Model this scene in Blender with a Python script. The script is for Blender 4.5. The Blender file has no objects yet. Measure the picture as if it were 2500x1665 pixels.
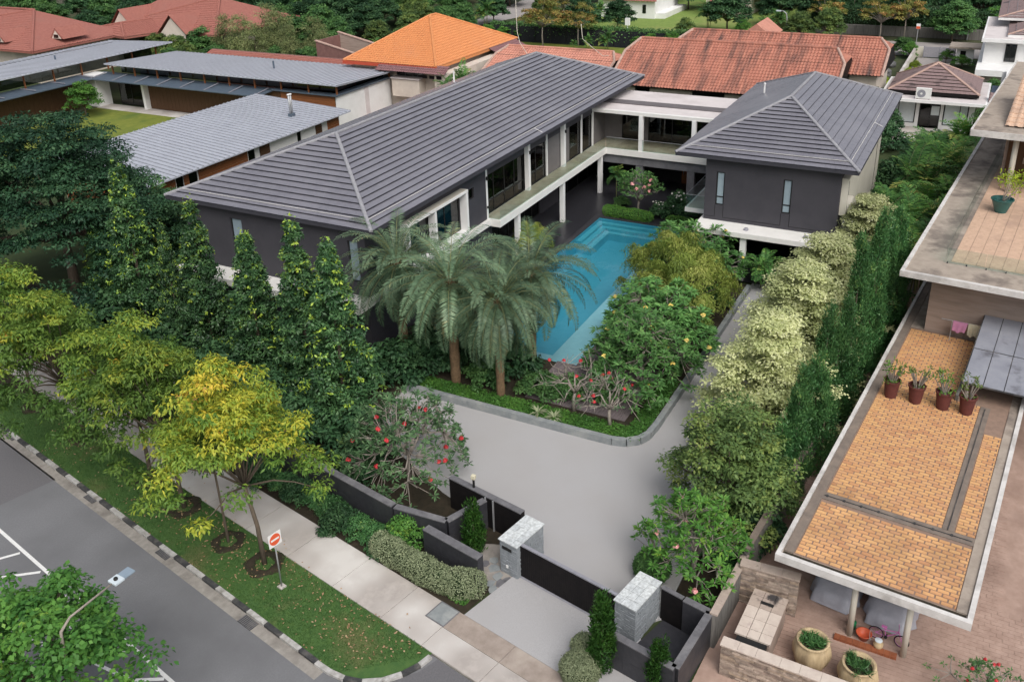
import bpy, bmesh, math, random
import numpy as np
from mathutils import Matrix, Vector

# ------------------------------------------------------------------ camera, world, sun, exposure
scene = bpy.context.scene
CAM_H = 27.5
FPX, PAN, TILT, ROLL, OY = 2230.746, math.radians(28.4472), math.radians(23.0), math.radians(-1.8737), -204.31
_F = np.array([math.cos(PAN)*math.cos(TILT), math.sin(PAN)*math.cos(TILT), -math.sin(TILT)])
_R = np.array([math.sin(PAN), -math.cos(PAN), 0.0])
_U = np.cross(_R, _F)
_R, _U = _R*math.cos(ROLL)+_U*math.sin(ROLL), -_R*math.sin(ROLL)+_U*math.cos(ROLL)
cam_data = bpy.data.cameras.new('camera')
cam = bpy.data.objects.new('camera', cam_data)
scene.collection.objects.link(cam)
cam.matrix_world = Matrix(((_R[0], _U[0], -_F[0], 0), (_R[1], _U[1], -_F[1], 0), (_R[2], _U[2], -_F[2], CAM_H), (0, 0, 0, 1)))
cam_data.sensor_width = 36.0
cam_data.sensor_fit = 'HORIZONTAL'
cam_data.lens = 36.0*FPX/2500.0
cam_data.shift_y = OY/2500.0
cam_data.clip_start = 0.5
cam_data.clip_end = 3000
scene.camera = cam

SUN_EL, SUN_AZ = math.radians(50), math.radians(226)     # azimuth of the light's source, from +X towards +Y
world = bpy.data.worlds.new('World')
scene.world = world
world.use_nodes = True
wn, wl = world.node_tree.nodes, world.node_tree.links
wn.clear()
wout = wn.new('ShaderNodeOutputWorld')
wbg = wn.new('ShaderNodeBackground')
sky = wn.new('ShaderNodeTexSky')
sky.sky_type = 'NISHITA'
sky.sun_disc = False
sky.sun_elevation = SUN_EL
sky.sun_rotation = math.radians(90) - SUN_AZ
sky.air_density = 1.0
sky.dust_density = 6.0
sky.ozone_density = 1.0
hsv = wn.new('ShaderNodeHueSaturation')
hsv.inputs['Saturation'].default_value = 0.42
wl.new(sky.outputs[0], hsv.inputs['Color'])
wl.new(hsv.outputs[0], wbg.inputs['Color'])
wbg.inputs['Strength'].default_value = 0.15
wl.new(wbg.outputs[0], wout.inputs['Surface'])

sun_data = bpy.data.lights.new('sun', 'SUN')
sun_data.energy = 1.2
sun_data.angle = math.radians(40)
sun_data.color = (1.0, 0.985, 0.96)
sun = bpy.data.objects.new('sun', sun_data)
scene.collection.objects.link(sun)
_sd = Vector((math.cos(SUN_EL)*math.cos(SUN_AZ), math.cos(SUN_EL)*math.sin(SUN_AZ), math.sin(SUN_EL)))
sun.rotation_euler = _sd.to_track_quat('Z', 'Y').to_euler()
sun.location = (40, 20, 60)

vs = scene.view_settings
vs.view_transform = 'Standard'
vs.look = 'None'
vs.exposure = 0.0
vs.gamma = 1.0
vs.use_curve_mapping = False
scene.cycles.max_bounces = 6
scene.cycles.diffuse_bounces = 3
scene.cycles.glossy_bounces = 3
scene.cycles.transmission_bounces = 4
scene.cycles.transparent_max_bounces = 10
scene.cycles.use_denoising = True
scene.cycles.caustics_reflective = False
scene.cycles.caustics_refractive = False

# ------------------------------------------------------------------ object helpers
COL = scene.collection
RNG = random.Random(7)

def tag(o, label=None, cat=None, group=None, kind=None):
    if label: o['label'] = label
    if cat: o['category'] = cat
    if group: o['group'] = group
    if kind: o['kind'] = kind
    return o

def thing(name, label, cat, loc=(0, 0, 0), rz=0.0, group=None):
    o = bpy.data.objects.new(name, None)
    o.empty_display_size = 0.3
    COL.objects.link(o)
    o.location = loc
    o.rotation_euler = (0, 0, rz)
    return tag(o, label, cat, group)

def link_mesh(name, me, parent=None, loc=(0, 0, 0), rz=0.0, scale=(1, 1, 1)):
    o = bpy.data.objects.new(name, me)
    COL.objects.link(o)
    if parent: o.parent = parent
    o.location = loc
    o.rotation_euler = (0, 0, rz) if not isinstance(rz, (tuple, list)) else rz
    o.scale = scale
    return o

class MB:
    """collects simple shapes into one mesh"""
    def __init__(self): self.v, self.f = [], []
    def add(self, vs_, fs_):
        b = len(self.v)
        self.v += [tuple(p) for p in vs_]
        self.f += [tuple(i+b for i in q) for q in fs_]
        return self
    def box(self, x0, x1, y0, y1, z0, z1):
        return self.add([(x0,y0,z0),(x1,y0,z0),(x1,y1,z0),(x0,y1,z0),(x0,y0,z1),(x1,y0,z1),(x1,y1,z1),(x0,y1,z1)],
                        [(0,3,2,1),(4,5,6,7),(0,1,5,4),(1,2,6,5),(2,3,7,6),(3,0,4,7)])
    def prism(self, poly, z0, z1):
        n = len(poly)
        a = sum(poly[i][0]*poly[(i+1)%n][1]-poly[(i+1)%n][0]*poly[i][1] for i in range(n))
        if a < 0: poly = poly[::-1]
        return self.add([(x, y, z0) for x, y in poly]+[(x, y, z1) for x, y in poly],
                        [tuple(range(n-1, -1, -1)), tuple(range(n, 2*n))]+[(i, (i+1)%n, n+(i+1)%n, n+i) for i in range(n)])
    def sheet(self, poly, z):
        n = len(poly)
        a = sum(poly[i][0]*poly[(i+1)%n][1]-poly[(i+1)%n][0]*poly[i][1] for i in range(n))
        if a < 0: poly = poly[::-1]
        return self.add([(x, y, z) for x, y in poly], [tuple(range(n))])
    def wall(self, a, b, w, z0, z1):
        """upright slab of thickness w centred on the line a-b"""
        dx, dy = b[0]-a[0], b[1]-a[1]
        l = math.hypot(dx, dy); nx, ny = -dy/l*w/2, dx/l*w/2
        return self.prism([(a[0]+nx, a[1]+ny), (a[0]-nx, a[1]-ny), (b[0]-nx, b[1]-ny), (b[0]+nx, b[1]+ny)], z0, z1)
    def tube(self, pts, rad, n=8, cap=True):
        pts = [Vector(p) for p in pts]
        if not isinstance(rad, (list, tuple)): rad = [rad]*len(pts)
        base = len(self.v); prev = None
        for i, p in enumerate(pts):
            d = (pts[min(i+1, len(pts)-1)]-pts[max(i-1, 0)])
            d = d.normalized() if d.length > 1e-9 else Vector((0, 0, 1))
            up = Vector((1, 0, 0)) if abs(d.z) > 0.9 else Vector((0, 0, 1))
            if prev is None: s = d.cross(up).normalized()
            else:
                s = prev-d*prev.dot(d)
                s = s.normalized() if s.length > 1e-6 else d.cross(up).normalized()
            prev = s; u = s.cross(d)
            for k in range(n):
                a = 2*math.pi*k/n
                self.v.append(tuple(p+(s*math.cos(a)+u*math.sin(a))*rad[i]))
        for i in range(len(pts)-1):
            for k in range(n):
                a, b = base+i*n+k, base+i*n+(k+1) % n
                self.f.append((a, a+n, b+n, b))
        if cap:
            self.f.append(tuple(base+k for k in range(n)))
            self.f.append(tuple(base+(len(pts)-1)*n+k for k in range(n-1, -1, -1)))
        return self
    def lathe(self, prof, n=20, cx=0, cy=0, z=0):
        base = len(self.v)
        for r, h in prof:
            for k in range(n):
                a = 2*math.pi*k/n
                self.v.append((cx+r*math.cos(a), cy+r*math.sin(a), z+h))
        for i in range(len(prof)-1):
            for k in range(n):
                a, b = base+i*n+k, base+i*n+(k+1) % n
                self.f.append((a, b, b+n, a+n))
        self.f.append(tuple(base+k for k in range(n-1, -1, -1)))
        self.f.append(tuple(base+(len(prof)-1)*n+k for k in range(n)))
        return self
    def mesh(self, name, mat, smooth=False, bevel=0.0):
        me = bpy.data.meshes.new(name)
        me.from_pydata(self.v, [], self.f)
        if bevel:
            bm = bmesh.new(); bm.from_mesh(me)
            es = [e for e in bm.edges if len(e.link_faces) == 2 and e.calc_face_angle(0) > 0.6]
            bmesh.ops.bevel(bm, geom=es, offset=bevel, segments=2, profile=0.7, affect='EDGES', clamp_overlap=True)
            bm.to_mesh(me); bm.free()
        if mat: me.materials.append(M[mat] if isinstance(mat, str) else mat)
        if smooth:
            me.polygons.foreach_set('use_smooth', [True]*len(me.polygons))
        me.update()
        return me
    def build(self, name, mat, parent=None, smooth=False, bevel=0.0, loc=(0, 0, 0), rz=0.0):
        return link_mesh(name, self.mesh(name, mat, smooth, bevel), parent, loc, rz)

def box(name, mat, parent, x0, x1, y0, y1, z0, z1, bevel=0.0):
    return MB().box(x0, x1, y0, y1, z0, z1).build(name, mat, parent, bevel=bevel)

def copy_tree(o, parent=None):
    c = o.copy(); COL.objects.link(c); c.parent = parent
    for ch in list(o.children): copy_tree(ch, c)
    return c

SN = (0.9805, -0.1965); STT = (0.1965, 0.9805)       # street frame: n into the property, t along the street
def ST(n, t): return (n*SN[0]+t*STT[0], n*SN[1]+t*STT[1])
STREET_RZ = math.atan2(-0.1965, 0.9805)

# ------------------------------------------------------------------ materials
M = {}
def new_mat(name):
    m = bpy.data.materials.new(name); m.use_nodes = True
    nt = m.node_tree; nt.nodes.clear()
    out = nt.nodes.new('ShaderNodeOutputMaterial')
    M[name] = m
    return m, nt, out

def surf(name, c1, c2=None, rough=0.8, scale=1.5, detail=6, spec=0.3, c3=None, scale2=0.25, bump=0.0, bscale=40, amount=(0.35, 0.65), metallic=0.0, amount2=(0.5, 0.7), stretch=None):
    """a painted or mineral surface: two tones mixed by fine noise, an optional third one in larger stains, fine relief"""
    m, nt, out = new_mat(name)
    N, Lk = nt.nodes, nt.links
    p = N.new('ShaderNodeBsdfPrincipled')
    p.inputs['Roughness'].default_value = rough
    p.inputs['Specular IOR Level'].default_value = spec
    p.inputs['Metallic'].default_value = metallic
    Lk.new(p.outputs[0], out.inputs[0])
    tc = N.new('ShaderNodeTexCoord')
    src = tc.outputs['Object']
    if stretch:
        mp = N.new('ShaderNodeMapping'); mp.inputs['Scale'].default_value = stretch
        Lk.new(src, mp.inputs[0]); src = mp.outputs[0]
    col = None
    if c2 is None: c2 = tuple(v*0.85 for v in c1)
    nz = N.new('ShaderNodeTexNoise'); nz.inputs['Scale'].default_value = scale; nz.inputs['Detail'].default_value = detail
    nz.inputs['Roughness'].default_value = 0.65
    Lk.new(src, nz.inputs['Vector'])
    mr = N.new('ShaderNodeMapRange'); mr.inputs[1].default_value, mr.inputs[2].default_value = amount
    Lk.new(nz.outputs[0], mr.inputs[0])
    mx = N.new('ShaderNodeMix'); mx.data_type = 'RGBA'
    mx.inputs[6].default_value = (*c1, 1); mx.inputs[7].default_value = (*c2, 1)
    Lk.new(mr.outputs[0], mx.inputs[0])
    col = mx.outputs[2]
    if c3:
        n2 = N.new('ShaderNodeTexNoise'); n2.inputs['Scale'].default_value = scale2; n2.inputs['Detail'].default_value = 7
        n2.inputs['Roughness'].default_value = 0.6
        Lk.new(src, n2.inputs['Vector'])
        m2 = N.new('ShaderNodeMapRange'); m2.inputs[1].default_value, m2.inputs[2].default_value = amount2
        Lk.new(n2.outputs[0], m2.inputs[0])
        x2 = N.new('ShaderNodeMix'); x2.data_type = 'RGBA'
        Lk.new(m2.outputs[0], x2.inputs[0]); Lk.new(col, x2.inputs[6]); x2.inputs[7].default_value = (*c3, 1)
        col = x2.outputs[2]
    Lk.new(col, p.inputs['Base Color'])
    if bump:
        n3 = N.new('ShaderNodeTexNoise'); n3.inputs['Scale'].default_value = bscale; n3.inputs['Detail'].default_value = 3
        Lk.new(tc.outputs['Object'], n3.inputs['Vector'])
        b = N.new('ShaderNodeBump'); b.inputs['Strength'].default_value = bump; b.inputs['Distance'].default_value = 0.02
        Lk.new(n3.outputs[0], b.inputs['Height']); Lk.new(b.outputs[0], p.inputs['Normal'])
    return m

def random_surf(name, cols, rough=0.8, spec=0.3, noise=8, var=0.15):
    """each object with this material takes one colour of a ramp by its own random number"""
    m, nt, out = new_mat(name)
    N, Lk = nt.nodes, nt.links
    p = N.new('ShaderNodeBsdfPrincipled'); p.inputs['Roughness'].default_value = rough; p.inputs['Specular IOR Level'].default_value = spec
    Lk.new(p.outputs[0], out.inputs[0])
    oi = N.new('ShaderNodeObjectInfo'); rp = N.new('ShaderNodeValToRGB')
    els = rp.color_ramp.elements
    while len(els) < len(cols): els.new(0.5)
    for i, c in enumerate(cols):
        els[i].position = i/max(1, len(cols)-1); els[i].color = (*c, 1)
    Lk.new(oi.outputs['Random'], rp.inputs[0])
    tc = N.new('ShaderNodeTexCoord'); nz = N.new('ShaderNodeTexNoise'); nz.inputs['Scale'].default_value = noise; nz.inputs['Detail'].default_value = 5
    ge = N.new('ShaderNodeNewGeometry'); Lk.new(ge.outputs['Position'], nz.inputs['Vector'])
    mr = N.new('ShaderNodeMapRange'); mr.inputs[1].default_value = 0.3; mr.inputs[2].default_value = 0.7
    mr.inputs[3].default_value = 1-var*2; mr.inputs[4].default_value = 1+var
    Lk.new(nz.outputs[0], mr.inputs[0])
    mx = N.new('ShaderNodeMix'); mx.data_type = 'RGBA'; mx.blend_type = 'MULTIPLY'; mx.inputs[0].default_value = 1
    cb = N.new('ShaderNodeCombineXYZ')
    for i in range(3): Lk.new(mr.outputs[0], cb.inputs[i])
    Lk.new(rp.outputs[0], mx.inputs[6]); Lk.new(cb.outputs[0], mx.inputs[7])
    Lk.new(mx.outputs[2], p.inputs['Base Color'])
    return m

def leaf_mat(name, cols, rough=0.5, trans=0.25, spec=0.25):
    """cols: ramp over the per-leaf number 'tone' (0..1)"""
    m, nt, out = new_mat(name)
    N, Lk = nt.nodes, nt.links
    p = N.new('ShaderNodeBsdfPrincipled'); p.inputs['Roughness'].default_value = rough; p.inputs['Specular IOR Level'].default_value = spec
    at_ = N.new('ShaderNodeAttribute'); at_.attribute_name = 'tone'
    rp = N.new('ShaderNodeValToRGB'); els = rp.color_ramp.elements
    while len(els) < len(cols): els.new(0.5)
    for i, c in enumerate(cols):
        pos, cc = (i/max(1, len(cols)-1), c) if len(c) == 3 else (c[0], c[1:])
        els[i].position = pos; els[i].color = (*cc, 1)
    Lk.new(at_.outputs['Fac'], rp.inputs[0])
    oi = N.new('ShaderNodeObjectInfo')
    hs = N.new('ShaderNodeHueSaturation')
    mr = N.new('ShaderNodeMapRange'); mr.inputs[3].default_value = 0.8; mr.inputs[4].default_value = 1.2
    Lk.new(oi.outputs['Random'], mr.inputs[0]); Lk.new(mr.outputs[0], hs.inputs['Value']); Lk.new(rp.outputs[0], hs.inputs['Color'])
    Lk.new(hs.outputs[0], p.inputs['Base Color'])
    t = N.new('ShaderNodeBsdfTranslucent'); Lk.new(hs.outputs[0], t.inputs['Color'])
    mx = N.new('ShaderNodeMixShader'); mx.inputs[0].default_value = trans
    Lk.new(p.outputs[0], mx.inputs[1]); Lk.new(t.outputs[0], mx.inputs[2]); Lk.new(mx.outputs[0], out.inputs[0])
    return m

def glass_mat(name, tint, rough=0.05, alpha=0.35, ior=1.5):
    """thin pane: clear tinted part plus mirror by angle"""
    m, nt, out = new_mat(name)
    N, Lk = nt.nodes, nt.links
    tr = N.new('ShaderNodeBsdfTransparent'); tr.inputs[0].default_value = (*tint, 1)
    gl = N.new('ShaderNodeBsdfGlossy'); gl.inputs['Roughness'].default_value = rough
    fr = N.new('ShaderNodeFresnel'); fr.inputs[0].default_value = ior
    mx = N.new('ShaderNodeMixShader')
    ad = N.new('ShaderNodeMath'); ad.operation = 'ADD'; ad.inputs[1].default_value = alpha*0.1
    ge = N.new('ShaderNodeNewGeometry'); iv = N.new('ShaderNodeMath'); iv.operation = 'SUBTRACT'; iv.inputs[0].default_value = 1.0; Lk.new(ge.outputs['Backfacing'], iv.inputs[1])
    ml = N.new('ShaderNodeMath'); ml.operation = 'MULTIPLY'
    Lk.new(fr.outputs[0], ad.inputs[0]); Lk.new(ad.outputs[0], ml.inputs[0]); Lk.new(iv.outputs[0], ml.inputs[1]); Lk.new(ml.outputs[0], mx.inputs[0])
    Lk.new(tr.outputs[0], mx.inputs[1]); Lk.new(gl.outputs[0], mx.inputs[2]); Lk.new(mx.outputs[0], out.inputs[0])
    return m
# mineral and painted surfaces
surf('asphalt', (0.165, 0.168, 0.178), (0.20, 0.203, 0.213), rough=0.9, scale=14, c3=(0.145, 0.147, 0.155), scale2=0.18, bump=0.25, bscale=70, amount2=(0.42, 0.66))
surf('asphalt_old', (0.125, 0.122, 0.13), (0.155, 0.152, 0.16), rough=0.9, scale=14, bump=0.25, bscale=70)
surf('gutter', (0.34, 0.32, 0.29), (0.25, 0.23, 0.21), rough=0.9, scale=3, c3=(0.17, 0.155, 0.14), scale2=0.9)
surf('kerb_white', (0.52, 0.51, 0.50), (0.34, 0.33, 0.31), rough=0.85, scale=5, c3=(0.22, 0.205, 0.185), scale2=1.6)
surf('kerb_black', (0.035, 0.036, 0.04), (0.07, 0.07, 0.07), rough=0.8, scale=5, c3=(0.15, 0.14, 0.13), scale2=1.6)
surf('road_paint', (0.80, 0.80, 0.79), (0.68, 0.68, 0.67), rough=0.7, scale=9)
surf('pavement', (0.47, 0.43, 0.40), (0.37, 0.335, 0.31), rough=0.9, scale=2.4, c3=(0.62, 0.595, 0.565), scale2=0.30, bump=0.15, bscale=50, amount2=(0.44, 0.64))
surf('pavement_brown', (0.37, 0.31, 0.27), (0.29, 0.24, 0.205), rough=0.9, scale=2.6, c3=(0.45, 0.39, 0.34), scale2=0.6)
surf('drive', (0.445, 0.44, 0.445), (0.35, 0.345, 0.35), rough=0.9, scale=34, c3=(0.385, 0.375, 0.375), scale2=0.30, bump=0.35, bscale=60, amount2=(0.40, 0.66))
surf('grass_ground', (0.052, 0.118, 0.034), (0.078, 0.15, 0.040), rough=0.95, scale=4, c3=(0.155, 0.145, 0.065), scale2=0.35, amount2=(0.54, 0.72), bump=0.5, bscale=60)
surf('lawn', (0.15, 0.23, 0.05), (0.21, 0.29, 0.07), rough=0.95, scale=1.2, c3=(0.25, 0.27, 0.09), scale2=0.09, bump=0.3, bscale=30)
surf('court_lawn', (0.14, 0.18, 0.03), (0.20, 0.22, 0.04), rough=0.95, scale=1.2, c3=(0.10, 0.15, 0.03), scale2=0.25)
surf('soil', (0.045, 0.034, 0.022), (0.025, 0.022, 0.014), rough=0.95, scale=3, bump=0.5, bscale=20)
surf('terrain', (0.030, 0.050, 0.018), (0.05, 0.07, 0.025), rough=0.95, scale=0.4, c3=(0.09, 0.085, 0.05), scale2=0.05)
surf('far_road', (0.36, 0.33, 0.32), (0.30, 0.28, 0.27), rough=0.9, scale=0.6)
surf('paving_brown', (0.44, 0.315, 0.26), (0.34, 0.235, 0.19), rough=0.85, scale=1.5, c3=(0.27, 0.185, 0.15), scale2=0.3)
surf('stone_path', (0.34, 0.31, 0.28), (0.24, 0.22, 0.20), rough=0.9, scale=2.5)
surf('black_stone', (0.022, 0.022, 0.026), (0.032, 0.032, 0.038), rough=0.35, scale=3, spec=0.5)
surf('dark_granite', (0.042, 0.043, 0.050), (0.030, 0.030, 0.036), rough=0.5, scale=5, c3=(0.065, 0.063, 0.066), scale2=0.7, spec=0.4)
surf('granite_cap', (0.17, 0.168, 0.18), (0.12, 0.118, 0.126), rough=0.6, scale=4, c3=(0.24, 0.235, 0.24), scale2=0.8)
surf('planter_stone', (0.21, 0.23, 0.24), (0.28, 0.30, 0.30), rough=0.7, scale=3, c3=(0.36, 0.37, 0.36), scale2=0.7)
surf('pillar_stone', (0.29, 0.315, 0.335), (0.22, 0.24, 0.26), rough=0.8, scale=4, bump=0.4, bscale=14)
random_surf('cap_stone', [(0.52, 0.55, 0.56), (0.60, 0.63, 0.64), (0.66, 0.69, 0.69)], rough=0.6)
surf('black_panel', (0.010, 0.009, 0.010), (0.016, 0.014, 0.014), rough=0.6, scale=3, spec=0.12)
surf('metal_grey', (0.30, 0.30, 0.34), (0.24, 0.24, 0.27), rough=0.45, scale=6, spec=0.5)
surf('galvanised', (0.42, 0.43, 0.44), (0.34, 0.35, 0.36), rough=0.45, metallic=0.4, scale=8)
surf('white_paint', (0.82, 0.82, 0.81), (0.77, 0.77, 0.76), rough=0.6, scale=1.2, c3=(0.73, 0.725, 0.71), scale2=0.4)
surf('white_fascia', (0.80, 0.79, 0.76), (0.73, 0.72, 0.69), rough=0.6, scale=1.2)
surf('cream_paint', (0.66, 0.63, 0.55), (0.60, 0.57, 0.49), rough=0.7, scale=0.9)
surf('pale_wall', (0.68, 0.61, 0.53), (0.60, 0.53, 0.46), rough=0.8, scale=0.8, c3=(0.48, 0.42, 0.37), scale2=0.25)
surf('dark_wall', (0.058, 0.056, 0.066), (0.048, 0.047, 0.056), rough=0.65, scale=1.0, c3=(0.066, 0.064, 0.074), scale2=0.2)
surf('grey_panel', (0.175, 0.165, 0.165), (0.145, 0.138, 0.14), rough=0.6, scale=1.0)
surf('soffit', (0.075, 0.07, 0.075), rough=0.8)
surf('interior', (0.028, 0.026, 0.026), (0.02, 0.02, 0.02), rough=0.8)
surf('ceiling_white', (0.55, 0.54, 0.52), rough=0.8)
surf('beam_stone', (0.17, 0.17, 0.185), (0.12, 0.12, 0.13), rough=0.6, scale=1.8, c3=(0.21, 0.21, 0.22), scale2=0.5)
surf('marble_floor', (0.42, 0.36, 0.27), (0.30, 0.25, 0.18), rough=0.4, scale=1.5, spec=0.5, c3=(0.46, 0.42, 0.34), scale2=0.5)
surf('flat_roof', (0.66, 0.61, 0.605), (0.59, 0.545, 0.54), rough=0.9, scale=0.8, c3=(0.52, 0.47, 0.46), scale2=0.3)
surf('flat_roof_strip', (0.16, 0.145, 0.15), (0.13, 0.12, 0.125), rough=0.8)
surf('ridge_metal', (0.33, 0.33, 0.35), (0.25, 0.25, 0.27), rough=0.5, scale=4, spec=0.4)
surf('seam_rib', (0.30, 0.315, 0.35), (0.25, 0.26, 0.295), rough=0.45, scale=2, spec=0.4)
surf('tape_white', (0.62, 0.61, 0.60), (0.50, 0.49, 0.48), rough=0.5, scale=9)
surf('seam_metal', (0.43, 0.455, 0.515), (0.38, 0.40, 0.455), rough=0.40, scale=0.6, spec=0.5, c3=(0.37, 0.39, 0.44), scale2=0.15)
surf('canopy_metal', (0.10, 0.135, 0.175), (0.08, 0.105, 0.14), rough=0.4, spec=0.5)
surf('teak', (0.30, 0.115, 0.045), (0.20, 0.075, 0.03), rough=0.6, scale=2, stretch=(0.6, 0.6, 9), detail=4)
surf('teak_dark', (0.105, 0.055, 0.028), (0.075, 0.038, 0.019), rough=0.65, scale=2, stretch=(9, 9, 0.6))
surf('timber_deck', (0.20, 0.165, 0.17), (0.155, 0.13, 0.135), rough=0.7, scale=2)
surf('render_brown', (0.38, 0.30, 0.255), (0.32, 0.25, 0.21), rough=0.85, scale=1.2, stretch=(0.6, 0.6, 6), c3=(0.26, 0.205, 0.17), scale2=0.3)
surf('roof_concrete', (0.40, 0.34, 0.285), (0.32, 0.27, 0.225), rough=0.9, scale=1.8, c3=(0.18, 0.15, 0.13), scale2=0.45, amount2=(0.5, 0.66))
surf('roof_edge', (0.68, 0.66, 0.64), (0.55, 0.53, 0.51), rough=0.8, scale=2, c3=(0.38, 0.36, 0.34), scale2=0.8)
surf('joint_concrete', (0.24, 0.195, 0.16), (0.17, 0.14, 0.12), rough=0.9, scale=2)
random_surf('terrace_tile', [(0.52, 0.265, 0.135), (0.61, 0.335, 0.155), (0.66, 0.385, 0.175), (0.55, 0.30, 0.16)], rough=0.75, noise=0.8, var=0.13)
surf('joint_dark', (0.30, 0.205, 0.155), (0.23, 0.16, 0.125), rough=0.9, scale=3)
surf('terrace_upper', (0.62, 0.43, 0.31), (0.53, 0.36, 0.26), rough=0.75, scale=3, c3=(0.44, 0.30, 0.225), scale2=0.6)
random_surf('ledge_stone', [(0.30, 0.245, 0.205), (0.40, 0.32, 0.26), (0.49, 0.40, 0.33), (0.24, 0.185, 0.155), (0.46, 0.36, 0.27)], rough=0.85, noise=5, var=0.2)
surf('coping', (0.62, 0.54, 0.47), (0.53, 0.45, 0.39), rough=0.8, scale=2, c3=(0.36, 0.27, 0.25), scale2=0.7, amount2=(0.55, 0.68))
surf('coping_dirty', (0.36, 0.29, 0.25), (0.46, 0.38, 0.32), rough=0.85, scale=2, c3=(0.055, 0.05, 0.05), scale2=0.9, amount2=(0.52, 0.6))
surf('old_wall', (0.22, 0.21, 0.195), (0.14, 0.135, 0.125), rough=0.9, scale=2, stretch=(6, 6, 0.5), c3=(0.09, 0.085, 0.08), scale2=0.8)
surf('terracotta_pot', (0.135, 0.042, 0.036), (0.10, 0.032, 0.028), rough=0.7, scale=4)
surf('stone_pot', (0.56, 0.44, 0.27), (0.45, 0.34, 0.20), rough=0.8, scale=3, stretch=(3, 3, 0.6), c3=(0.36, 0.27, 0.17), scale2=1.0)
surf('green_glaze', (0.03, 0.13, 0.12), (0.02, 0.095, 0.09), rough=0.25, spec=0.6, scale=3)
surf('car_cover', (0.42, 0.435, 0.49), (0.33, 0.345, 0.40), rough=0.38, scale=2, spec=0.5)
surf('brick_kerb', (0.30, 0.10, 0.045), (0.23, 0.075, 0.035), rough=0.85, scale=4)
surf('bark', (0.16, 0.125, 0.095), (0.10, 0.08, 0.06), rough=0.9, scale=5, stretch=(3, 3, 0.6), bump=0.5, bscale=15)
surf('pale_bark', (0.34, 0.30, 0.26), (0.26, 0.23, 0.20), rough=0.85, scale=6)
surf('palm_bark', (0.23, 0.15, 0.085), (0.13, 0.085, 0.05), rough=0.95, scale=7, bump=0.8, bscale=12)
surf('red_petal', (0.50, 0.02, 0.035), (0.62, 0.09, 0.09), rough=0.7)
surf('yellow_petal', (0.80, 0.58, 0.12), (0.80, 0.68, 0.25), rough=0.6)
surf('white_petal', (0.80, 0.78, 0.72), rough=0.6)
surf('pink_petal', (0.75, 0.30, 0.30), (0.80, 0.45, 0.42), rough=0.6)
surf('sign_white', (0.80, 0.80, 0.79), (0.76, 0.76, 0.75), rough=0.4)
surf('sign_red', (0.74, 0.12, 0.045), (0.70, 0.10, 0.035), rough=0.4)
surf('black_plastic', (0.02, 0.02, 0.02), rough=0.5)
surf('lamp_body', (0.62, 0.70, 0.74), (0.56, 0.63, 0.68), rough=0.35, spec=0.5)
surf('lamp_dark', (0.26, 0.33, 0.40), (0.22, 0.28, 0.34), rough=0.3, spec=0.5)
surf('towel_pink', (0.60, 0.28, 0.44), (0.52, 0.22, 0.38), rough=0.95, scale=4)
surf('towel_cream', (0.66, 0.62, 0.46), (0.58, 0.54, 0.40), rough=0.95, scale=4)
surf('orange_plastic', (0.55, 0.11, 0.05), rough=0.4)
surf('pink_metal', (0.62, 0.20, 0.48), rough=0.35, spec=0.5)
surf('green_plastic', (0.01, 0.16, 0.06), rough=0.4)
surf('rubber', (0.02, 0.02, 0.022), rough=0.8)
surf('polycarb', (0.30, 0.31, 0.35), (0.24, 0.25, 0.29), rough=0.35, spec=0.5, scale=1, c3=(0.13, 0.13, 0.15), scale2=0.7, amount2=(0.56, 0.68))
surf('blue_wall', (0.075, 0.10, 0.15), (0.06, 0.085, 0.13), rough=0.7)
surf('frosted', (0.30, 0.38, 0.43), (0.26, 0.33, 0.38), rough=0.25, spec=0.5)
surf('blind_glass', (0.70, 0.76, 0.77), (0.62, 0.68, 0.70), rough=0.15, spec=0.5)
surf('curtain', (0.34, 0.46, 0.46), (0.28, 0.40, 0.41), rough=0.5)
surf('pool_tile', (0.115, 0.43, 0.56), (0.095, 0.39, 0.52), rough=0.5, scale=2.5, c3=(0.105, 0.41, 0.54), scale2=0.4)
surf('pool_step_tile', (0.15, 0.50, 0.61), (0.12, 0.45, 0.57), rough=0.5, scale=2.5)
surf('pool_pale', (0.52, 0.72, 0.78), (0.46, 0.66, 0.73), rough=0.5, scale=2)
surf('ac_white', (0.76, 0.76, 0.74), (0.70, 0.70, 0.68), rough=0.5)
surf('mesh_black', (0.012, 0.014, 0.018), (0.02, 0.022, 0.026), rough=0.9, scale=1)
surf('rock', (0.17, 0.17, 0.17), (0.09, 0.09, 0.095), rough=0.9, scale=3, bump=0.6, bscale=5)
glass_mat('balustrade_glass', (0.90, 0.96, 0.945), alpha=0.2)
glass_mat('window_glass', (0.30, 0.33, 0.33), alpha=0.25, rough=0.02)
glass_mat('blue_glass', (0.22, 0.33, 0.42), alpha=0.6, rough=0.05)

def tile_roof_mat(name, c1, c2, jx=0.33, stain=None, stain_amt=(0.55, 0.7), rough=0.55, ss=0.25):
    """flat concrete tile: fine vertical joints by a brick pattern along the course, tone noise"""
    m = surf(name, c1, c2, rough=rough, scale=3.0, spec=0.4, c3=stain, scale2=ss, amount2=stain_amt, bump=0.15, bscale=25)
    return m
surf('roof_tile', (0.195, 0.192, 0.222), (0.165, 0.162, 0.190), rough=0.24, scale=3.0, spec=0.7, c3=(0.215, 0.212, 0.242), scale2=0.25, amount2=(0.45, 0.65), bump=0.12, bscale=25)
surf('roof_joint', (0.05, 0.05, 0.062), rough=0.8)
surf('terracotta', (0.47, 0.205, 0.145), (0.37, 0.15, 0.108), rough=0.8, scale=3.0, c3=(0.105, 0.066, 0.060), scale2=1.1, amount2=(0.47, 0.70), stretch=(0.16, 1.0, 0.16))
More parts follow.
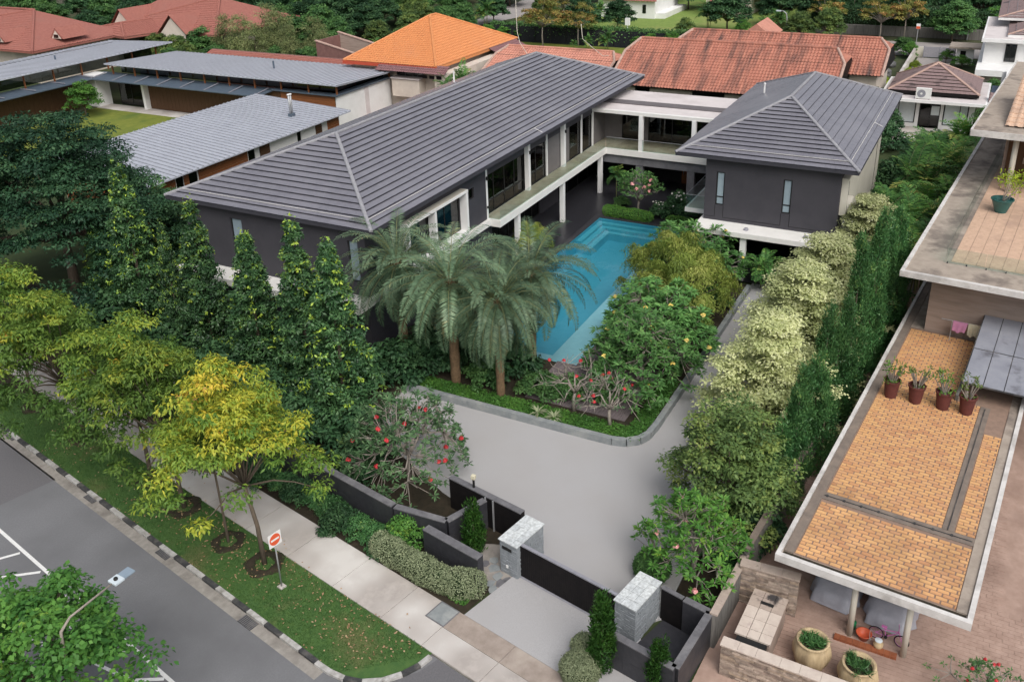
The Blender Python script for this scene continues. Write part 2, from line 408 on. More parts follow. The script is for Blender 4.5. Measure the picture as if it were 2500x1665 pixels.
tile_roof_mat('terracotta_pale', (0.58, 0.275, 0.205), (0.46, 0.205, 0.15), stain=(0.26, 0.135, 0.115), stain_amt=(0.5, 0.7), rough=0.8)
tile_roof_mat('terracotta_red', (0.34, 0.135, 0.105), (0.27, 0.10, 0.08), stain=(0.29, 0.125, 0.10), rough=0.8)
tile_roof_mat('orange_tile', (0.66, 0.275, 0.105), (0.56, 0.215, 0.08), stain=(0.59, 0.25, 0.11), rough=0.6)
tile_roof_mat('brown_tile', (0.26, 0.185, 0.18), (0.205, 0.142, 0.14), stain=(0.055, 0.045, 0.047), stain_amt=(0.57, 0.66), rough=0.75, ss=0.35)
surf('purple_eave_tile', (0.235, 0.125, 0.13), (0.17, 0.09, 0.095), rough=0.8, scale=3)
surf('old_ridge', (0.50, 0.35, 0.29), (0.38, 0.26, 0.22), rough=0.85, scale=2)
surf('red_fascia', (0.48, 0.08, 0.04), rough=0.6)
surf('pink_brown', (0.235, 0.125, 0.11), (0.18, 0.095, 0.085), rough=0.85, scale=2)

# water
_m, _nt, _out = new_mat('pool_water')
_t = _nt.nodes.new('ShaderNodeBsdfTransparent'); _t.inputs[0].default_value = (0.72, 0.93, 0.95, 1)
_g = _nt.nodes.new('ShaderNodeBsdfGlossy'); _g.inputs['Roughness'].default_value = 0.04
_fr = _nt.nodes.new('ShaderNodeFresnel'); _fr.inputs[0].default_value = 1.33
_mx = _nt.nodes.new('ShaderNodeMixShader')
_nz = _nt.nodes.new('ShaderNodeTexNoise'); _nz.inputs['Scale'].default_value = 1.6; _nz.inputs['Detail'].default_value = 3
_tc = _nt.nodes.new('ShaderNodeTexCoord'); _bp = _nt.nodes.new('ShaderNodeBump'); _bp.inputs['Strength'].default_value = 0.10; _bp.inputs['Distance'].default_value = 0.1
_nt.links.new(_tc.outputs['Object'], _nz.inputs['Vector']); _nt.links.new(_nz.outputs[0], _bp.inputs['Height'])
_nt.links.new(_bp.outputs[0], _g.inputs['Normal']); _nt.links.new(_bp.outputs[0], _fr.inputs['Normal'])
_nt.links.new(_fr.outputs[0], _mx.inputs[0]); _nt.links.new(_t.outputs[0], _mx.inputs[1]); _nt.links.new(_g.outputs[0], _mx.inputs[2]); _nt.links.new(_mx.outputs[0], _out.inputs[0])

# ------------------------------------------------------------------ ground and roads
def struct(name, mb, mat, label=None, parent=None, **kw):
    o = mb.build(name, mat, parent, **kw)
    if parent is None:
        o['kind'] = 'structure'
        o['label'] = label or name.replace('_', ' ')+' of the place'
    return o

PX0, PX1, PY0, PY1 = 43.4, 67.55, 19.5, 28.0         # pool basin
g = MB()
for x0, x1, y0, y1 in ((-400, PX0, -500, 700), (PX1, 900, -500, 700), (PX0, PX1, -500, PY0), (PX0, PX1, PY1, 700)):
    g.sheet([(x0, y0), (x1, y0), (x1, y1), (x0, y1)], -0.03)
struct('ground', g, 'terrain', 'green ground under and around all the houses')

# the street
def spoly(pts): return [ST(n, t) for n, t in pts]
road = MB().sheet(spoly([(-40, -60), (14.45, -60), (14.45, 17.0), (17.88, 17.0), (17.88, 22.0), (14.45, 22.5), (14.45, 160), (-40, 160)]), 0.0)
struct('road', road, 'asphalt', 'grey asphalt road in the lower left')
struct('road_patch', MB().sheet(spoly([(10.3, 42.6), (14.44, 42.3), (14.44, 160), (10.3, 160)]), 0.004), 'asphalt_old', 'darker older asphalt at the far end of the road')
struct('road_crossing', MB().sheet(spoly([(14.0, 8), (17.86, 8), (17.86, 19.2), (17.0, 19.35), (15.6, 20.2), (14.6, 21.6), (14.0, 22.0)]), 0.005), 'asphalt_old', 'dark asphalt of the driveway crossing by the kerb')
struct('gutter', MB().sheet(spoly([(14.36, 22.2), (14.82, 22.2), (14.82, 160), (14.36, 160)]), 0.004), 'gutter', 'stained concrete gutter along the kerb')
# kerb blocks, alternately black and white
kerb_line = [ST(17.75, 19.45), ST(17.2, 19.5), ST(16.5, 19.72), ST(15.85, 20.1), ST(15.35, 20.65), ST(15.05, 21.3), ST(14.92, 22.0), ST(14.9, 22.7)]
kerb = struct('kerb', MB().wall(ST(14.93, 22.7), ST(14.93, 120), 0.20, -0.02, 0.085), 'gutter', 'low kerb of black and white painted blocks along the road')
def kerb_block(a, b, mat):
    MB().wall(a, b, 0.21, 0.0, 0.125).build('kerb_block', mat, kerb, bevel=0.012)
for i in range(len(kerb_line)-1):
    kerb_block(kerb_line[i], kerb_line[i+1], 'kerb_white' if i % 3 != 1 else 'kerb_black')
t_ = 22.7; i = 0
rk = random.Random(3)
while t_ < 75:
    ln = 1.15 if i % 2 else 1.0
    if i % 2 == 0: kerb_block(ST(14.93, t_), ST(14.93, t_+ln-0.015), 'kerb_black')
    else: kerb_block(ST(14.93, t_), ST(14.93, t_+ln-0.015), 'kerb_white')
    t_ += ln; i += 1
# drain gratings
for (x, y) in ((22.25, 35.7), (20.95, 29.39), (19.5, 23.16), (24.05, 44.2)):
    d = thing('drain_grating', 'iron drain grating in the gutter, %s' % {22.25: 'second from the far end of the road', 20.95: 'opposite the slim young tree', 19.5: 'nearest the no entry sign', 24.05: 'farthest up the road'}[x], 'drain', (x, y, 0.006), STREET_RZ, 'drain gratings in the gutter')
    MB().box(-0.22, 0.22, -0.42, 0.42, 0, 0.012).build('frame', 'kerb_black', d)
    for k in range(9):
        MB().box(-0.2, 0.2, -0.385+k*0.095, -0.345+k*0.095, 0.012, 0.02).build('bar', 'asphalt_old', d)

# painted markings
def paint(name, poly, label): struct(name, MB().sheet(poly, 0.008), 'road_paint', label)
pm = MB()
def stripe(a, b, w, z=0.008):
    dx, dy = b[0]-a[0], b[1]-a[1]; l = math.hypot(dx, dy); nx, ny = -dy/l*w/2, dx/l*w/2
    pm.sheet([(a[0]+nx, a[1]+ny), (a[0]-nx, a[1]-ny), (b[0]-nx, b[1]-ny), (b[0]+nx, b[1]+ny)], z)
stripe((21.2, 50.4), (15.2, 19.5), 0.15)
stubs = [((16.1, 36.9), (18.12, 35.35)), ((16.72, 34.72), (17.72, 33.42)), ((16.1, 32.45), (17.26, 31.05)), ((15.25, 30.5), (16.82, 28.72)), ((15.42, 27.7), (16.42, 26.35)), ((15.45, 25.0), (15.98, 24.05)), ((15.0, 40.6), (18.6, 37.7)), ((15.4, 43.0), (19.0, 39.9))]
for a, b in stubs: stripe(a, b, 0.15, 0.012)
stripe((14.6, 32.6), (15.30, 28.2), 0.14, 0.016); stripe((15.30, 28.2), (15.40, 24.2), 0.14, 0.016)
struct('road_marking', pm, 'road_paint', 'white painted line with slanting hatch marks on the road')

# verge, pavement
verge = [ST(17.9, 19.5), ST(17.2, 19.6), ST(16.55, 19.82), ST(15.93, 20.2), ST(15.45, 20.72), ST(15.15, 21.35), ST(15.03, 22.0), ST(15.03, 140), ST(17.9, 140)]
struct('grass_verge', MB().sheet(verge, 0.085), 'grass_ground', 'grass verge strip between kerb and footpath')
pv = struct('pavement', MB().prism(spoly([(17.9, -30), (20.12, -30), (20.12, 140), (17.9, 140)]), -0.05, 0.06), 'gutter', 'pale concrete footpath running behind the grass verge')
t_ = 20.3
slabs = [(-8, 3), (3, 8.5), (8.5, 14), (14, 17.2), (17.2, 20.1), (20.1, 22.4), (22.4, 25.3), (25.3, 28.3), (28.3, 31.3), (31.3, 34.3), (34.3, 37.3), (37.3, 40.3), (40.3, 46), (46, 54), (54, 64)]
for a, b in slabs:
    w0 = 19.1 if b < 20.2 else 20.1
    MB().prism(spoly([(17.92, a+0.012), (w0-0.01, a+0.012), (w0-0.01, b-0.012), (17.92, b-0.012)]), 0.0, 0.092).build('paving_slab', 'pavement', pv)
    if b < 20.2: MB().prism(spoly([(w0+0.01, a+0.012), (20.1, a+0.012), (20.1, b-0.012), (w0+0.01, b-0.012)]), 0.0, 0.088).build('paving_slab', 'pavement_brown', pv)
mc = thing('manhole_cover', 'blue grey square cover set in the footpath beside the rounded hedge', 'manhole cover', (*ST(19.6, 20.55), 0.094), STREET_RZ)
MB().box(-0.45, 0.45, -0.45, 0.45, 0.0, 0.012).build('cover', 'planter_stone', mc)
MB().box(-0.5, 0.5, -0.5, -0.45, 0, 0.016).box(-0.5, 0.5, 0.45, 0.5, 0, 0.016).box(-0.5, -0.45, -0.45, 0.45, 0, 0.016).box(0.45, 0.5, -0.45, 0.45, 0, 0.016).build('rim', 'granite_cap', mc)

struct('front_bed', MB().sheet(spoly([(20.12, 19.9), (22.0, 19.9), (22.0, 140), (20.12, 140)]), 0.05), 'soil', 'planting bed between footpath and front wall')
struct('driveway_apron', MB().prism(spoly([(20.12, 12.0), (23.3, 12.0), (23.3, 19.62), (20.12, 19.85)]), -0.05, 0.07), 'drive', 'grey pebble driveway apron in front of the gate')
struct('driveway', MB().prism([(26.62, 14.5), (25.7, 9.6), (26.9, 8.35), (62, 8.2), (62, 13.0), (39.4, 13.05), (38.45, 13.25), (37.85, 13.6), (37.45, 14.1), (37.2, 14.7), (37.1, 27.4), (33.4, 27.4), (29.6, 20.2), (28.4, 15.1)], -0.05, 0.06), 'drive', 'broad grey pebble driveway inside the gate')
struct('entrance_path', MB().prism([(25.0, 14.95), (26.32, 14.7), (26.62, 14.6), (28.3, 15.2), (29.0, 18.6), (27.7, 18.9), (27.4, 17.8), (26.2, 17.9), (25.5, 15.6)], -0.05, 0.04), 'stone_path', 'stone path inside the side entrance')
sp_ = bpy.data.objects['entrance_path']
for (x, y, r, w) in ((25.35, 15.15, 0.1, 0.38), (25.8, 15.0, -0.3, 0.42), (25.65, 15.42, 0.3, 0.34), (26.12, 15.35, 0.05, 0.4), (26.1, 14.86, -0.1, 0.3), (26.5, 15.7, 0.2, 0.4), (26.55, 16.2, -0.2, 0.36), (26.9, 15.95, 0.4, 0.34)):
    pts = [(x+w*(0.62+0.16*math.sin(3*a+x*9))*math.cos(a+r), y+w*(0.58+0.14*math.cos(2*a+y*7))*math.sin(a+r)) for a in [k*2*math.pi/7 for k in range(7)]]
    MB().prism(pts, 0.0, 0.058).build('flagstone', 'planter_stone' if r > 0 else 'granite_cap', sp_)

# beds inside the property
struct('garden_bed', MB().prism([(37.25, 14.7), (37.5, 14.15), (37.9, 13.65), (38.5, 13.3), (39.4, 13.1), (58.5, 13.1), (58.5, 19.35), (43.2, 19.35), (43.2, 28.2), (53.8, 28.2), (53.8, 31.2), (39.4, 31.2), (37.3, 27.0)], 0.0, 0.32), 'soil', 'raised garden bed between driveway and pool')
struct('front_garden', MB().sheet([ST(22.0, 24.9), ST(24.6, 20.6), (29.9, 20.4), (33.2, 27.3), (37.2, 27.5), (37.2, 31.2), (38.0, 70), (28, 75)], 0.09), 'soil', 'planted bed behind the front wall')
struct('side_bed', MB().sheet([(26.9, 6.4), (33.0, 5.9), (60, 3.0), (84, 1.5), (84, 8.2), (26.9, 8.3)], 0.09), 'soil', 'planted strip along the right boundary')
# planter kerb
pk = [(37.12, 27.4), (37.1, 22), (37.1, 16), (37.12, 14.6), (37.3, 13.9), (37.75, 13.35), (38.4, 13.08), (39.4, 13.0), (44, 12.96), (58.3, 12.96)]
planter = struct('planter_wall', MB().wall((37.16, 27.4), (37.16, 27.35), 0.2, 0.0, 0.42), 'planter_stone', 'low grey stone wall with a rounded corner around the garden bed')
def pk_len(a, b): return math.hypot(b[0]-a[0], b[1]-a[1])
for a, b in zip(pk[:-1], pk[1:]):
    nn = max(1, int(pk_len(a, b)/1.3))
    for k in range(nn):
        p = (a[0]+(b[0]-a[0])*k/nn, a[1]+(b[1]-a[1])*k/nn); q = (a[0]+(b[0]-a[0])*(k+1)/nn, a[1]+(b[1]-a[1])*(k+1)/nn)
        MB().wall(p, q, 0.30, 0.0, 0.46).build('coping_stone', 'planter_stone', planter, bevel=0.015)

# decks
struct('pool_deck', MB().prism([(43.2, 28.02), (67.57, 28.02), (67.57, 19.3), (80, 19.3), (80, 34), (54, 34), (54, 31.0), (43.2, 31.0)], -0.02, 0.03), 'black_stone', 'dark stone deck between pool and house')
td = struct('timber_deck', MB().prism([(38.9, 14.6), (50.5, 14.6), (50.5, 19.38), (43.3, 19.38), (43.3, 20.6), (38.9, 20.6)], 0.0, 0.33), 'soil', 'greyish timber deck beside the pale end of the pool')
for k in range(34):
    y = 14.62+k*0.175
    x1 = 50.48 if y < 19.2 else 43.28
    MB().box(38.92, x1, y, y+0.16, 0.33, 0.36).build('deck_board', 'timber_deck', td)

# pool: basin, ledges, steps, water
pb = MB()
D = -1.35
pb.box(PX0, PX1, PY0, PY1, D-0.2, D)
pb.box(PX0-0.2, PX0, PY0-0.2, PY1+0.2, D, 0.02).box(PX1, PX1+0.2, PY0-0.2, PY1+0.2, D, 0.02)
pb.box(PX0, PX1, PY1, PY1+0.2, D, 0.02).box(PX0, PX1, PY0-0.2, PY0, D, 0.02)
pool = struct('swimming_pool', pb, 'pool_tile', 'turquoise swimming pool')
MB().box(PX0+0.0, PX1, PY0, 21.55, D, -0.16).build('shallow_ledge', 'pool_pale', pool)
MB().box(PX0, 44.6, 21.55, PY1, D, -0.16).build('shallow_ledge', 'pool_pale', pool)
for k, (w, z) in enumerate(((0.45, -0.28), (0.9, -0.5), (1.35, -0.72))):
    MB().box(PX1-w, PX1-w+0.45, 21.6, PY1-w+0.45, D, z).build('pool_step', 'pool_step_tile', pool)
    MB().box(62.6, PX1-w, PY1-w, PY1-w+0.45, D, z).build('pool_step', 'pool_step_tile', pool)
MB().sheet([(PX0, PY0), (PX1, PY0), (PX1, PY1), (PX0, PY1)], -0.06).build('water', 'pool_water', pool)
cop = MB().box(PX0-0.35, PX0, PY0-0.1, PY1+0.4, -0.02, 0.05).box(PX1, PX1+0.4, PY0, PY1+0.4, -0.02, 0.05).box(PX0, PX1, PY1, PY1+0.4, -0.02, 0.05).box(PX0, PX1, PY0-0.35, PY0, -0.05, 0.04)
cop.build('pool_coping', 'dark_granite', pool)

# next door and far ground
struct('neighbour_paving', MB().sheet([(20, -30), (70, -30), (70, 2.4), (33.2, 5.75), (26.0, 6.3), (20.5, 6.6)], 0.02), 'paving_brown', 'reddish brown brick paving of the neighbouring yard')
np_ = bpy.data.objects['neighbour_paving']
pg = MB()
k = 0
for xi in range(90):
    x = 24.0+xi*0.21
    for yj in range(26 if x < 33 else 22):
        y = 5.9-yj*0.42-(0.21 if xi % 2 else 0)
        if y > 6.0-(x-26)*0.06 or (x < 26.4 and y > 5.4): continue
        pg.box(x, x+0.195, y-0.40, y, 0.02, 0.034+0.004*math.sin(xi*7.1+yj*3.3))
        k += 1
o = pg.build('paving_brick', 'paving_brown', np_); o['kind'] = 'stuff'
struct('court_lawn', MB().sheet([(55, 79), (81.5, 79), (81.5, 105), (55, 105)], 0.02), 'court_lawn', 'yellow green lawn in the courtyard of the left house')
struct('back_lawn', MB().sheet([(142.5, 40), (200, 30), (205, 70), (200, 80), (150, 82), (142.5, 78)], 0.02), 'lawn', 'wide bright lawn behind the dark fence')
struct('far_road', MB().sheet([(152, 90.5), (162, 88), (168, 86.5), (200, 92), (205, 100), (183, 97), (166, 94), (152, 92.5)], 0.03), 'far_road', 'pale lane beyond the orange roof')
struct('far_lane', MB().sheet([(165, 139), (210, 125), (214, 132), (168, 148)], 0.03), 'far_road', 'short bit of pale road among the far trees')
struct('back_street', MB().sheet([(152, -40), (164, -40), (160, 34), (148, 34)], 0.0), 'far_road', 'street behind the houses at the upper right')
struct('back_strip', MB().sheet([(136.5, 34), (141.5, 34), (141.5, 90), (136.5, 90)], 0.02), 'court_lawn', 'narrow grass strip in front of the dark fence')
struct('back_drive', MB().sheet([(126, 6.2), (148, 6.2), (148, 10.8), (126, 11.0)], 0.02), 'far_road', 'pale drive behind the slatted gate')
# ------------------------------------------------------------------ building helpers
def wall_open(mb, axis, pos, th, u0, u1, z0, z1, openings=()):
    """wall in plane x=pos (axis 'x', u is y) or y=pos (axis 'y', u is x), with rectangular openings (ua, ub, za, zb)"""
    us = sorted(set([u0, u1]+[v for o in openings for v in o[:2]]))
    zs = sorted(set([z0, z1]+[v for o in openings for v in o[2:]]))
    for i in range(len(us)-1):
        run = None
        for j in range(len(zs)-1):
            cu, cz = (us[i]+us[i+1])/2, (zs[j]+zs[j+1])/2
            hole = any(o[0] < cu < o[1] and o[2] < cz < o[3] for o in openings)
            if not hole:
                run = [run[0], zs[j+1]] if run else [zs[j], zs[j+1]]
            if (hole or j == len(zs)-2) and run:
                if axis == 'x': mb.box(pos, pos+th, us[i], us[i+1], run[0], run[1])
                else: mb.box(us[i], us[i+1], pos, pos+th, run[0], run[1])
                run = None
    return mb

def window(parent, axis, pos, u0, u1, z0, z1, fw=0.07, depth=0.09, frame='black_plastic', glass='frosted', inset=0.06, mull_u=(), mull_z=(), name='window'):
    """frame as the part, panes as its sub-parts; pos is the outer wall face, inset goes towards +axis"""
    f = MB()
    a, b = pos+inset, pos+inset+depth
    def bx(ua, ub, za, zb, p0=a, p1=b):
        if axis == 'x': return (p0, p1, ua, ub, za, zb)
        return (ua, ub, p0, p1, za, zb)
    f.box(*bx(u0, u0+fw, z0, z1)); f.box(*bx(u1-fw, u1, z0, z1))
    f.box(*bx(u0+fw, u1-fw, z0, z0+fw)); f.box(*bx(u0+fw, u1-fw, z1-fw, z1))
    uu = [u0+fw]+[m for m in mull_u]+[u1-fw]; zz = [z0+fw]+[m for m in mull_z]+[z1-fw]
    for m in mull_u: f.box(*bx(m-fw/2, m+fw/2, z0+fw, z1-fw, a+0.004, b-0.004))
    for m in mull_z: f.box(*bx(u0+fw, u1-fw, m-fw/2, m+fw/2, a+0.008, b-0.008))
    w = f.build(name, frame, parent)
    for i in range(len(uu)-1):
        for j in range(len(zz)-1):
            MB().box(*bx(uu[i], uu[i+1], zz[j], zz[j+1], a+depth*0.45, a+depth*0.45+0.012)).build('pane', glass, w)
    return w

def courses(parent, a, b, c, d, n, mat, tile_w=0.33, lip=0.05, seed=0, name='tile_course', lap=-0.06, gap=0.006, jitter=0.006):
    """overlapping rows of flat tiles from eave line a-b up to ridge line c-d (a,c on one side)"""
    a, b, c, d = map(lambda p: np.array(p, float), (a, b, c, d))
    nrm = np.cross(b-a, (c+d)/2-(a+b)/2); nrm /= np.linalg.norm(nrm)
    if nrm[2] < 0: nrm = -nrm
    e = (b-a)/np.linalg.norm(b-a)
    rg = np.random.default_rng(seed)
    ln = np.linalg.norm(b-a)
    for k in range(n):
        s0, s1 = k/n, (k+1)/n
        P0, P1 = a+(c-a)*s0, b+(d-b)*s0
        Q0, Q1 = a+(c-a)*s1, b+(d-b)*s1
        up = ((Q0+Q1)/2-(P0+P1)/2); up = up-e*(up@e)
        u0, u1 = (P0-a)@e, (P1-a)@e
        v0, v1 = (Q0-a)@e, (Q1-a)@e
        org = a + (up*k)
        cuts = np.arange(-tile_w*(0.5 if k % 2 else 0.0), ln+tile_w, tile_w)
        mb = MB()
        for i in range(len(cuts)-1):
            l, r = cuts[i]+gap/2, cuts[i+1]-gap/2
            # clip the tile by the two hip lines at its lower and upper edge
            bl, br = max(l, u0), min(r, u1); tl, tr = max(l, v0), min(r, v1)
            if br-bl < 0.02: continue
            if tr < tl:
                tl = tr = min(max((bl+br)/2, v0), v1) if v1 >= v0 else (bl+br)/2
            h = lip+rg.uniform(-jitter, jitter)
            pb0, pb1 = org+e*bl, org+e*br; uc = up*(0.075/np.linalg.norm(up))
            pt0, pt1 = org+up*(1+lap)+e*tl, org+up*(1+lap)+e*tr
            vs_ = [pb0+uc, pb1+uc, pb1+nrm*h, pb0+nrm*h, pt1+nrm*0.008, pt0+nrm*0.008, pt1-nrm*0.01, pt0-nrm*0.01]
            mb.add(vs_, [(0, 1, 2, 3), (3, 2, 4, 5), (1, 6, 4, 2), (0, 3, 5, 7)])
        if mb.f:
            mb.build(name, mat, parent)

def cap_line(parent, p, q, w, h, mat, name='hip_cap', piece=0.0, lift=0.05):
    """half-round cap along a ridge or hip"""
    p, q = Vector(p), Vector(q)
    mb = MB(); d = (q-p); L_ = d.length; d.normalize()
    side = d.cross(Vector((0, 0, 1))).normalized(); up = side.cross(d)
    nseg = max(1, int(L_/piece)) if piece else 1
    for s in range(nseg):
        a = p+d*(L_*s/nseg); b = p+d*(L_*(s+1)/nseg-(0.012 if piece else 0))
        prof = [(-w/2, -0.05), (-w/2, h*0.45), (-w/4, h*0.9), (w/4, h*0.9), (w/2, h*0.45), (w/2, -0.05)]
        vs_ = [a+side*x+up*(y+lift) for x, y in prof]+[b+side*x+up*(y+lift+(0.012 if piece else 0)) for x, y in prof]
        mb.add(vs_, [(i, i+1, i+7, i+6) for i in range(5)]+[(5, 4, 3, 2, 1, 0), (6, 7, 8, 9, 10, 11)])
    return mb.build(name, mat, parent)

def hip_roof(house, x0, x1, y0, y1, ze, xr0, xr1, yr, zr, fascia, tile_mat, nx, ny, cap_mat, fascia_mat='roof_joint', tile_w=0.33, lip=0.085, cap_w=0.22, seed=0, skip=(), cap_piece=0.0):
    A, B, C, Dd = (x0, y0, ze), (x1, y0, ze), (x1, y1, ze), (x0, y1, ze)
    R0, R1 = (xr0, yr, zr), (xr1, yr, zr)
    lo = ze-fascia
    mb = MB().add([A, B, C, Dd, R0, R1, (x0, y0, lo), (x1, y0, lo), (x1, y1, lo), (x0, y1, lo)],
                  [(0, 1, 5, 4), (1, 2, 5), (2, 3, 4, 5), (3, 0, 4), (6, 9, 8, 7), (0, 6, 7, 1), (1, 7, 8, 2), (2, 8, 9, 3), (3, 9, 6, 0)])
    roof = mb.build('roof', fascia_mat, house)
    if 'S' not in skip: courses(roof, A, B, R0, R1, ny, tile_mat, tile_w, lip, seed+1)
    if 'W' not in skip: courses(roof, Dd, A, R0, R0, nx, tile_mat, tile_w, lip, seed+2)
    if 'N' not in skip: courses(roof, Dd, C, R0, R1, ny, tile_mat, tile_w, lip, seed+3)
    if 'E' not in skip: courses(roof, B, C, R1, R1, nx, tile_mat, tile_w, lip, seed+4)
    for p, q in ((A, R0), (Dd, R0), (B, R1), (C, R1)): cap_line(roof, p, q, cap_w, 0.09, cap_mat, 'hip_cap', cap_piece)
    cap_line(roof, R0, R1, cap_w, 0.08, cap_mat, 'ridge_cap', cap_piece)
    return roof

def slope_pt(a, b, c, d, u, s):
    """point on a roof slope: u along, s up"""
    a, b, c, d = map(lambda p: np.array(p, float), (a, b, c, d))
    lo = a+(b-a)*u; hi = c+(d-c)*u
    return lo+(hi-lo)*s

def tape(parent, pts, lift=0.085, w=0.05, mat='tape_white'):
    MB().tube([(p[0], p[1], p[2]+lift) for p in pts], w/2, 5).build('lightning_tape', mat, parent)

# ------------------------------------------------------------------ main house: left wing, link, right wing
house = thing('house', 'large dark grey courtyard house with hipped tile roofs around the pool', 'house', (0, 0, 0))
ZE, ZS, ZB, ZC = 8.65, 4.1, 3.75, 7.57
AX0, AX1, AY0, AY1, AYR, AR0, AR1, AZR = 39.03, 84.0, 30.25, 46.68, 38.46, 46.92, 77.05, 11.60
BX0, BX1, BY0, BY1, BYR, BR0, BR1, BZR = 60.6, 83.97, 6.93, 19.35, 13.13, 68.15, 77.05, 11.49
roofA = hip_roof(house, AX0, AX1, AY0, AY1, ZE, AR0, AR1, AYR, AZR, 0.23, 'roof_tile', 16, 17, 'ridge_metal', seed=10)
roofB = hip_roof(house, BX0, BX1, BY0, BY1, ZE, BR0, BR1, BYR, BZR, 0.23, 'roof_tile', 16, 13, 'ridge_metal', seed=20)
def rect_tape(roof, x0, x1, y0, y1, xr0, xr1, yr, zr, k):
    def q(x, y, rx): return (x+(rx-x)*k, y+(yr-y)*k, ZE+(zr-ZE)*k)
    c = [q(x0, y1, xr0), q(x0, y0, xr0), q(x1, y0, xr1)]
    tape(roof, [c[0], c[1]]); tape(roof, [c[1], c[2]])
    p = np.array(c[1]); r = np.array(c[2]); m = p+(r-p)*0.5
    e_ = np.array(q(x0, y0, xr0))
    lo = m-(np.array((0, yr-y0, zr-ZE))*k)*0.9
    tape(roof, [tuple(m), tuple(lo)])
rect_tape(roofA, AX0, AX1, AY0, AY1, AR0, AR1, AYR, AZR, 0.095)
rect_tape(roofB, BX0, BX1, BY0, BY1, BR0, BR1, BYR, BZR, 0.115)
MB().tube([(74.95, 16.64, 10.0), (74.95, 16.64, 10.75)], 0.07, 10).lathe([(0.09, 0), (0.11, 0.08), (0.02, 0.14)], 10, 74.95, 16.64, 10.72).build('vent_pipe', 'white_paint', roofB)
MB().tube([(70.2, 43.4, 9.6), (70.2, 43.4, 10.9)], 0.07, 10).build('vent_pipe', 'white_paint', roofA)

ZT = 8.42
# left wing, upper floor
wA = MB()
wall_open(wA, 'x', 39.55, 0.25, 31.2, 45.6, 4.1, ZT, [(40.78, 41.75, 4.95, 7.66), (31.75, 32.5, 4.95, 7.6)])
wA.build('wall', 'dark_wall', house)
wA = MB(); wall_open(wA, 'y', 31.2, 0.25, 39.8, 54.0, 4.1, ZT, [(43.6, 50.3, 4.7, 7.35), (51.6, 52.3, 6.3, 7.1)]); wA.build('wall', 'dark_wall', house)
MB().box(39.8, 82.9, 45.35, 45.6, 0.0, ZT).box(82.65, 82.9, 31.7, 45.35, 0, ZT).box(53.75, 54.0, 31.46, 33.2, 4.1, ZT).build('wall', 'dark_wall', house)
window(house, 'x', 39.55, 40.78, 41.75, 4.95, 7.66, mull_z=(5.6,), inset=0.1)
window(house, 'x', 39.55, 31.75, 32.5, 4.95, 7.6, mull_z=(5.6,), inset=0.1)
window(house, 'y', 31.2, 51.6, 52.3, 6.3, 7.1, glass='window_glass', inset=0.1)
# projecting white window surround
sr = MB().box(43.2, 50.55, 30.62, 31.2, 7.35, 7.55).box(43.2, 43.42, 30.64, 31.2, 4.4, 7.35).box(50.33, 50.55, 30.64, 31.2, 4.4, 7.35).box(46.35, 46.57, 30.66, 31.2, 4.6, 7.35).box(43.42, 50.33, 30.64, 31.2, 4.4, 4.6)
sr.build('window_surround', 'white_paint', house)
MB().box(43.25, 50.5, 30.66, 31.19, 7.552, 7.56).build('surround_top', 'cream_paint', house)
window(house, 'y', 31.2, 43.62, 46.3, 4.72, 7.33, glass='blue_glass', mull_u=(45.0,), inset=0.05)
window(house, 'y', 31.2, 46.6, 50.28, 4.72, 7.33, glass='blue_glass', mull_u=(48.4,), inset=0.05)
# ledge below the front
MB().box(38.0, 39.55, 30.9, 45.9, 3.67, 4.1).build('ledge_slab', 'white_fascia', house)
MB().box(39.55, 54.1, 30.9, 31.25, 3.67, 4.095).build('ledge_slab', 'white_fascia', house)
# glazed gallery of the upper floor
MB().box(54.0, 77.2, 31.62, 31.9, 7.1, ZT).build('header_beam', 'dark_wall', house)
def column(x, y, z0, z1, w=0.34, d=0.34): MB().box(x-w/2, x+w/2, y-d/2, y+d/2, z0, z1).build('column', 'white_paint', house, bevel=0.012)
for x, w in ((54.15, 0.36), (61.05, 0.36), (67.7, 0.34)): column(x, 31.42, ZS, ZT, w, 0.36)
for x in (64.85, 71.9, 74.4): column(x, 31.60, ZS, 7.6, 0.14, 0.14)
for x in (54.15, 61.05, 67.7):
    MB().box(x-0.06, x+0.06, 31.10, 31.235, 7.05, 7.3).build('wall_lamp', 'black_plastic', house)
    if x < 60: MB().box(x-0.05, x+0.05, 31.13, 31.235, 4.9, 5.05).build('wall_lamp', 'black_plastic', house)
for x0, x1, mu in ((54.35, 60.85, (56.0, 57.7, 59.3)), (61.3, 64.75, (63.0,)), (69.5, 71.8, ()), (72.0, 74.3, ())):
    window(house, 'y', 31.7, x0, x1, ZS, 7.1, glass='window_glass', mull_u=mu, mull_z=(5.0,) if x1 < 66 else (), inset=0.0)
MB().box(64.95, 67.5, 31.66, 31.85, ZS, 7.1).build('wall_panel', 'grey_panel', house)
MB().box(67.9, 69.48, 31.68, 31.85, ZS, 7.1).build('wall_panel', 'grey_panel', house)
# interior floor, ceiling and back walls, so that glass looks into rooms
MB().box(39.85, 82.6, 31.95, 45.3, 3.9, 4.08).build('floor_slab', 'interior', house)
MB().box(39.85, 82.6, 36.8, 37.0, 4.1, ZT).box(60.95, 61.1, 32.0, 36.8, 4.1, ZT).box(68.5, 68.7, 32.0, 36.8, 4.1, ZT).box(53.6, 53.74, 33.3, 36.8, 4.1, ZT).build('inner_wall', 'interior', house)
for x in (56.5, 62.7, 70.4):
    MB().box(x, x+1.0, 34.2, 36.2, 4.1, 4.75).box(x-0.2, x+1.3, 36.2, 36.5, 4.1, 5.3).build('inner_furniture', 'pink_brown', house)
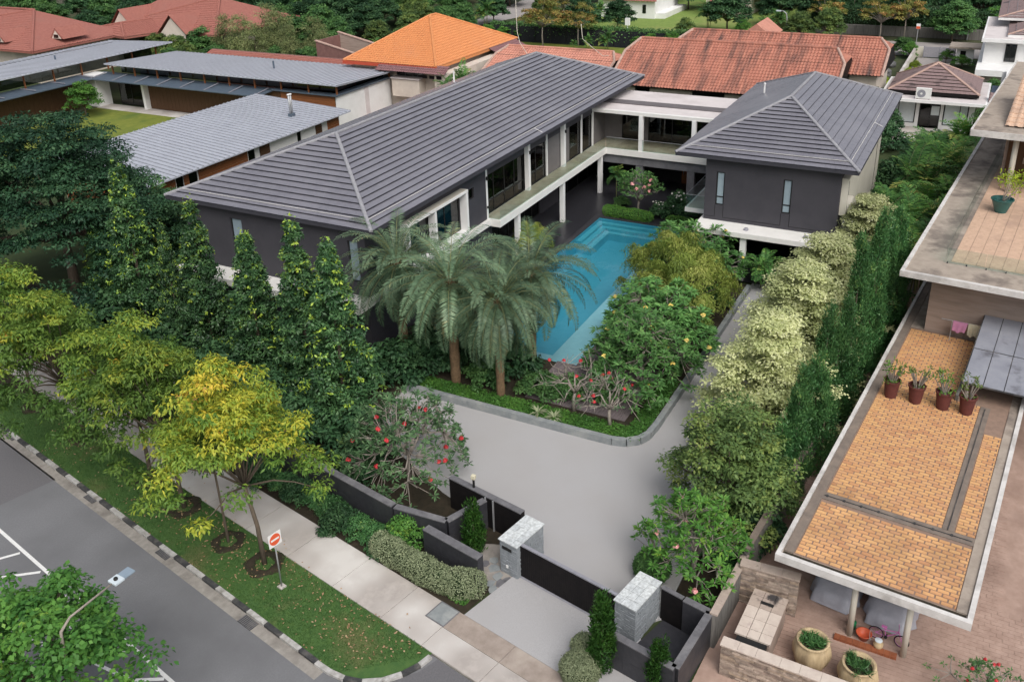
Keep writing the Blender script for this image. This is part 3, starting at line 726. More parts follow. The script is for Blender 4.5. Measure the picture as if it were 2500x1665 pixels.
# balcony slab, floor and glass
sl = [(54.1, 30.19), (74.2, 30.19), (74.2, 17.4), (78.5, 17.4), (78.5, 31.62), (54.1, 31.62)]
MB().prism(sl, 3.56, 4.1).build('balcony_slab', 'white_fascia', house)
fl = [(54.3, 30.38), (74.4, 30.38), (74.4, 17.5), (78.4, 17.5), (78.4, 31.6), (54.3, 31.6)]
MB().sheet(fl, 4.106).build('balcony_floor', 'marble_floor', house)
bal = [(54.2+k*2.0, 54.2+(k+1)*2.0-0.02) for k in range(10)]
for a, b in bal: MB().box(a, b, 30.27, 30.285, 4.1, 5.1).build('glass_panel', 'balustrade_glass', house)
for k in range(6): MB().box(74.28, 74.295, 30.2-(k+1)*2.0+0.02, 30.2-k*2.0, 4.1, 5.1).build('glass_panel', 'balustrade_glass', house)
MB().box(54.2, 54.215, 30.3, 31.2, 4.1, 5.1).build('glass_panel', 'balustrade_glass', house)
MB().box(74.27, 74.31, 18.2, 30.2, 5.1, 5.13).build('handrail', 'galvanised', house)
# upper link
for y in (26.98, 22.2): column(74.45, y, 4.1, 7.3, 0.36, 0.36)
MB().box(77.3, 77.5, 29.9, 31.6, 4.1, 7.3).build('wall_panel', 'grey_panel', house)
MB().box(77.3, 77.5, 27.35, 27.75, 4.1, 7.3).build('wall_panel', 'grey_panel', house)
MB().box(74.55, 77.3, 31.60, 31.85, 4.1, 7.3).build('wall_panel', 'grey_panel', house)
window(house, 'x', 77.35, 27.75, 29.9, 4.12, 7.25, glass='window_glass', inset=0)
window(house, 'x', 77.35, 18.2, 27.35, 4.12, 7.25, glass='window_glass', mull_u=(20.5, 22.8, 25.1), inset=0)
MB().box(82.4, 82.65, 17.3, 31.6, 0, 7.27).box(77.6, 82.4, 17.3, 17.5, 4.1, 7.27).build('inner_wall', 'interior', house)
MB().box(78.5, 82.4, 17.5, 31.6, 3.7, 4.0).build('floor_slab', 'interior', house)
MB().box(74.3, 82.2, 17.5, 34.0, 7.28, ZC).build('flat_roof_slab', 'white_fascia', house)
MB().sheet([(74.7, 17.6), (82.15, 17.6), (82.15, 33.9), (74.7, 33.9)], ZC+0.005).build('flat_roof_finish', 'flat_roof', house)
MB().box(76.8, 78.05, 17.6, 33.0, ZC+0.006, ZC+0.10).build('roof_gutter_cover', 'flat_roof_strip', house)
# ground floor
for x in (57.3, 65.4, 73.55): column(x, 30.47, 0.03, 3.56, 0.36, 0.36)
gw = MB(); wall_open(gw, 'y', 31.4, 0.25, 39.6, 54.0, 0, 3.67); gw.box(39.6, 39.85, 31.65, 45.3, 0, 3.67)
gw.build('wall', 'dark_wall', house)
MB().box(66.3, 70.0, 33.0, 33.3, 0.03, 3.56).build('wall', 'dark_wall', house)
MB().box(54.0, 55.0, 31.4, 33.3, 0.03, 3.56).build('wall', 'dark_wall', house)
window(house, 'y', 33.1, 55.0, 60.6, 0.05, 3.3, glass='window_glass', mull_u=(56.4, 57.8, 59.2), inset=0)
window(house, 'y', 33.1, 60.6, 66.3, 0.05, 3.3, glass='window_glass', mull_u=(62.0, 63.5, 64.9), inset=0)
window(house, 'y', 33.1, 70.0, 79.0, 0.05, 3.3, glass='window_glass', mull_u=(72.2, 74.5, 76.8), inset=0)
MB().box(54.0, 82.5, 33.1, 33.3, 3.3, 3.56).build('header_beam', 'dark_wall', house)
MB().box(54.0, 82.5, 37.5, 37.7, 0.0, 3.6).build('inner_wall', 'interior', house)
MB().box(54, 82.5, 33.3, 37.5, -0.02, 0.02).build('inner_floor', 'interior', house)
MB().box(56.3, 57.6, 34.0, 36.0, 0.02, 0.7).box(58.5, 60.2, 34.4, 35.2, 0.02, 0.45).build('inner_furniture', 'blue_wall', house)
MB().box(74.45, 74.75, 17.4, 31.3, 2.72, 3.56).build('stone_beam', 'beam_stone', house)
for y in (27.1, 22.35): MB().box(74.5, 74.95, y-0.33, y+0.33, 0.03, 2.72).build('stone_pier', 'beam_stone', house)
MB().box(79.0, 79.2, 17.4, 33.0, 0.0, 3.6).build('inner_wall', 'interior', house)
MB().box(78.9, 79.0, 23.2, 24.5, 0.03, 2.6).build('door', 'teak', house)
MB().box(78.86, 78.9, 24.3, 24.36, 0.9, 1.4).build('door_handle', 'galvanised', bpy.data.objects['door'])

# right wing
wB = MB(); wall_open(wB, 'x', 61.2, 0.25, 8.05, 17.25, ZB, ZT, [(15.86, 16.46, 4.92, 7.38), (11.2, 11.8, 4.92, 7.38)]); wB.build('wall', 'dark_wall', house)
MB().box(61.45, 83.0, 17.0, 17.25, ZB, ZT).box(82.75, 83.0, 8.3, 17.0, 0, ZT).build('wall', 'dark_wall', house)
for y0, y1 in ((15.86, 16.46), (11.2, 11.8)):
    window(house, 'x', 61.2, y0, y1, 4.92, 7.38, mull_z=(5.52,), inset=0.08, fw=0.08)
gv = MB()
for y in (16.46, 15.86, 11.8, 11.2): gv.box(61.188, 61.2, y-0.012, y+0.012, 4.0, 4.9)
gv.box(61.188, 61.2, 16.5, 17.2, 4.0, 4.025).box(61.188, 61.2, 11.82, 15.84, 4.0, 4.025).box(61.188, 61.2, 8.1, 11.18, 4.0, 4.025)
gv.build('wall_groove', 'black_panel', house)
MB().box(59.33, 65.4, 7.2, 17.5, 3.40, ZB).box(65.4, 82.7, 8.31, 17.5, 3.40, ZB).build('ledge_slab', 'white_fascia', house)
MB().box(61.45, 65.5, 8.05, 8.3, ZB, ZT).build('wall', 'dark_wall', house)
MB().box(61.6, 65.4, 7.62, 8.05, 7.6, 7.8).box(61.6, 61.8, 7.62, 8.05, 5.2, 7.6).box(61.8, 65.4, 7.62, 8.05, 5.2, 5.4).build('window_surround', 'cream_paint', house)
cw = MB(); wall_open(cw, 'y', 8.03, 0.27, 65.5, 82.75, 0.0, ZT, [(80.2, 81.0, 0.6, 7.9)]); cw.build('wall', 'cream_paint', house)
window(house, 'y', 8.03, 80.2, 81.0, 0.6, 7.9, glass='window_glass', mull_z=(3.0, 5.5), inset=0.05)
for (x, y) in ((60.66, 13.85), (60.8, 9.83)):
    MB().lathe([(0.17, 0), (0.17, 0.1), (0.13, 0.16), (0.05, 0.16)], 12, x-0.6, y, ZB).build('spot_lamp', 'metal_grey', house)
column(59.75, 13.9, 0.06, 3.4, 0.4, 0.4); column(60.0, 8.2, 0.06, 3.4, 0.4, 0.4)
MB().box(71.0, 71.2, 7.8, 17.2, 0, 3.4).box(61.4, 71.0, 16.95, 17.2, 0, 3.4).build('wall', 'dark_wall', house)
MB().sheet([(59.5, 7.8), (71, 7.8), (71, 17), (59.5, 17)], 0.068).build('porch_floor', 'dark_granite', house)
# its little balcony
MB().box(62.95, 70.0, 17.25, 19.2, 3.42, ZB).build('balcony_slab', 'white_fascia', house)
MB().sheet([(63.1, 17.27), (69.9, 17.27), (69.9, 19.05), (63.1, 19.05)], ZB+0.005).build('balcony_floor', 'pavement', house)
for k in range(3): MB().box(63.0+k*2.33, 63.0+(k+1)*2.33-0.02, 19.12, 19.135, ZB, ZB+1.0).build('glass_panel', 'balustrade_glass', house)
MB().box(63.0, 63.015, 17.3, 19.1, ZB, ZB+1.0).build('glass_panel', 'balustrade_glass', house)
MB().tube([(70, 19.13, ZB+1.02), (63.0, 19.13, ZB+1.02), (63.0, 17.3, ZB+1.02)], 0.025, 6).build('handrail', 'galvanised', house)

# ------------------------------------------------------------------ gate, pillars, front walls
def pillar(label, corner, size_n, size_t, h, plate):
    """corner: front right corner on the street side; n into the property, t to the left"""
    p = thing('gate_pillar', label, 'pillar', (*corner, 0), STREET_RZ, 'stone pillars either side of the driveway gate')
    rg = random.Random(int(corner[1]*10))
    MB().box(0.03, size_n-0.03, 0.03, size_t-0.03, 0, h-0.05).build('core', 'pillar_stone', p)
    mb = MB(); z = 0.02; row = 0
    while z < h-0.1:
        hh = 0.098
        for side in range(4):
            L_ = size_t if side % 2 == 0 else size_n
            u = 0.0
            while u < L_-0.02:
                w = min(rg.uniform(0.18, 0.42), L_-u)
                pr = rg.uniform(0.0, 0.03)
                if side == 0: mb.box(-pr, 0.03, u, u+w-0.008, z, z+hh-0.006)
                elif side == 2: mb.box(size_n-0.03, size_n+pr, u, u+w-0.008, z, z+hh-0.006)
                elif side == 1: mb.box(u, u+w-0.008, -pr, 0.03, z, z+hh-0.006)
                else: mb.box(u, u+w-0.008, size_t-0.03, size_t+pr, z, z+hh-0.006)
                u += w
        z += hh
    mb.build('stone_cladding', 'pillar_stone', p)
    nn, ntt = 5, 3
    for i in range(nn):
        for j in range(ntt):
            a, b = -0.06+(size_n+0.12)*i/nn, -0.06+(size_n+0.12)*(i+1)/nn
            c, d = -0.06+(size_t+0.12)*j/ntt, -0.06+(size_t+0.12)*(j+1)/ntt
            MB().box(a+0.006, b-0.006, c+0.006, d-0.006, h-0.05, h).build('cap_tile', 'cap_stone', p)
    if plate:
        MB().box(-0.05, -0.031, 0.25, 0.75, h-0.42, h-0.27).build('number_plate', 'black_plastic', p)
        MB().box(-0.06, -0.031, 0.46, 0.56, 0.42, 0.56).build('door_bell', 'sign_white', p)
        MB().box(0.3, 0.42, -0.045, -0.031, 0.45, 0.6).build('socket_cover', 'black_plastic', p)
    return p
pillar('stone gate pillar at the left end of the gate, with a black plate', (26.33, 14.50), 1.80, 0.9, 1.76, True)
pillar('stone gate pillar at the right end of the gate', (25.20, 8.87), 1.82, 0.9, 1.76, False)
gt = thing('driveway_gate', 'wide black sliding gate between the two stone pillars', 'gate', (*ST(23.2, 14.6), 0), STREET_RZ)
MB().box(0.0, 0.09, -0.35, 5.0, 0.08, 1.68).build('panel', 'black_panel', gt)
for k in range(52):
    MB().box(-0.012, 0.0, -0.33+k*0.102, -0.33+k*0.102+0.094, 0.1, 1.66).build('slat', 'black_panel', gt)
MB().box(-0.02, 0.12, -0.35, 5.0, 1.68, 1.74).build('top_rail', 'metal_grey', gt)
MB().box(-0.1, 0.2, -1.0, 5.0, 0.065, 0.075).build('track', 'metal_grey', gt)

def granite_wall(name, label, pts, w, z0, z1, cap=True, panels=True, cat='wall', mat='dark_granite'):
    o = thing(name, label, cat, (pts[0][0], pts[0][1], 0))
    ox, oy = pts[0]
    for a, b in zip(pts[:-1], pts[1:]):
        a2, b2 = (a[0]-ox, a[1]-oy), (b[0]-ox, b[1]-oy)
        L_ = math.hypot(b2[0]-a2[0], b2[1]-a2[1])
        nseg = max(1, round(L_/1.2))
        MB().wall(a2, b2, w-0.03, z0, z1-0.02).build('core', mat, o)
        for k in range(nseg):
            p = (a2[0]+(b2[0]-a2[0])*k/nseg, a2[1]+(b2[1]-a2[1])*k/nseg); q = (a2[0]+(b2[0]-a2[0])*(k+0.994)/nseg, a2[1]+(b2[1]-a2[1])*(k+0.994)/nseg)
            if panels:
                nz_ = 2
                for j in range(nz_):
                    MB().wall(p, q, w, z0+(z1-z0-0.06)*j/nz_+0.004, z0+(z1-z0-0.06)*(j+1)/nz_-0.004).build('stone_panel', mat, o)
            if cap: MB().wall(p, q, w+0.03, z1-0.05, z1).build('cap_stone', 'granite_cap', o)
    return o
granite_wall('front_wall', 'long dark granite boundary wall behind the low front hedge', [ST(21.95, 68), ST(21.95, 25.6)], 0.32, 0, 1.6)
granite_wall('sign_wall', 'short dark granite wall beside the pale rounded hedge', [ST(21.72, 23.4), ST(21.72, 20.3)], 0.36, 0, 1.62)
granite_wall('recess_wall', 'dark granite wall returning from the front wall to the side door', [ST(21.95, 25.5), ST(22.6, 23.0), ST(24.7, 22.6)], 0.3, 0, 1.6)
dw = granite_wall('door_wall', 'dark wall with the side entrance door beside the left pillar', [ST(24.85, 24.8), ST(24.85, 20.55)], 0.28, 0, 1.78, panels=False, mat='black_panel')
for t in (22.55, 22.1): MB().box(-0.03, 0.03, -0.03, 0.03, 0, 1.75).build('door_pull', 'galvanised', dw, loc=(ST(24.66, t)[0]-ST(24.85, 24.8)[0], ST(24.66, t)[1]-ST(24.85, 24.8)[1], 0))
by = granite_wall('bin_yard_wall', 'low dark granite wall around the bin yard right of the gate', [(24.0, 9.75), (23.42, 6.72), (26.5, 6.38), (26.72, 7.45)], 0.26, 0, 1.6)
granite_wall('bin_yard_screen', 'black screen wall behind the bin yard', [(26.95, 8.42), (26.72, 7.48)], 0.16, 0, 1.62, panels=False, mat='black_panel')
struct('bin_yard_floor', MB().sheet([(24.1, 9.6), (23.6, 6.9), (26.4, 6.5), (26.8, 8.3), (25.2, 8.8), (25.3, 9.6)], 0.085), 'dark_granite', 'dark stained floor of the bin yard')
pl = thing('post_lamp', 'slim black garden lamp post with a cream top by the side door', 'lamp', (28.98, 18.05, 0))
MB().box(-0.04, 0.04, -0.04, 0.04, 0.0, 2.25).build('post', 'black_plastic', pl)
MB().box(-0.09, 0.09, -0.09, 0.09, 2.25, 2.45).build('lamp_head', 'towel_cream', pl, bevel=0.02)
# ------------------------------------------------------------------ neighbouring houses
def pantile(parent, a, b, c, d, mat, period=0.40, course=0.50, amp=0.075, step=0.05, samples=6, name='tile_slope', seed=0):
    """barrel tile slope: ribs down the slope, a small step at each course, clipped by the hips"""
    a, b, c, d = map(lambda p: np.array(p, float), (a, b, c, d))
    e = (b-a)/np.linalg.norm(b-a)
    mid = (c+d)/2-(a+b)/2; up = mid-e*(mid@e); H_ = np.linalg.norm(up); up /= H_
    nrm = np.cross(e, up)
    if nrm[2] < 0: nrm = -nrm
    ln = np.linalg.norm(b-a); v0, v1 = (c-a)@e, (d-a)@e
    lo_u, hi_u = min(0, v0), max(ln, v1)
    us = np.arange(lo_u, hi_u+period/samples, period/samples)
    ph = (us/period) % 1.0
    prof = amp*np.where(ph < 0.62, np.sin(np.pi*ph/0.62), 0.0)
    n = max(2, int(round(H_/course)))
    rows = []
    for k in range(n):
        rows.append((k/n, step)); rows.append(((k+1)/n-0.002, 0.0))
    rg = np.random.default_rng(seed)
    V = []
    for s, st in rows:
        l, r = v0*s, ln+(v1-ln)*s
        uc = np.clip(us, l, r)
        V.append(a+e*uc[:, None]+up*(H_*s)+nrm*(prof*((us >= l) & (us <= r))+st+0.02)[:, None])
    V = np.concatenate(V); m = len(us)
    f = []
    for j in range(len(rows)-1):
        for i in range(m-1):
            f.append((j*m+i, j*m+i+1, (j+1)*m+i+1, (j+1)*m+i))
    me = bpy.data.meshes.new(name)
    me.from_pydata([tuple(p) for p in V], [], f)
    me.materials.append(M[mat]); me.update()
    bm = bmesh.new(); bm.from_mesh(me); bmesh.ops.dissolve_degenerate(bm, dist=1e-4, edges=bm.edges); bm.to_mesh(me); bm.free()
    return link_mesh(name, me, parent)

leaf_mat('terrace_tone', [(0.52, 0.265, 0.135), (0.61, 0.335, 0.155), (0.66, 0.385, 0.175), (0.55, 0.30, 0.16)], rough=0.75, trans=0.0)
# ---- the terraced house on the right (its own axes, turned a little)
NR = math.radians(-5.2)
nh = thing('terrace_house', 'brown concrete house with tiled roof terraces and a carport on the right', 'house', (28.79, 4.61, 0), NR)
ZR = 3.2
MB().box(0, 30, -6.8, 0, 2.95, 3.12).build('roof_slab', 'roof_concrete', nh)
MB().box(0.16, 0.42, -6.6, -0.2, 3.12, 3.135).build('gutter_strip', 'soil', nh)
MB().box(-0.04, 0.16, -6.84, 0.0, 2.93, 3.25).box(0.16, 17, -6.84, -6.66, 2.94, 3.25).box(0.16, 30, -0.16, 0.0, 2.94, 3.25).build('roof_edge', 'roof_edge', nh)
MB().box(4.30, 4.80, -6.3, -0.25, 3.12, 3.165).box(4.78, 15.0, -5.5, -5.08, 3.12, 3.165).box(0.45, 30, -0.55, -0.2, 3.12, 3.17).build('joint_strip', 'joint_concrete', nh)
MB().box(0.45, 15.2, -6.64, -6.28, 3.12, 3.17).build('joint_strip', 'roof_concrete', nh)
MB().box(4.52, 4.55, -6.2, -0.6, 3.165, 3.195).box(4.8, 14.8, -5.30, -5.27, 3.165, 3.2).build('joint_rail', 'kerb_black', nh)
for k in range(8): MB().box(4.48, 4.59, -0.75-k*0.68, -0.67-k*0.68, 3.165, 3.21).build('rail_clip', 'kerb_black', nh)
# tiles: the nearest as single pieces, the rest as one mass
tile_me = MB().box(0, 0.150, -0.375, 0, 0, 0.035).mesh('roof_tile', 'terrace_tile', bevel=0.008)
def tile_field(x0, x1, y0, y1):
    out = []; r = 0; x = x0
    while x+0.150 <= x1+1e-6:
        y = y1-(0.215 if r % 2 else 0.0)
        if r % 2: out.append((x, y1, 0.5))
        while y-0.375 >= y0-1e-6:
            out.append((x, y, 1.0)); y -= 0.43
        if y-y0 > 0.04: out.append((x, y, min(1.0, (y-y0)/0.375)))
        x += 0.20; r += 1
    return out
fields = tile_field(0.55, 4.25, -6.25, -0.6)+tile_field(4.85, 15.0, -5.05, -0.62)+tile_field(4.85, 12.6, -6.25, -5.55)
fields2 = tile_field(15.0, 21.9, -3.9, -0.62)
near = sorted(fields, key=lambda q: q[0])
for (x, y, s) in near[:298]:
    link_mesh('roof_tile', tile_me, nh, (x, y, 3.115+RNG.uniform(0, 0.008)), 0, (1, s, 1))
mass = MB()
for (x, y, s) in near[298:]+fields2:
    z = 3.115+RNG.uniform(0, 0.008); mass.box(x, x+0.150, y-0.375*s, y, z, z+0.035)
o = mass.build('roof_tile_mass', 'terrace_tone', nh); o['kind'] = 'stuff'
_r = np.random.default_rng(4); _n = len(mass.f)//6
_a = o.data.attributes.new('tone', 'FLOAT', 'FACE'); _a.data.foreach_set('value', np.repeat(_r.random(_n), 6).astype(np.float32))
MB().box(0.46, 22, -6.27, -0.56, 3.12, 3.128).build('tile_bed', 'joint_dark', nh)
for (x, y) in ((0.75, -2.9), (0.72, -4.85)):
    MB().tube([(x, y, 0.02), (x, y, 2.95)], 0.115, 14).build('column', 'cream_paint', nh, smooth=True)
for (x, y) in ((9, -2.9), (9, -4.85)): MB().tube([(x, y, 0.02), (x, y, 2.95)], 0.115, 14).build('column', 'cream_paint', nh, smooth=True)
MB().box(13.5, 13.8, -6.5, -0.4, 0, 2.95).build('wall', 'render_brown', nh)
MB().box(13.5, 30, -0.5, -0.2, 0, 2.95).build('wall', 'render_brown', nh)
# upper floor
MB().box(22.0, 22.3, -14, -1.25, 3.1, 6.95).box(22.3, 50, -1.55, -1.25, 3.1, 6.95).build('wall', 'render_brown', nh)
MB().box(21.94, 22.0, -4.9, -3.2, 3.13, 3.5).build('wall_plinth', 'roof_concrete', nh)
MB().box(20.05, 60, -16, 0.1, 6.98, 7.16).build('upper_slab', 'roof_concrete', nh)
MB().box(19.98, 20.2, -16, 0.14, 6.92, 7.24).box(20.2, 60, -0.06, 0.14, 6.92, 7.24).build('roof_edge', 'roof_edge', nh)
ut = MB()
x = 22.7; r = 0
while x < 42:
    y = -1.95
    while y > -12:
        ut.box(x, x+0.19, y-0.60, y, 7.16, 7.19+0.004*math.sin(x*31+y*17)); y -= 0.62
    x += 0.205
o = ut.build('terrace_tile_mass', 'terrace_upper', nh); o['kind'] = 'stuff'
for k in range(12):
    MB().box(22.4+k*1.9, 22.4+k*1.9+1.87, -1.7, -1.685, 7.2, 8.05).build('glass_panel', 'balustrade_glass', nh)
for k in range(5):
    MB().box(22.35, 22.365, -1.75-(k+1)*1.9+0.03, -1.75-k*1.9, 7.2, 8.05).build('glass_panel', 'balustrade_glass', nh)
for k in range(10): MB().box(22.33, 22.40, -1.8-k*0.95-0.03, -1.8-k*0.95+0.03, 7.16, 7.25).build('glass_clamp', 'kerb_black', nh)
for y in (-3.1, -9): MB().tube([(36.3, y, 7.16), (36.3, y, 11.0)], 0.17, 16).build('column', 'cream_paint', nh, smooth=True)
MB().box(39.2, 39.5, -16, -2.3, 7.16, 11.0).build('wall', 'render_brown', nh)
MB().box(39.1, 39.2, -4.6, -2.5, 7.2, 10.6).build('door', 'teak_dark', nh)
MB().box(39.0, 39.1, -4.3, -3.5, 8.4, 8.8).build('letter_panel', 'render_brown', nh)
MB().box(35.3, 60, -16, -0.55, 10.95, 11.2).build('upper_roof', 'roof_concrete', nh)
MB().box(35.22, 35.3, -16, -0.5, 10.9, 11.3).box(35.3, 60, -0.55, -0.45, 10.9, 11.3).build('roof_edge', 'roof_edge', nh)
pantile(nh, (37.2, -2.2, 11.22), (37.2, -16, 11.22), (45, -2.2, 13.2), (45, -16, 13.2), 'terrace_upper', 0.5, 0.6, 0.06, samples=5)
# lean-to of grey sheets
sk = MB()
def skp(x, y): return (x, y, 4.75-(22.0-x)*0.095)
lean = MB().add([skp(15.2, -4.05), skp(15.2, -9.5), skp(22.0, -9.5), skp(22.0, -4.05), *[(p[0], p[1], p[2]-0.05) for p in (skp(15.2, -4.05), skp(15.2, -9.5), skp(22.0, -9.5), skp(22.0, -4.05))]], [(0, 1, 2, 3), (7, 6, 5, 4), (0, 4, 5, 1), (1, 5, 6, 2), (2, 6, 7, 3), (3, 7, 4, 0)]).build('lean_to_roof', 'kerb_black', nh)
for i in range(6):
    for j in range(2):
        xa, xb = (15.25, 18.4) if j == 0 else (18.5, 21.95)
        ya, yb = -4.1-i*0.9, -4.1-i*0.9-0.86
        lo = [skp(xa, ya), skp(xb, ya), skp(xb, yb), skp(xa, yb)]
        MB().add([(p[0], p[1], p[2]+0.005) for p in lo]+[(p[0], p[1], p[2]+0.03) for p in lo], [(3, 2, 1, 0), (4, 5, 6, 7), (0, 1, 5, 4), (1, 2, 6, 5), (2, 3, 7, 6), (3, 0, 4, 7)]).build('roof_sheet', 'polycarb', lean)
MB().box(15.0, 22.0, -4.05, -3.92, 3.1, 3.45).build('parapet', 'old_wall', nh)

# yard walls of ledge stone
def ledge_wall(name, label, a, b, w, z0, z1, cap_mat, seed, cat='wall', cap_pieces=True):
    L_ = math.hypot(b[0]-a[0], b[1]-a[1]); ang = math.atan2(b[1]-a[1], b[0]-a[0])
    o = thing(name, label, cat, (a[0], a[1], 0), ang)
    rg = random.Random(seed)
    MB().box(0.02, L_-0.02, -w/2+0.03, w/2-0.03, z0, z1-0.05).build('core', 'joint_concrete', o)
    z = z0
    while z < z1-0.1:
        h = rg.uniform(0.07, 0.11); u = 0
        while u < L_-0.05:
            l = min(rg.uniform(0.35, 0.75), L_-u)
            pr = rg.uniform(-0.01, 0.03)
            MB().box(u, u+l-0.012, -w/2-pr, w/2+pr, z, min(z+h-0.008, z1-0.06)).build('ledge_stone', 'ledge_stone', o)
            u += l
        z += h
    u = -0.03; k = 0
    while u < L_:
        l = min(rg.uniform(0.6, 0.9), L_+0.03-u)
        MB().box(u, u+l-0.008, -w/2-0.06, w/2+0.06, z1-0.06, z1).build('coping_stone', cap_mat, o, bevel=0.008); u += l
    return o
ledge_wall('stone_wall', 'pale stone yard wall with cream coping at the lower right', (25.45, 5.60), (25.25, -0.5), 0.34, 0, 1.5, 'coping', 4)
ledge_wall('stone_wall_return', 'brown stone wall with a letter slot behind the stone bin store', (29.33, 5.95), (29.45, 3.7), 0.34, 0, 1.9, 'coping_dirty', 5)
bh = thing('stone_bin_store', 'low stone bin store with a blackened slab top', 'bin store', (26.2, 4.1, 0), math.radians(-2.5))
MB().box(0.05, 2.5, 0.0, 1.2, 0, 1.2).build('body', 'render_brown', bh)
for i, (x0, x1) in enumerate(((0.0, 0.42), (0.43, 0.98), (0.99, 1.6), (1.61, 2.2), (2.21, 2.56))):
    for j, (y0, y1) in enumerate(((-0.05, 0.38), (0.39, 0.82), (0.83, 1.27))):
        MB().box(x0, x1-0.008, y0, y1-0.008, 1.2, 1.27).build('slab_stone', 'coping' if i < 3 else 'coping_dirty', bh)
MB().box(1.85, 2.0, 0.35, 0.85, 1.27, 1.285).build('slot', 'black_plastic', bh)
MB().box(-0.35, 0.0, 0.05, 1.15, 1.0, 1.2).build('hopper', 'black_plastic', bh)
bw = thing('boundary_wall', 'grey weathered boundary wall between dark bin yard and stone yard', 'wall', (26.35, 6.22, 0), math.atan2(5.97-6.22, 30-26.35))
MB().box(0, 3.7, -0.1, 0.1, 0, 1.62).build('core', 'old_wall', bw)
for k in range(24): MB().box(0.02+k*0.153, 0.15+k*0.153, -0.13, -0.1, 0.05, 1.6).build('slat', 'old_wall', bw)
for k in range(6): MB().box(k*0.62, k*0.62+0.61, -0.16, 0.14, 1.62, 1.70).build('coping_stone', 'coping_dirty', bw)
hb = thing('hedge_wall', 'mossy boundary wall running behind the tall conifer hedge', 'wall', (30.1, 5.95, 0), math.atan2(0.9-5.95, 84-30.1))
MB().box(0, 54, -0.1, 0.1, 0, 1.9).build('core', 'old_wall', hb)
MB().box(0, 54, -0.14, 0.14, 1.9, 1.97).build('coping_stone', 'joint_concrete', hb)

# ---- the metal-roofed house on the left
mh = thing('metal_roof_house', 'low modern house with silver metal roofs and timber walls on the left', 'house', (0, 0, 0))
def metal_roof(a, b, c, d, th, spacing, name='metal_roof'):
    """a-b low or front edge, c-d opposite edge; seams run from a-b to c-d"""
    a, b, c, d = map(Vector, (a, b, c, d))
    dn = Vector((0, 0, -th))
    r = MB().add([a, b, d, c, a+dn, b+dn, d+dn, c+dn], [(0, 1, 2, 3), (7, 6, 5, 4), (0, 4, 5, 1), (1, 5, 6, 2), (2, 6, 7, 3), (3, 7, 4, 0)]).build(name, 'seam_metal', mh)
    n = int((b-a).length/spacing); s = MB()
    e = (b-a).normalized()*0.035
    for k in range(n+1):
        p = a+(b-a)*(k/n); q = c+(d-c)*(k/n)
        h = Vector((0, 0, 0.08)); lo = Vector((0, 0, -0.01))
        s.add([p-e+lo, p+e+lo, q+e+lo, q-e+lo, p-e*0.6+h, p+e*0.6+h, q+e*0.6+h, q-e*0.6+h], [(4, 5, 6, 7), (0, 1, 5, 4), (1, 2, 6, 5), (2, 3, 7, 6), (3, 0, 4, 7)])
    o = s.build('roof_seam', 'seam_rib', r); o['kind'] = 'stuff'
    return r
metal_roof((47.75, 59.05, 4.8), (74.8, 59.1, 4.8), (49.2, 72.2, 5.5), (74.9, 72.2, 5.5), 0.12, 0.62)
metal_roof((81.1, 65.7, 5.6), (81.1, 103.8, 5.6), (93.7, 65.7, 5.05), (93.7, 103.8, 5.05), 0.12, 0.7)
metal_roof((58.0, 106.0, 6.0), (95.0, 106.0, 6.0), (58.0, 119.5, 5.5), (95, 119.5, 5.5), 0.12, 0.7)
# near wing walls (facing the dark house)
nw = MB(); wall_open(nw, 'y', 60.0, 0.25, 49.0, 73.9, 0, 4.65, [(51.6, 52.4, 0.5, 4.4), (53.0, 54.0, 0.5, 4.4), (60.3, 61.2, 0.5, 4.4), (61.8, 63.2, 0.5, 4.4), (67.2, 67.8, 1.0, 4.4), (70.0, 71.0, 0.5, 4.4)]); nw.build('wall', 'white_paint', mh)
for x0, x1, m_ in ((49.1, 51.5, 'teak'), (52.42, 52.98, 'teak'), (54.1, 60.2, 'teak'), (61.85, 63.2, 'teak_dark'), (70.0, 71.0, 'teak_dark'), (71.9, 73.8, 'teak')):
    for k in range(9):
        MB().box(x0, x1, 59.96, 59.99, 0.3+k*0.48, 0.3+k*0.48+0.46).build('timber_board', m_, mh)
for x0, x1 in ((51.6, 52.4), (53.0, 54.0), (60.3, 61.2), (67.2, 67.8)): window(mh, 'y', 60.0, x0, x1, 0.5, 4.4, glass='window_glass', inset=0.06)
MB().box(49.0, 49.25, 60.25, 71.0, 0, 4.7).box(73.65, 73.9, 60.25, 71.0, 0, 4.7).box(49.25, 73.65, 70.75, 71.0, 0, 4.9).build('wall', 'white_paint', mh)
for k in range(10): MB().box(48.95, 49.0, 60.1, 70.9, 0.2+k*0.46, 0.2+k*0.46+0.44).build('timber_board', 'teak', mh)
fl_ = thing('flue', 'twin steel flue pipe on the nearest silver metal roof', 'chimney', (69.9, 62.9, 5.0))
MB().tube([(0, 0, -0.02), (0, 0, 2.2)], 0.11, 12).build('pipe', 'galvanised', fl_, smooth=True)
MB().tube([(0.26, 0.0, -0.02), (0.26, 0, 2.2)], 0.11, 12).build('pipe', 'galvanised', fl_, smooth=True)
MB().box(-0.18, 0.45, -0.2, 0.2, 0, 0.3).build('base', 'canopy_metal', fl_)
MB().tube([(0, 0, 2.2), (0, 0, 2.3)], 0.15, 12).tube([(0.26, 0, 2.2), (0.26, 0, 2.3)], 0.15, 12).build('cowl', 'white_paint', fl_)
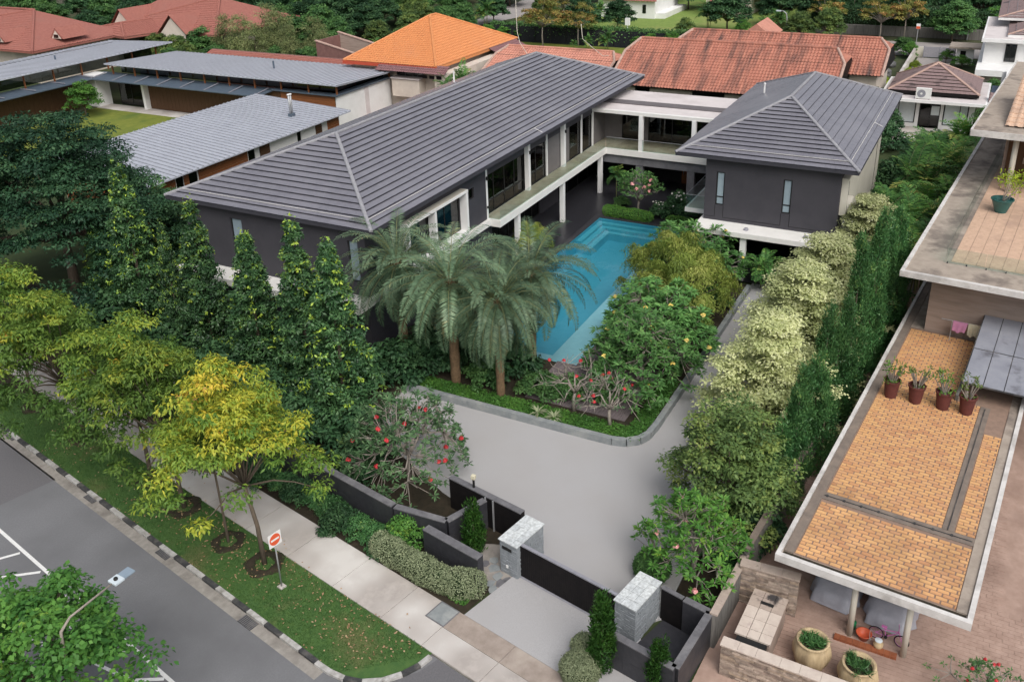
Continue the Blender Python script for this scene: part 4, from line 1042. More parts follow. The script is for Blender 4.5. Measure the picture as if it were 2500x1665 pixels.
# middle wing
MB().box(82.0, 82.2, 66.8, 97.3, 0, 4.1).build('wall', 'teak_dark', mh)
for k in range(34): MB().box(81.96, 82.0, 75.0+k*0.66, 75.0+k*0.66+0.64, 0.1, 4.0).build('timber_board', 'teak_dark', mh)
for k in range(8): MB().box(81.95, 82.0, 66.9, 74.9, 1.6+k*0.32, 1.6+k*0.32+0.3).build('timber_board', 'teak', mh)
MB().box(82.0, 92.6, 66.55, 66.8, 0, 4.15).build('wall', 'white_paint', mh)
MB().box(87.2, 88.0, 66.5, 66.55, 0, 4.15).build('wall', 'flat_roof', mh)
MB().box(81.6, 93.0, 66.3, 67.2, 4.15, 4.35).box(81.6, 82.6, 67.2, 76.0, 4.15, 4.3).build('wall_cap', 'canopy_metal', mh)
MB().box(83.0, 92.5, 67.4, 103.0, 4.2, 5.0).build('clerestory', 'window_glass', mh)
for k in range(10): MB().box(81.9, 82.06, 66.4+k*4.1, 66.56+k*4.1, 4.15, 5.5).build('post', 'teak', mh)
MB().box(92.3, 92.46, 66.4, 66.56, 4.15, 5.1).build('post', 'teak', mh)
cn = MB().add([(79.3, 76.0, 3.95), (79.3, 106, 3.95), (82.6, 106, 4.2), (82.6, 76, 4.2), (79.3, 76.0, 3.83), (79.3, 106, 3.83), (82.6, 106, 4.08), (82.6, 76, 4.08)], [(3, 2, 1, 0), (4, 5, 6, 7), (0, 1, 5, 4), (1, 2, 6, 5), (2, 3, 7, 6), (3, 0, 4, 7)]).build('canopy', 'canopy_metal', mh)
for k in range(8): MB().add([(79.4, 76.6+k*4.0, 3.97), (79.4, 76.75+k*4.0, 3.97), (81.9, 76.75+k*4.0, 4.3), (81.9, 76.6+k*4.0, 4.3), (79.4, 76.6+k*4.0, 4.03), (79.4, 76.75+k*4.0, 4.03), (81.9, 76.75+k*4.0, 4.36), (81.9, 76.6+k*4.0, 4.36)], [(3, 2, 1, 0), (4, 5, 6, 7), (0, 1, 5, 4), (1, 2, 6, 5), (2, 3, 7, 6), (3, 0, 4, 7)]).build('canopy_arm', 'metal_grey', cn)
MB().box(81.2, 82.0, 97.35, 97.75, 0, 4.05).build('wall', 'white_paint', mh)
window(mh, 'x', 82.3, 97.8, 103.3, 0.1, 4.0, glass='window_glass', mull_u=(101.0,), inset=0)
MB().box(86.0, 86.1, 98, 103, 0.1, 4.0).build('curtain', 'curtain', mh)
MB().box(80.1, 82.2, 104.9, 107.1, 0, 4.2).build('wall', 'white_paint', mh)
MB().box(79.0, 92.0, 78.5, 79.0, 0, 0.1).box(79.6, 81.9, 78.8, 105, -0.02, 0.06).build('stone_edge', 'pavement', mh)
# far-left wing
MB().box(58, 79.0, 107.4, 107.6, 0, 4.1).build('wall', 'teak_dark', mh)
for k in range(30): MB().box(58.2+k*0.68, 58.2+k*0.68+0.66, 107.36, 107.4, 0.1, 3.6).build('timber_board', 'teak_dark', mh)
MB().box(58, 94, 109.5, 117.5, 3.9, 5.6).build('clerestory', 'window_glass', mh)
for k in range(9): MB().box(59+k*4.2, 59.16+k*4.2, 107.0, 107.16, 4.1, 5.9).build('post', 'teak', mh)
MB().add([(56, 104.4, 3.95), (82, 104.4, 3.95), (82, 107.6, 4.15), (56, 107.6, 4.15), (56, 104.4, 3.83), (82, 104.4, 3.83), (82, 107.6, 4.03), (56, 107.6, 4.03)], [(0, 1, 2, 3), (7, 6, 5, 4), (0, 4, 5, 1), (1, 5, 6, 2), (2, 6, 7, 3), (3, 7, 4, 0)]).build('canopy', 'canopy_metal', mh)
for k in range(6): MB().box(58.5+k*4.2, 58.62+k*4.2, 104.5, 107.4, 4.12, 4.2).build('canopy_arm', 'metal_grey', mh)
for (x, y) in ((80.5, 112.5), (87.5, 80.5)):
    MB().tube([(x, y, 5.2), (x, y, 6.3)], 0.12, 8).build('vent_pipe', 'canopy_metal', mh)

# ---- orange roof house
oh = thing('orange_roof_house', 'cream house under a bright orange pyramid tile roof', 'house', (0, 0, 0))
ox0, ox1, oy0, oy1, oz, oa = 92.0, 113.0, 59.3, 73.0, 6.0, (102.5, 66.2, 10.3)
rb = MB().add([(ox0, oy0, oz), (ox1, oy0, oz), (ox1, oy1, oz), (ox0, oy1, oz), (oa[0]-0.5, oa[1], oa[2]), (oa[0]+1.0, oa[1], oa[2]), (ox0, oy0, oz-0.35), (ox1, oy0, oz-0.35), (ox1, oy1, oz-0.35), (ox0, oy1, oz-0.35)], [(0, 1, 5, 4), (1, 2, 5), (2, 3, 4, 5), (3, 0, 4), (6, 9, 8, 7), (0, 6, 7, 1), (1, 7, 8, 2), (2, 8, 9, 3), (3, 9, 6, 0)]).build('roof', 'orange_tile', oh)
MB().box(91.9, 92.0, 59.2, 73.1, 5.62, 6.02).build('fascia', 'red_fascia', rb)
A4, B4 = (oa[0]-0.5, oa[1], oa[2]), (oa[0]+1.0, oa[1], oa[2])
pantile(rb, (ox0, oy1, oz), (ox0, oy0, oz), A4, A4, 'orange_tile', 0.4, 0.42, 0.05, 0.06)
pantile(rb, (ox0, oy0, oz), (ox1, oy0, oz), A4, B4, 'orange_tile', 0.4, 0.42, 0.05, 0.06)
pantile(rb, (ox0, oy1, oz), (ox1, oy1, oz), A4, B4, 'orange_tile', 0.4, 0.5, 0.05, 0.06, samples=4)
for p, q in (((ox0, oy0, oz), A4), ((ox0, oy1, oz), A4), ((ox1, oy0, oz), B4), (A4, B4)): cap_line(rb, p, q, 0.32, 0.18, 'orange_tile', 'hip_cap', 0.4)
MB().box(93.0, 112, 60.3, 72.2, 0, 5.65).build('wall', 'pale_wall', oh)
MB().box(91.6, 93.0, 61.6, 65.6, 2.2, 4.4).build('bay', 'pale_wall', oh)
MB().box(91.4, 93.0, 61.5, 65.7, 4.4, 4.5).build('bay_sill', 'flat_roof', oh)
window(oh, 'x', 92.6, 61.6, 65.5, 4.5, 5.5, frame='grey_panel', glass='window_glass', mull_u=(62.4, 63.1, 64.2), inset=0)
for y0 in (58.2, 59.5): pass
pantile(oh, (90.9, 67.5, 5.35), (90.9, 57.5, 5.35), (92.4, 67.5, 6.1), (92.4, 57.5, 6.1), 'purple_eave_tile', 0.3, 0.4, 0.07, 0.05, name='skirt_roof')
pantile(oh, (112.5, 57.6, 5.2), (105.0, 57.6, 5.2), (112.5, 59.6, 6.1), (105.0, 59.6, 6.1), 'purple_eave_tile', 0.3, 0.4, 0.07, 0.05, name='skirt_roof')
MB().box(91.5, 111, 57.9, 59.3, 0, 5.2).build('wall', 'pale_wall', oh)
for y in (58.3, 59.3, 60.3): MB().box(91.46, 91.5, y, y+0.7, 4.7, 5.1).build('vent_window', 'black_panel', oh)
MB().box(86, 91.5, 58, 70, 0, 0.15).build('terrace', 'pink_brown', oh)
MB().box(92.5, 96, 73.2, 80, 4.0, 4.9).build('side_roof', 'terracotta_red', oh)
pw = thing('walled_roof_deck', 'pinkish brown parapet walls of an open roof deck beside the orange roof', 'parapet', (0, 0, 0))
def slant_wall(x0, x1, ya, yb, za, zb, nm, mt, th=0.0):
    MB().add([(x0, ya, za-th if th else 0), (x1, ya, za-th if th else 0), (x1, yb, zb-th if th else 0), (x0, yb, zb-th if th else 0), (x0, ya, za), (x1, ya, za), (x1, yb, zb), (x0, yb, zb)], [(3, 2, 1, 0), (4, 5, 6, 7), (0, 1, 5, 4), (1, 2, 6, 5), (2, 3, 7, 6), (3, 0, 4, 7)]).build(nm, mt, pw)
slant_wall(99.0, 99.25, 74.6, 83.0, 4.9, 6.7, 'wall', 'pink_brown'); slant_wall(98.9, 99.35, 74.6, 83.1, 5.02, 6.82, 'coping', 'old_ridge', 0.12)
slant_wall(104.0, 104.25, 74.6, 83.0, 5.3, 7.1, 'wall', 'render_brown'); slant_wall(103.9, 104.35, 74.6, 83.1, 5.42, 7.22, 'coping', 'old_ridge', 0.12)
MB().box(99.25, 104.0, 82.75, 83.0, 0, 6.75).build('wall', 'pink_brown', pw)
rs = thing('red_lean_roof', 'long low red tiled roof edge behind the silver roof', 'roof', (0, 0, 0))
pantile(rs, (94.8, 99.5, 4.75), (94.8, 74.8, 4.75), (96.0, 99.5, 5.15), (96.0, 74.8, 5.15), 'terracotta_red', 0.4, 0.5, 0.05, samples=4)
MB().box(96.0, 96.4, 74.8, 99.5, 0, 5.2).build('wall', 'pink_brown', rs)

# ---- terracotta long house behind the link
th = thing('terracotta_house', 'long house with a stained terracotta barrel tile roof behind the dark house', 'house', (0, 0, 0))
def gable_block(par, xe, xr, xb, y0, y1, ze, zr, zb, mat, wall='pale_wall', jerk=1.2, period=0.36, back=True):
    k = 0.30
    def S(x, z, y): return (x, y, z)
    # near slope with clipped (jerkin) ends
    xj, zj = xr-(xr-xe)*k, zr-(zr-ze)*k
    body = MB()
    body.add([(xe, y0, ze), (xj, y0, zj), (xr, y0+jerk, zr), (xr, y1-jerk, zr), (xj, y1, zj), (xe, y1, ze), (xb, y0, zb), (xb, y1, zb), (2*xr-xj, y0, zj), (2*xr-xj, y1, zj)],
             [(0, 1, 2, 3, 4, 5), (8, 6, 7, 9, 3, 2), (1, 8, 2), (9, 4, 3), (0, 5, 7, 6), (0, 6, 8, 1), (5, 4, 9, 7)])
    r = body.build('roof', 'black_panel', par)
    pantile(r, (xe, y0, ze), (xe, y1, ze), (xj, y0, zj), (xj, y1, zj), mat, period)
    pantile(r, (xj, y0, zj), (xj, y1, zj), (xr, y0+jerk, zr), (xr, y1-jerk, zr), mat, period)
    if back:
        pantile(r, (xb, y0, zb), (xb, y1, zb), (2*xr-xj, y0, zj), (2*xr-xj, y1, zj), mat, period, samples=4)
    for yy, s in ((y0, 1), (y1, -1)):
        pantile(r, (xj, yy, zj), (2*xr-xj, yy, zj), (xr, yy+s*jerk, zr), (xr, yy+s*jerk, zr), mat, period)
        cap_line(r, (xe, yy, ze), (xj, yy, zj), 0.3, 0.2, 'old_ridge', 'verge_cap', 0.4)
        cap_line(r, (xj, yy, zj), (xr, yy+s*jerk, zr), 0.3, 0.2, 'old_ridge', 'hip_cap', 0.4)
    cap_line(r, (xr, y0+jerk, zr), (xr, y1-jerk, zr), 0.34, 0.2, mat, 'ridge_cap', 0.4)
    if wall: MB().box(xe+0.9, xb-0.9, y0+0.6, y1-0.6, 0, ze+0.25).build('wall', wall, par)
    return r
gable_block(th, 97.0, 104.5, 111.5, 14.5, 39.3, 4.5, 8.5, 4.9, 'terracotta')
gable_block(th, 105.5, 111.6, 117.5, 11.0, 35.2, 5.6, 8.6, 5.4, 'terracotta', wall='pale_wall')
for y0, y1 in ((34.6, 36.3), (26.0, 29.6), (20.0, 22.2)): MB().box(97.82, 97.9, y0, y1, 3.75, 4.35).build('window', 'window_glass', th)
MB().box(97.3, 97.9, 14.8, 38.8, 4.35, 4.5).build('gutter', 'black_panel', th)
gx = thing('gablet_roof', 'small terracotta gable poking above the long stained roof', 'roof', (0, 0, 0))
MB().add([(112.5, 24.5, 8.0), (112.5, 28.5, 8.0), (112.5, 26.5, 9.5), (118, 24.5, 8.0), (118, 28.5, 8.0), (118, 26.5, 9.5)], [(0, 2, 1), (0, 3, 5, 2), (1, 2, 5, 4), (3, 4, 5), (0, 1, 4, 3)]).build('roof', 'terracotta_pale', gx)
cs = thing('small_terracotta_roof', 'small terracotta roof between orange roof and long stained roof', 'roof', (0, 0, 0))
gable_block(cs, 98.0, 104.6, 110.5, 40.8, 57.0, 4.0, 6.6, 4.2, 'terracotta_pale', jerk=0.9)

# ---- red roof houses, upper left
rl = thing('red_roof_house', 'house with big red hipped tile roof at the left edge', 'house', (0, 0, 0))
def simple_hip(par, pts, apex0, apex1, mat, period=0.45, fascia=0.25):
    a, b, c, d = pts
    z = a[2]-fascia
    r = MB().add([a, b, c, d, apex0, apex1]+[(p[0], p[1], z) for p in pts], [(0, 1, 5, 4), (1, 2, 5), (2, 3, 4, 5), (3, 0, 4), (9, 8, 7, 6), (0, 6, 7, 1), (1, 7, 8, 2), (2, 8, 9, 3), (3, 9, 6, 0)]).build('roof', 'terracotta_red', par)
    pantile(r, a, b, apex0, apex1, mat, period, 0.5, 0.05, 0.06, samples=4)
    pantile(r, d, a, apex0, apex0, mat, period, 0.5, 0.05, 0.06, samples=4)
    pantile(r, b, c, apex1, apex1, mat, period, 0.5, 0.05, 0.06, samples=4)
    for p, q in ((a, apex0), (d, apex0), (b, apex1), (c, apex1), (apex0, apex1)): cap_line(r, p, q, 0.35, 0.22, mat, 'hip_cap', 0.45)
    return r
# rectangle turned so that its near corner faces the camera
simple_hip(rl, [(86, 125, 5.0), (104, 125, 5.0), (104, 165, 5.0), (86, 165, 5.0)], (97, 138, 9.0), (97, 153, 9.0), 'terracotta_red')
simple_hip(rl, [(100, 122, 5.0), (112, 118, 5.0), (115, 130, 5.0), (103, 135, 5.0)], (104, 127, 6.4), (111, 125, 6.4), 'terracotta_red')
for (x, y) in ((88.5, 133.5), (93.5, 127.0)):
    MB().add([(x-1.6, y-1.5, 5.9), (x-1.6, y+1.5, 5.9), (x-1.6, y, 7.5), (x+3, y-1.5, 5.9), (x+3, y+1.5, 5.9), (x+3, y, 7.5)], [(0, 1, 2), (0, 2, 5, 3), (1, 4, 5, 2)]).build('dormer', 'terracotta_red', rl)
    MB().add([(x-1.62, y-1.1, 5.9), (x-1.62, y+1.1, 5.9), (x-1.62, y, 7.1)], [(0, 1, 2)]).build('dormer_wall', 'pale_wall', rl)
    MB().box(x-1.66, x-1.63, y-0.5, y+0.5, 6.0, 6.5).build('dormer_window', 'window_glass', rl)
MB().box(87.5, 103, 126.5, 163, 0, 4.8).build('wall', 'pale_wall', rl)
r2_ = thing('red_gable_house', 'red roofed house with two pale gables among the trees', 'house', (0, 0, 0))
simple_hip(r2_, [(106, 108.5, 5.0), (126, 108.5, 5.0), (126, 134, 5.0), (106, 134, 5.0)], (115.5, 116, 9.4), (115.5, 128, 9.4), 'terracotta_red')
for (x, y, h) in ((106.5, 129.0, 8.3), (106.0, 117.0, 7.9)):
    MB().add([(x-1, y-3.2, 5.0), (x-1, y+3.2, 5.0), (x-1, y, h), (x+9, y-3.2, 5.0), (x+9, y+3.2, 5.0), (x+9, y, h)], [(0, 2, 5, 3), (1, 4, 5, 2), (3, 5, 4)]).build('gable_roof', 'terracotta_red', r2_)
    MB().add([(x-0.7, y-2.7, 3.0), (x-0.7, y+2.7, 3.0), (x-0.7, y+2.7, 5.0), (x-0.7, y, h-0.45), (x-0.7, y-2.7, 5.0)], [(0, 1, 2, 3, 4)]).build('gable_wall', 'pale_wall', r2_)
MB().box(107.5, 125, 110, 133, 0, 4.8).build('wall', 'pale_wall', r2_)

# ---- brown pavilion, white house, far houses
bp = thing('brown_pavilion', 'white pavilion with a stained brown pyramid roof at the upper right', 'house', (0, 0, 0))
MB().box(104.5, 115.6, 0.4, 11.0, 3.35, 3.65).build('flat_roof_slab', 'white_paint', bp)
MB().box(104.7, 115.4, 0.6, 10.8, 3.651, 3.66).build('flat_roof_finish', 'flat_roof', bp)
pr = hip_roof(bp, 106.3, 115.0, 1.3, 10.3, 4.15, 110.5, 110.8, 5.9, 6.5, 0.3, 'brown_tile', 9, 9, 'old_ridge', fascia_mat='black_panel', tile_w=0.45, lip=0.08, cap_w=0.3, seed=50)
MB().box(107.0, 114.5, 2.0, 10.2, 0, 3.35).build('core_wall', 'interior', bp)
for y0, y1 in ((9.6, 10.3), (6.9, 7.25), (4.5, 4.8), (1.5, 2.05)): MB().box(106.6, 107.0, y0, y1, 0, 3.35).build('pier', 'white_paint', bp)
MB().box(106.5, 107.0, 7.1, 10.3, 0, 0.6).box(106.5, 107.0, 1.6, 4.5, 0, 0.6).build('sill_wall', 'white_paint', bp)
window(bp, 'x', 106.75, 7.3, 9.55, 0.6, 2.9, glass='blind_glass', inset=0, mull_u=(9.0,))
window(bp, 'x', 106.75, 2.1, 4.45, 0.6, 2.9, glass='blind_glass', inset=0, mull_u=(2.9,))
window(bp, 'x', 106.8, 4.85, 6.85, 0.05, 2.9, glass='window_glass', inset=0, mull_u=(5.8,))
MB().box(106.76, 106.8, 4.9, 5.7, 1.6, 2.6).build('door_blind', 'blind_glass', bp)
MB().box(98, 106.4, 3.5, 9.5, 0, 0.25).build('terrace', 'pavement', bp)
ac = thing('air_conditioner', 'white air conditioner box standing on the pavilion roof ledge', 'air conditioner', (104.9, 6.6, 3.66))
MB().box(0, 0.5, -0.75, 0.75, 0.06, 1.15).build('case', 'ac_white', ac, bevel=0.02)
MB().tube([(-0.012, 0.2, 0.6), (0.02, 0.2, 0.6)], 0.42, 20).build('fan_grille', 'metal_grey', ac)
MB().tube([(-0.03, 0.2, 0.6), (-0.012, 0.2, 0.6)], 0.12, 12).build('fan_hub', 'ac_white', ac)
MB().box(0.05, 0.45, -0.6, -0.5, 0, 0.06).box(0.05, 0.45, 0.5, 0.6, 0, 0.06).build('feet', 'black_plastic', ac)
bl = thing('blue_wall_house', 'slate blue painted wall beside the brown pavilion', 'house', (0, 0, 0))
MB().box(106.0, 116, -8, 0.3, 0.0, 3.3).build('wall', 'blue_wall', bl)
MB().box(105.9, 105.98, -3, -0.3, 0, 1.6).build('opening', 'black_panel', bl)
pantile(bl, (105.2, 0.4, 3.4), (105.2, -8, 3.4), (107.5, 0.4, 4.3), (107.5, -8, 4.3), 'brown_tile', 0.4, samples=4)
wh = thing('white_house', 'white two storey house with brown tiled roofs at the right edge', 'house', (0, 0, 0))
MB().box(122.5, 142, -18, 1.6, 0, 3.2).build('lower_wall', 'pale_wall', wh)
MB().box(121.5, 142.5, -18, 2.4, 3.2, 3.9).build('balcony_band', 'white_paint', wh)
MB().box(126, 142, -18, 1.9, 3.9, 6.6).build('upper_wall', 'white_paint', wh)
MB().box(124.8, 143, -18, 2.3, 6.6, 7.0).build('roof_band', 'white_paint', wh)
MB().box(125.2, 142.8, -17.5, 2.1, 7.0, 7.01).build('roof_finish', 'flat_roof', wh)
window(wh, 'x', 125.9, -1.6, -0.4, 4.2, 6.3, glass='window_glass', inset=-0.02, mull_u=(-1.0,))
hip_roof(wh, 126.5, 142, -18, -0.4, 7.3, 132, 136, -8, 9.6, 0.3, 'brown_tile', 12, 9, 'old_ridge', fascia_mat='white_paint', tile_w=0.6, lip=0.09, seed=60)
hip_roof(wh, 134, 150, -18, 1.0, 8.2, 140, 144, -8, 10.6, 0.3, 'brown_tile', 10, 9, 'old_ridge', fascia_mat='white_paint', tile_w=0.6, lip=0.09, seed=61)
MB().box(117.5, 117.8, -3, -0.5, 0, 4.6).box(108.5, 117.5, -1.2, -0.9, 3.3, 5.1).build('garden_wall', 'white_paint', wh)
sh = thing('gate_shelter', 'small white gate shelter with a flat grey roof by the slatted gate', 'shelter', (145.5, 4.6, 0))
MB().box(-1.6, 2.4, -2.2, 2.0, 2.3, 2.55).build('roof', 'roof_concrete', sh)
MB().box(-0.8, 1.6, -1.2, 1.0, 0, 2.3).build('wall', 'white_paint', sh)
MB().box(-0.84, -0.8, -0.2, 0.5, 0.3, 1.9).build('door', 'black_panel', sh)
sg = thing('slatted_gate', 'grey metal slatted gate behind the brown pavilion', 'gate', (148.0, 5.9, 0))
for k in range(9): MB().box(-0.03, 0.03, 0, 4.2, 0.15+k*0.17, 0.27+k*0.17).build('slat', 'metal_grey', sg)
for y in (0, 2.1, 4.2): MB().box(-0.06, 0.06, y-0.06, y+0.06, 0, 1.75).build('post', 'metal_grey', sg)
tw = thing('tan_wall', 'tan garden wall running up beside the drive behind the pavilion', 'wall', (0, 0, 0))
MB().box(127.5, 148.8, 11.1, 11.35, 0, 1.5).box(148.55, 148.8, 10.1, 11.1, 0, 1.5).build('wall', 'cream_paint', tw)
MB().box(127.4, 148.9, 11.05, 11.4, 1.5, 1.58).build('coping', 'pavement', tw)
lh = thing('lawn_house', 'small white house with a red roof on the far lawn', 'house', (0, 0, 0))
MB().box(172, 186, 60.2, 72, 0, 3.4).build('wall', 'white_paint', lh)
pantile(lh, (171.2, 73, 3.3), (171.2, 59.6, 3.3), (178, 70, 5.5), (178, 62, 5.5), 'terracotta_red', 0.6, 0.8, samples=4, name='roof')
for y in (62.0, 65.5): MB().box(171.94, 172.0, y, y+0.7, 1.0, 2.6).build('window', 'window_glass', lh)
MB().box(172.6, 186, 58.4, 60.2, 0, 1.0).build('veranda', 'white_paint', lh)
fh = thing('carport_house', 'pale house with a dark carport at the top edge', 'house', (0, 0, 0))
MB().box(190, 205, 104, 124, 0, 7).build('wall', 'blind_glass', fh)
MB().box(186, 190, 104, 124, 4.2, 4.5).build('carport_roof', 'dark_granite', fh)
for y in (104.5, 111, 117.5, 123.5): MB().box(186.2, 186.6, y, y+0.4, 0, 4.2).build('column', 'white_paint', fh)
fh2 = thing('far_white_house', 'white gabled house with a red roof at the top edge right of the lawn', 'house', (0, 0, 0))
MB().box(178, 192, 44, 52, 0, 6.5).build('wall', 'pale_wall', fh2)
pantile(fh2, (176.5, 51, 2.6), (176.5, 46, 2.6), (179, 51, 4.4), (179, 46, 4.4), 'terracotta_red', 0.6, 0.8, samples=4, name='roof')
fh3 = thing('dark_roof_house', 'dark slate roof glimpsed at the upper left corner', 'house', (0, 0, 0))
MB().add([(140, 205, 4.5), (155, 200, 4.5), (155, 225, 4.5), (140, 225, 4.5), (148, 210, 9.5), (148, 222, 9.5)], [(0, 1, 4), (1, 2, 5, 4), (2, 3, 5), (3, 0, 4, 5), (0, 3, 2, 1)]).build('roof', 'dark_granite', fh3)
MB().box(141, 154, 206, 224, 0, 4.5).build('wall', 'pale_wall', fh3)
fn = thing('mesh_fence', 'long black mesh fence along the far lawn', 'fence', (0, 0, 0))
MB().box(142.1, 142.2, 36, 80, 0, 2.6).build('mesh', 'mesh_black', fn)
for k in range(16): MB().box(142.0, 142.1, 36.2+k*2.9, 36.3+k*2.9, 0, 2.7).build('post', 'black_plastic', fn)
sw = thing('street_wall', 'low brown stone wall along the back street', 'wall', (0, 0, 0))
MB().box(165.5, 166.0, -30, 30, 0, 1.6).build('wall', 'old_wall', sw)
# ------------------------------------------------------------------ vegetation
leaf_mat('leaf_cone', [(0.0, 0.030, 0.080, 0.034), (0.45, 0.070, 0.160, 0.060), (0.8, 0.12, 0.235, 0.085), (0.9, 0.26, 0.42, 0.06), (1.0, 0.42, 0.55, 0.07)], rough=0.42, spec=0.4)
leaf_mat('leaf_rain', [(0.014, 0.042, 0.024), (0.034, 0.088, 0.042), (0.075, 0.155, 0.066)])
leaf_mat('leaf_dark', [(0.022, 0.064, 0.030), (0.052, 0.125, 0.052), (0.105, 0.205, 0.080)])
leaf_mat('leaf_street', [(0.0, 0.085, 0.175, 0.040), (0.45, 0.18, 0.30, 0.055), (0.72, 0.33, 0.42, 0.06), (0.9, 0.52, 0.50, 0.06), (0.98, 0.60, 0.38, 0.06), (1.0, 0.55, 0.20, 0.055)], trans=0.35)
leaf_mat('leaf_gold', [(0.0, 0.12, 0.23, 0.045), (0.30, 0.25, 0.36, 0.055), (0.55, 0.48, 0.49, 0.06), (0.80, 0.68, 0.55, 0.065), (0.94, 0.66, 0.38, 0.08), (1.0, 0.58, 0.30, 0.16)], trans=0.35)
leaf_mat('leaf_cream', [(0.0, 0.32, 0.37, 0.17), (0.4, 0.54, 0.58, 0.29), (0.75, 0.66, 0.68, 0.39), (1.0, 0.73, 0.74, 0.49)], trans=0.35)
leaf_mat('leaf_podo', [(0.0, 0.036, 0.115, 0.040), (0.5, 0.075, 0.20, 0.064), (0.9, 0.15, 0.31, 0.10), (1.0, 0.28, 0.38, 0.09)], rough=0.42, spec=0.4)
leaf_mat('leaf_mid', [(0.045, 0.12, 0.042), (0.09, 0.20, 0.062), (0.15, 0.29, 0.085)])
leaf_mat('leaf_olive', [(0.0, 0.060, 0.115, 0.042), (0.6, 0.14, 0.215, 0.062), (1.0, 0.28, 0.34, 0.09)])
leaf_mat('leaf_bright', [(0.0, 0.055, 0.165, 0.036), (0.6, 0.125, 0.29, 0.055), (1.0, 0.29, 0.45, 0.075)], trans=0.3)
leaf_mat('leaf_lime', [(0.0, 0.12, 0.20, 0.018), (0.6, 0.26, 0.36, 0.03), (1.0, 0.42, 0.48, 0.04)], trans=0.3)
leaf_mat('leaf_frangi', [(0.0, 0.075, 0.19, 0.062), (0.6, 0.16, 0.34, 0.10), (0.95, 0.27, 0.45, 0.14), (1.0, 0.50, 0.46, 0.08)], trans=0.3)
leaf_mat('leaf_frangi_grey', [(0.0, 0.06, 0.13, 0.06), (0.6, 0.13, 0.245, 0.105), (1.0, 0.24, 0.36, 0.17)], trans=0.25)
leaf_mat('leaf_palm', [(0.0, 0.055, 0.105, 0.060), (0.5, 0.12, 0.20, 0.112), (0.85, 0.22, 0.32, 0.185), (0.95, 0.34, 0.36, 0.18), (1.0, 0.40, 0.34, 0.18)], trans=0.25, rough=0.42, spec=0.4)
leaf_mat('leaf_areca', [(0.0, 0.032, 0.10, 0.036), (0.5, 0.08, 0.20, 0.055), (0.85, 0.16, 0.34, 0.075), (1.0, 0.46, 0.50, 0.14)], trans=0.3)
leaf_mat('leaf_weep', [(0.0, 0.15, 0.225, 0.050), (0.5, 0.30, 0.385, 0.080), (1.0, 0.48, 0.50, 0.15)], trans=0.35)
leaf_mat('leaf_pale_hedge', [(0.0, 0.12, 0.155, 0.085), (0.5, 0.27, 0.32, 0.185), (1.0, 0.44, 0.48, 0.30)], trans=0.2)
leaf_mat('leaf_bamboo', [(0.0, 0.095, 0.135, 0.055), (0.5, 0.20, 0.245, 0.095), (1.0, 0.34, 0.355, 0.16)], trans=0.3)
leaf_mat('leaf_autumn', [(0.0, 0.085, 0.125, 0.035), (0.5, 0.22, 0.235, 0.06), (0.8, 0.36, 0.29, 0.085), (1.0, 0.40, 0.19, 0.08)], trans=0.3)
leaf_mat('leaf_litter', [(0.30, 0.17, 0.09), (0.42, 0.27, 0.16), (0.50, 0.36, 0.22)], trans=0.1)
leaf_mat('grass_blade', [(0.0, 0.045, 0.115, 0.03), (0.6, 0.085, 0.165, 0.042), (1.0, 0.20, 0.205, 0.08)], trans=0.25)

def unit(a): return a/np.maximum(np.linalg.norm(a, axis=-1, keepdims=True), 1e-9)

def leaves_mesh(name, mat, P, Dv, Nv, Ln, Wd, tone, droop=0.15):
    """P base points, Dv leaf axis, Nv face normal hint; a leaf is a bent four-sided blade"""
    P, Dv, Nv = map(np.asarray, (P, Dv, Nv)); n = len(P)
    Dv = unit(Dv); S = unit(np.cross(Dv, Nv)); N2 = np.cross(S, Dv)
    Ln = np.broadcast_to(Ln, n)[:, None]; Wd = np.broadcast_to(Wd, n)[:, None]
    mid = P+Dv*Ln*0.5+N2*Ln*0.06
    v = np.stack([P, mid+S*Wd*0.5, P+Dv*Ln-N2*Ln*droop, mid-S*Wd*0.5], axis=1).reshape(-1, 3)
    me = bpy.data.meshes.new(name)
    me.vertices.add(4*n); me.vertices.foreach_set('co', v.ravel().astype(np.float32))
    me.loops.add(4*n); me.loops.foreach_set('vertex_index', np.arange(4*n, dtype=np.int32))
    me.polygons.add(n); me.polygons.foreach_set('loop_start', np.arange(0, 4*n, 4, dtype=np.int32))
    at_ = me.attributes.new('tone', 'FLOAT', 'FACE'); at_.data.foreach_set('value', np.clip(tone, 0, 1).astype(np.float32))
    me.update(calc_edges=True)
    me.materials.append(M[mat])
    return me

def rdir(rg, n): return unit(rg.normal(size=(n, 3)))

def clump_cloud(rg, C, Rd, per, up=0.5, hang=0.3, shell=0.45, tones=None, tone_jit=0.12, d_out=0.5):
    """leaves in flattened clumps: C centres (k,3), Rd radii (k,3), per leaves each.
    up: how far faces turn up; hang: how far blades droop; returns P, D, N, tone"""
    k = len(C); C = np.asarray(C, float); Rd = np.asarray(Rd, float)
    idx = np.repeat(np.arange(k), per); n = len(idx)
    d = rdir(rg, n); d[:, 2] = np.where(d[:, 2] < -0.25, -d[:, 2]*0.6, d[:, 2]); d = unit(d)
    r = (shell+(1-shell)*rg.random(n))[:, None]
    P = C[idx]+d*Rd[idx]*r
    N = unit(d*0.45+np.array([0, 0, up])+rg.normal(size=(n, 3))*0.35)
    Dv = unit(d*np.array([1, 1, 0.3])*d_out+rg.normal(size=(n, 3))*0.6+np.array([0, 0, -hang]))
    Dv = unit(Dv-N*(Dv*N).sum(1, keepdims=True)*0.7)
    if tones is None: tones = rg.random(k)
    t = np.asarray(tones)[idx]+rg.normal(size=n)*tone_jit
    return P, Dv, N, t

